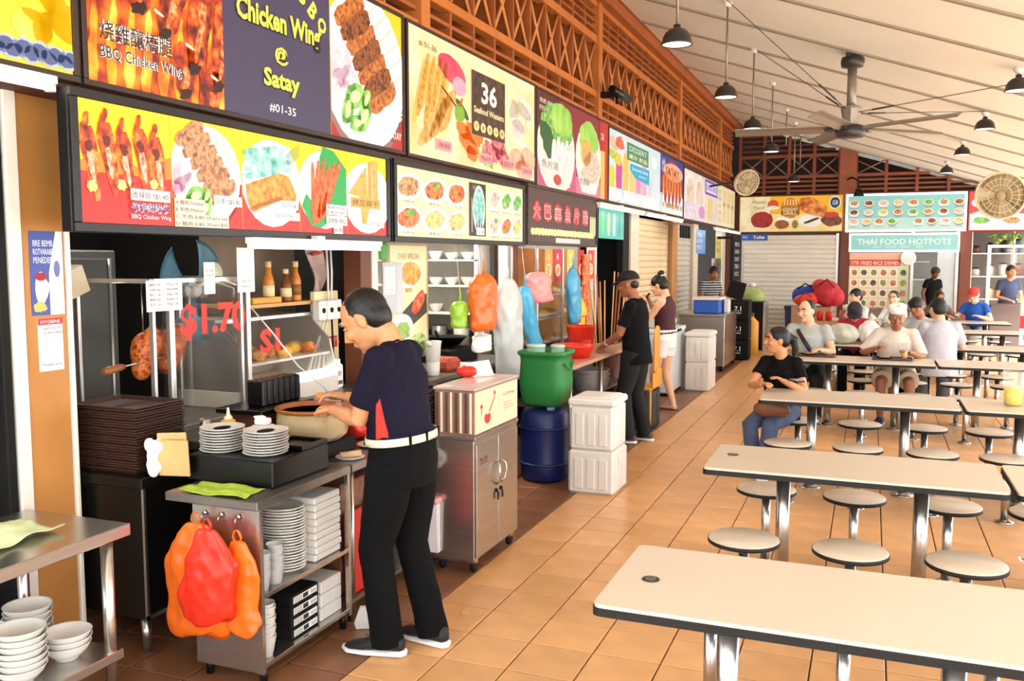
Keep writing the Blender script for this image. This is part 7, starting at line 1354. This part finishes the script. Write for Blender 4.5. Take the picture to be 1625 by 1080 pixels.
    for s_ in (1, -1):
        b = MB(); E(b, (s_*.033, .0805, .013), (.0115, .0085, .0045), 12, 8); [None]; m0 = len(b.f); E(b, (s_*.033, .087, .0125), (.0056, .0034, .0046), 10, 6)
        for k in range(m0, len(b.f)): b.m[k] = 1
        b.build('eye', [EW, MATTE], t)
        b = MB(); b.tube([hc+(hs*s_*.014+hf*.095+hu*.033)*hk, hc+(hs*s_*.034+hf*.094+hu*.041)*hk, hc+(hs*s_*.055+hf*.078+hu*.034)*hk], [(.005*hk, .004*hk)]*3, 6); b.build('eyebrow', hm, t)
    b = MB(); E(b, (0, .0955, -.0605), (.0235, .006, .0075), 12, 6); b.build('mouth', LIP, t)
    # hair
    if hair != 'none':
        b = MB()
        if hair == 'buzz': E(b, (0, -.02, .032), (.0815, .094, .092)); E(b, (0, -.045, -.005), (.077, .062, .07))
        elif hair == 'cap':
            E(b, (0, -.052, .0), (.07, .052, .055))
        elif hair == 'back': E(b, (0, -.016, .032), (.084, .099, .094)); E(b, (0, -.045, .0), (.08, .07, .075))
        elif hair == 'fringe': E(b, (0, -.004, .034), (.086, .105, .093)); E(b, (0, -.04, .0), (.083, .075, .08)); E(b, (.02, .06, .07), (.05, .04, .025))
        else: E(b, (0, -.012, .036), (.085, .1, .093)); E(b, (0, -.045, .0), (.081, .068, .08))
        if hair == 'back': E(b, (0, -.11, .03), (.03, .03, .03)); b.tube([hc+(hf*-.11+hu*.03)*hk, hc+(hf*-.15+hu*.0)*hk, hc+(hf*-.16-hu*.08)*hk, hc+(hf*-.14-hu*.17)*hk], [.024, .036, .034, .012], 10)
        if hair == 'bun': E(b, (0, -.07, .125), (.042, .042, .038))
        organic(b, 'hair', hm, t, max(.006, vox), 1, .006)
    # shirt
    if shirt:
        b = MB(); o_ = .014; rings = [(-hem, .172*fk+.02, .126*fk+.02, 0), (-.02, .172*fk+.014, .122*fk+.016, 0), (.12, .155*fk+.016, .112*fk+.018, .008), (.25, .16*fk+o_, .116*fk+o_, .01), (.36, .172*(.5+.5*fk)+.012, .115*fk+.012, .004), (.435, .156, .1, -.008), (.478, .112, .082, -.006), (.498+neckz, .078, .074, 0)]
        rings = [r0 for i0, r0 in enumerate(rings) if i0 == 0 or r0[0] > -hem+.03]
        if female: rings = [(h, a*.93, q*.93, f) for h, a, q, f in rings]
        b.tube([sp(h, f) for h, a, q, f in rings], [(a*S, q*S) for h, a, q, f in rings], 22, ref=side)
        if female: [b.ell(sp(.33, .085)+side*s_*.07*S, (.072*S, .06*S, .072*S), 12, 8) for s_ in (1, -1)]
        if sleeve > 0:
            for s_, e_, w_, sg in ((sR, eR, wr, 1), (sL, eL, wl, -1)):
                e2 = s_.lerp(e_, min(1, sleeve)); pts = [s_-side*sg*.05, s_, s_.lerp(e2, .55), e2]; rr_ = [.062*S, .062*S*fk, .061*S*fk, .063*S*fk]
                if sleeve > 1: pts.append(e_.lerp(w_, sleeve-1)); rr_[-1] = .058*S; rr_.append(.045*S)
                b.tube(pts, rr_, 16); b.ell(s_, .062*S*fk, 12, 8); b.tube([sp(.492), sp(.462).lerp(s_, .5), s_], [.055*S, .056*S, .056*S], 12)
        organic(b, 'shirt', shirt, t, vox*1.15, 3, folds)
    # trousers / shorts
    if trousers:
        b = MB(); rg = [(-.13, .162*fk, .12*fk), (-.03, .182*fk, .132*fk), (.06, .165*fk+.008, .12*fk+.01), (.1, .158*fk+.01, .115*fk+.01)]
        rg = rg if hem < .03 else [(-.13, .155*fk, .115*fk), (-.03, .168*fk, .124*fk), (.03, .155*fk, .11*fk)]
        b.tube([P0+(up*h if h > 0 else V((0, 0, h)))*S for h, a, q in rg], [(a*S, q*S) for h, a, q in rg], 20, ref=X)
        for i in range(2):
            if tlen >= .9: pts = [hips[i]+V((0, 0, .02)), hips[i].lerp(kn[i], .4), kn[i], kn[i].lerp(an[i], .5), an[i]+V((0, -.005, -.035*S))]; rr_ = [.105*S*fk, .098*S*fk, .078*S, .074*S, .075*S]
            else: e2 = hips[i].lerp(kn[i], tlen); pts = [hips[i]+V((0, 0, .02)), hips[i].lerp(e2, .5), e2]; rr_ = [.108*S*fk, .105*S*fk, .1*S*fk]
            b.tube(pts, rr_, 18)
        organic(b, 'trousers' if tlen >= .9 else 'shorts', trousers, t, vox*1.15, 3, foldt)
    if shoes:
        for i in range(2):
            fdir = Matrix.Rotation((-1 if i == 0 else 1)*(.18+toes), 3, 'Z')@V((0, 1, 0)); base = V((an[i].x, an[i].y, an[i].z-.085*S)); sd = V((0, 0, 1)).cross(fdir)
            def ring(f_, w_, z0, z1): c = base+fdir*f_*S; return [c+sd*(w_*S*math.cos(a))+V((0, 0, z0+(z1-z0)*(.5+.5*math.sin(a)))) for a in [2*PI*j/16 for j in range(16)]]
            def loft(lst):
                q = MB(); vs = [p for r_ in lst for p in r_]; k = len(lst); q.add(vs, [(i_*16+j, i_*16+(j+1) % 16, (i_+1)*16+(j+1) % 16, (i_+1)*16+j) for i_ in range(k-1) for j in range(16)]+[tuple(range(16))[::-1], tuple(range((k-1)*16, k*16))], 0, True); return q
            if shoes[0] == 'flip':
                q = MB(); q.prism([(math.cos(a)*.045+.0, .06+math.sin(a)*.135) for a in [2*PI*j/20 for j in range(20)]], .0005, .014); so = q.build('sandal', shoes[1], t); so.location = base; so.rotation_euler = (0, 0, math.atan2(-fdir.x, fdir.y)); continue
            q = loft([ring(-.085, .018, .03, .075), ring(-.07, .036, .022, .1), ring(-.02, .042, .02, .115*S), ring(.05, .046, .02, .1*S), ring(.11, .05, .02, .066), ring(.17, .044, .02, .05), ring(.2, .02, .024, .036)]); up_ = q.build('shoe', shoes[1], t)
            q = loft([ring(-.095, .015, .004, .034), ring(-.08, .04, 0, .036), ring(0, .048, 0, .034), ring(.1, .056, 0, .03), ring(.18, .05, .002, .03), ring(.215, .018, .01, .032)]); q.build('sole', shoes[2], up_)
            for k in range(3):
                c = base+fdir*(.055+.025*k)*S+V((0, 0, (.1-.011*k)*S)); q = MB(); q.tube([c-sd*.022, c+V((0, 0, .006)), c+sd*.022], .003, 5); q.build('lace', shoes[3] if len(shoes) > 3 else shoes[1], up_)
    t_ = dict(root=t, hc=hc, hf=hf, hu=hu, hs=hs, hk=hk, P0=P0, up=up, sp=sp, side=side, fw=fw, an=an, kn=kn, sR=sR, sL=sL, eR=eR, eL=eL, wr=wr, wl=wl, S=S, fat=fk, hM=hM)
    return t_
def belt(d, mt, h=.085, dz=.035, ex=.004):
    S, fk = d['S'], d['fat']; b = MB(); n = 40
    def f(u, v): a = 2*PI*u; z = h-dz/2+dz*v; return d['P0']+d['up']*z*S+d['side']*math.cos(a)*(.158*fk+.016+ex)*S+d['fw']*math.sin(a)*(.115*fk+.017+ex)*S
    b.grid(n, 1, f); return b.build('belt', mt, d['root'], solid=.006)
def cap(d, mt, brim=True, knit=False, z=.0):
    hc, hf, hu, hs, k = d['hc'], d['hf'], d['hu'], d['hs'], d['hk']; b = MB()
    def f(u, v):
        a = 2*PI*u; t_ = v*PI/2; r_ = math.cos(t_)**.8; return hc+(hs*math.cos(a)*.091*r_+hf*(math.sin(a)*.108*r_-.008)+hu*(.038+z+.092*math.sin(t_)))*k
    b.grid(28, 8, f); o = b.build('cap', mt, d['root'], solid=.004)
    if brim:
        b = MB()
        def g(u, v):
            a = PI*(.14+.72*u); return hc+(hs*math.cos(a)*(.09+.012*v)+hf*(math.sin(a)*.1+v*.075*math.sin(a)-.005)+hu*(.045+z-.018*v-.02*math.cos(a)**2*v))*k
        b.grid(16, 5, g); b.build('brim', mt, o, solid=.004)
    return o
NAVY = mat('navy_tee', '#120e22', .85, noise=.12, ns=5, spec=.2); BLKT = mat('black_trousers', '#060607', .9, noise=.15, spec=.2); BTEE = mat('black_tee', '#0a090a', .9, noise=.15, spec=.2)
SHB = mat('shoe_black', '#1a1a1c', .6); SHW = mat('shoe_sole_white', '#e4e2de', .5); CRB2 = mat('cream_belt', '#d8cdb4', .5)
# ---- the hawker at the cart
d = person('hawker in navy T-shirt, black trousers and cream belt working over the clay pot', (-2.0, 3.66, 0), R(88), 1.74, lean=.10, wr=(.12, .40, 1.17), wl=(-.04, .36, 1.13), pl=(-.42, -.22, .9), pr=(.4, -.1, .95), feet=[(.10, -.09), (-.09, .05)], head=(.05, .62), hs_=1.16, shirt=NAVY, sleeve=.74, hem=-.075, trousers=BLKT, shoes=('sneaker', SHB, SHW, mat('lace_grey', '#6a6a70', .6)), hair='buzz', vox=.0055, curl=.9, folds=.016, twist=.12, fat=1.08, foldt=.012)
r_ = d['root']; belt(d, CRB2, .085, .034, .014)
for a in (-2.4, -1.9, -1.2): b = MB(); c = d['P0']+d['up']*.085*d['S']+d['side']*math.cos(a)*.203*d['S']+d['fw']*math.sin(a)*.157*d['S']; b.box(c, (.012, .012, .05), .002); b.build('belt_loop', BLKT, r_)
b = MB(); b.grid(8, 14, lambda u, v: d['sp'](.10+.2*v, .0)-d['side']*(.184-.012*abs(v-.5))*d['S']+d['fw']*((u-.5)*(.012+.05*(1-v))+.01)*d['S']); b.build('side_panel', mat('red_side_panel', '#b8281c', .7), r_, solid=.016)
tag(MB().box((0, 0, 0), (.05, .035, .03), .01).build('prawn_piece', mat('orange_food', '#f08038', .5, noise=.2, ns=30), loc=(-2.545, 3.80, 1.165)), 'orange piece of food held over the pot', 'food')
# ---- second hawker in the cap
d = person('hawker in a black cap and black T-shirt at the third stall counter', (-2.16, 8.82, 0), R(84), 1.72, lean=.05, wr=(.10, .30, .99), wl=(-.06, .32, .99), feet=[(.11, -.06), (-.11, .05)], head=(.02, .18), skin=SK2, shirt=BTEE, sleeve=.7, hem=.13, trousers=mat('charcoal_trousers', '#100f10', .8), shoes=('s', mat('brown_shoe', '#5a4038', .6), SHW), hair='cap', vox=.0075, curl=.8)
cap(d, mat('black_cap', '#141314', .8)); p = Pr((0, 0, 0), UX, UZ); b = MB(); c = d['sp'](.33, .0)-d['side']*.09; b.box(d['sp'](.335, .132)-d['side']*.07, (.055, .006, .03), .001); b.build('chest_logo', mat('pale_logo', '#c8c8c8', .6), d['root'])
for w_, e_ in ((d['wr'], d['eR']), (d['wl'], d['eL'])):
    b = MB(); dd = (w_-e_).normalized(); b.tube([w_-dd*.05, w_-dd*.01], [.034, .032], 14, caps=False); b.build('glove_cuff', mat('clear_glove', '#e8d8c8', .3, alpha=.6), d['root'], solid=.002)
# ---- woman in the maroon top
d = person('standing woman in a maroon sleeveless top and white shorts looking at her phone', (-2.30, 10.82, 0), R(80), 1.66, lean=.0, wr=(.06, .24, 1.33), wl=(-.06, .25, 1.31), pl=(-.3, 0, .9), pr=(.3, 0, .9), feet=[(.08, -.08), (-.09, .08)], head=(.0, .35), skin=SK3, shirt=mat('maroon_top', '#43161f', .75), sleeve=0, hem=-.04, trousers=mat('white_shorts', '#e8e4de', .75), tlen=.52, shoes=('flip', mat('brown_sandal', '#5a3a2c', .6)), hair='bun', vox=.0075, curl=1.0, female=True)
b = MB(); c = d['hc']+(-d['hf']*.07+d['hu']*.095)*d['hk']; b.tube([c+(d['hs']*math.cos(a)+d['hf']*math.sin(a))*.036 for a in [2*PI*k/16 for k in range(16)]], .007, 6, closed=True); b.build('hair_tie', PAPER, d['root'])
b = MB(); b.box((0, 0, 0), (.07, .01, .14), .004); o = b.build('phone', BLACK, loc=(-2.545, 10.87, 1.37)); o.rotation_euler = (.5, 0, R(80)); tag(o, 'dark phone held up by the woman in maroon', 'phone')
# ---- man in stripes
STRIPE = mat('striped_shirt', '#20242c', .7); nt_ = STRIPE.node_tree; _w = nt_.nodes.new('ShaderNodeTexWave'); _w.wave_type = 'BANDS'; _w.bands_direction = 'Z'; _w.inputs['Scale'].default_value = 7; _c = nt_.nodes.new('ShaderNodeTexCoord'); nt_.links.new(_c.outputs['Object'], _w.inputs['Vector']); _r = nt_.nodes.new('ShaderNodeValToRGB'); _r.color_ramp.interpolation = 'CONSTANT'; _r.color_ramp.elements[0].color = (.012, .015, .025, 1); _r.color_ramp.elements[1].position = .7; _r.color_ramp.elements[1].color = (.55, .56, .58, 1); nt_.links.new(_w.outputs[0], _r.inputs[0]); nt_.links.new(_r.outputs[0], nt_.nodes['Principled BSDF'].inputs['Base Color'])
person('man in a dark striped shirt standing behind the stainless counter', (-2.86, 17.3, 0), R(225), 1.72, lean=.12, wr=(.1, .28, 1.0), wl=(-.1, .28, 1.0), head=(-.2, .3), skin=SK2, shirt=STRIPE, trousers=BLKT, shoes=('s', SHB, SHB), vox=.012, folds=.008)
# ---- seated people
SEAT = dict(sit=True, vox=.0095)
JEAN = mat('blue_jeans', '#46536e', .8, noise=.15, ns=10)
def legs(dx=.11, fy=.36, kz=.5): return dict(feet=[(dx, fy), (-dx, fy)], knees=[(dx+.03, .6, .75), (-dx-.03, .6, .75)])
d = person('seated woman in a black T-shirt with a ponytail and jeans holding her phone', (-.69, 8.10, 0), R(168), 1.56, lean=.10, pel=(0, 0, .55), wl=(-.10, .30, .83), wr=(.05, .36, .80), pl=(-.4, -.1, .6), pr=(.5, .0, .6), head=(-1.0, .05), skin=SK1, shirt=BTEE, trousers=JEAN, shoes=('s', mat('grey_shoe', '#7a7670', .6), SHW), hair='back', female=True, feet=[(.14, .26), (.02, .36)], knees=[(.2, .6, .75), (-.02, .7, .8)], **SEAT)
soft('hand_bag', 'brown leather handbag on the lap of the woman in black', 'bag', [((-.76, 7.80, .585), (.14, .05, .075)), ((-.70, 7.80, .58), (.11, .05, .07))], mat('brown_leather', '#7a4a30', .5, noise=.15), .012)
t = thing('phone', 'phone with a cracked light case lying in the hand of the woman in black', 'phone', (-.55, 7.73, .84)); b = MB(); b.box((-.55, 7.73, .845), (.08, .15, .012), .004, rot=.6); b.build('body', BLACK, t, w=True); b = MB(); b.box((-.55, 7.73, .8525), (.06, .1, .003), 0, rot=.6); b.build('screen', mat('pale_screen', '#b8b4b8', .3), t, w=True)
GTEE = mat('grey_tee', '#a9aba8', .8, noise=.08); WSHIRT = mat('white_shirt', '#d2c6b8', .75, noise=.04); LSHIRT = mat('pale_grey_shirt', '#b2b2bc', .75, noise=.05)
d = person('seated man in a grey T-shirt with a black crossbody strap', (-.66, 11.06, 0), R(180), 1.74, lean=.06, wl=(-.15, .38, .82), wr=(.18, .34, .82), pl=(-.5, -.1, .6), pr=(.5, -.1, .6), head=(-.6, .1), skin=SK3, shirt=GTEE, trousers=mat('black_shorts', '#0c0b0c', .8), shoes=('s', mat('grey_shoe', '#7a7670', .6), SHW), hair='buzz', fat=1.18, **legs(), **SEAT)
b = MB(); pts = [d['sp'](.475, -.02)+d['side']*.13, d['sp'](.43, .135)+d['side']*.1, d['sp'](.3, .185)+d['side']*.01, d['sp'](.15, .185)-d['side']*.09, d['sp'](.03, .16)-d['side']*.17]; b.tube(pts, [(.022, .006)]*5, 8, ref=d['side']); b.build('strap', BLACK, d['root'])
d = person('elderly seated man in a white shirt and white skullcap eating', (.28, 11.06, 0), R(180), 1.70, lean=.16, wl=(-.13, .36, .83), wr=(.2, .30, .86), pl=(-.5, -.1, .6), pr=(.5, -.1, .7), head=(.0, .38), skin=SK2, shirt=WSHIRT, sleeve=.9, trousers=mat('khaki_shorts', '#c8b090', .8), tlen=.8, shoes=('s', mat('navy_shoe', '#2a3450', .6), SHW), hair='buzz', hm=HGRY, fat=1.12, **legs(.14), **SEAT)
b = MB(); c = lambda u, v: d['hc']+(d['hs']*math.cos(2*PI*u)*.087*(1 if v < .5 else 1.0-.9*(v-.5)*2)+d['hf']*(math.sin(2*PI*u)*.1*(1 if v < .5 else 1-.9*(v-.5)*2)-.012)+d['hu']*(.072+.052*min(1, v*2)))*d['hk']; b.grid(28, 6, c); b.build('skullcap', mat('white_cap', '#e4e6e0', .8, noise=.2, ns=40), d['root'], solid=.004)
b = MB(); b.box(d['sp'](.33, .145)-d['side']*.08, (.1, .008, .1), .003); b.build('shirt_pocket', WSHIRT, d['root'])
d = person('seated man in a pale grey shirt with his back turned', (.80, 11.94, 0), R(8), 1.76, lean=.14, wl=(-.1, .4, .85), wr=(.16, .4, .85), head=(.35, .15), skin=SK3, shirt=LSHIRT, sleeve=.75, trousers=mat('grey_trousers', '#5a5658', .8), shoes=('s', SHB, SHB), hair='short', fat=1.08, **legs(.12, .34), **SEAT)
b = MB(); b.tube([d['sp'](.505)+(d['side']*math.cos(a)*.078+d['fw']*math.sin(a)*.076) for a in [2*PI*k/18 for k in range(18)]], .014, 8, closed=True); b.build('collar', LSHIRT, d['root'])
person('young seated man in a light grey T-shirt facing the man in the pale shirt', (.62, 13.02, 0), R(170), 1.72, lean=.12, head=(-.35, .2), roll=.15, wl=(-.1, .36, .84), wr=(.2, .3, .84), skin=SK2, shirt=GTEE, trousers=BLKT, shoes=('s', SHB, SHB), hair='fringe', **legs(), sit=True, vox=.011)
d = person('seated person in a dark cap and crimson top behind the white bags', (-.18, 13.02, 0), R(175), 1.66, lean=.2, head=(.1, .7), wl=(-.1, .34, .84), wr=(.12, .32, .84), skin=SK3, shirt=mat('crimson_top', '#a81e38', .75), trousers=BLKT, shoes=('s', SHB, SHB), hair='cap', **legs(), sit=True, vox=.011); cap(d, mat('charcoal_cap', '#2c2426', .8))
person('seated man in a pale grey shirt, side on, before the dish photographs', (-.16, 15.75, 0), R(128), 1.72, lean=.05, head=(.0, .1), wl=(-.1, .34, .84), wr=(.12, .32, .84), skin=SK3, shirt=mat('pale_tee', '#c4c8c8', .8), trousers=BLKT, shoes=('s', SHB, SHB), hair='short', **legs(), sit=True, vox=.012)
d = person('seated woman in a white patterned jacket with a yellow collar', (.38, 15.75, 0), R(150), 1.66, lean=.06, head=(.2, .05), wl=(-.1, .34, .84), wr=(.12, .32, .84), skin=SK3, shirt=mat('white_pattern', '#dcdcdc', .8, ramp=['#f0f0ee', '#e6e8ea', '#b8c0cc'], ns=12), sleeve=1.7, trousers=BLKT, shoes=('s', SHB, SHB), hair='back', hm=HBRN, female=True, **legs(), sit=True, vox=.012)
b = MB(); b.tube([d['sp'](.505)+(d['side']*math.cos(a)*.085+d['fw']*math.sin(a)*.082) for a in [2*PI*k/18 for k in range(18)]], .022, 8, closed=True); b.build('yellow_collar', mat('yellow_collar', '#e8c050', .8), d['root'])
d = person('cook in dark clothes and a headscarf standing at the grey door', (1.28, 22.55, 0), R(215), 1.66, lean=.08, head=(-.3, .3), skin=SK4, shirt=BTEE, trousers=BLKT, shoes=('s', SHB, SHB), hair='short', vox=.014); cap(d, mat('head_scarf', '#3a2a28', .8), False)
person('seated woman in a brown top leaning on the last table', (1.18, 18.06, 0), R(165), 1.62, lean=.35, head=(.5, .3), wl=(-.2, .36, .84), wr=(.25, .34, .84), skin=SK2, shirt=mat('brown_top', '#6a564c', .8), sleeve=1.5, trousers=BLKT, shoes=('s', SHB, SHB), hair='back', female=True, **legs(), sit=True, vox=.013)
d = person('seated man in a bright blue shirt and red cap at the last table', (1.78, 18.06, 0), R(150), 1.7, lean=.15, head=(.1, .3), wl=(-.2, .36, .84), wr=(.2, .34, .84), skin=SK3, shirt=mat('royal_blue_shirt', '#1f58b8', .75), trousers=GTEE, shoes=('s', SHB, SHB), hair='cap', **legs(), sit=True, vox=.013); cap(d, mat('red_cap', '#c83a34', .8))
person('standing man in a dark blue top at the counter behind the glass partition', (2.5, 20.15, 0), R(200), 1.72, lean=.1, wl=(-.1, .3, 1.05), wr=(.12, .3, 1.05), skin=SK1, shirt=mat('dark_blue_top', '#343c54', .8), trousers=BLKT, shoes=('s', SHB, SHB), vox=.014)
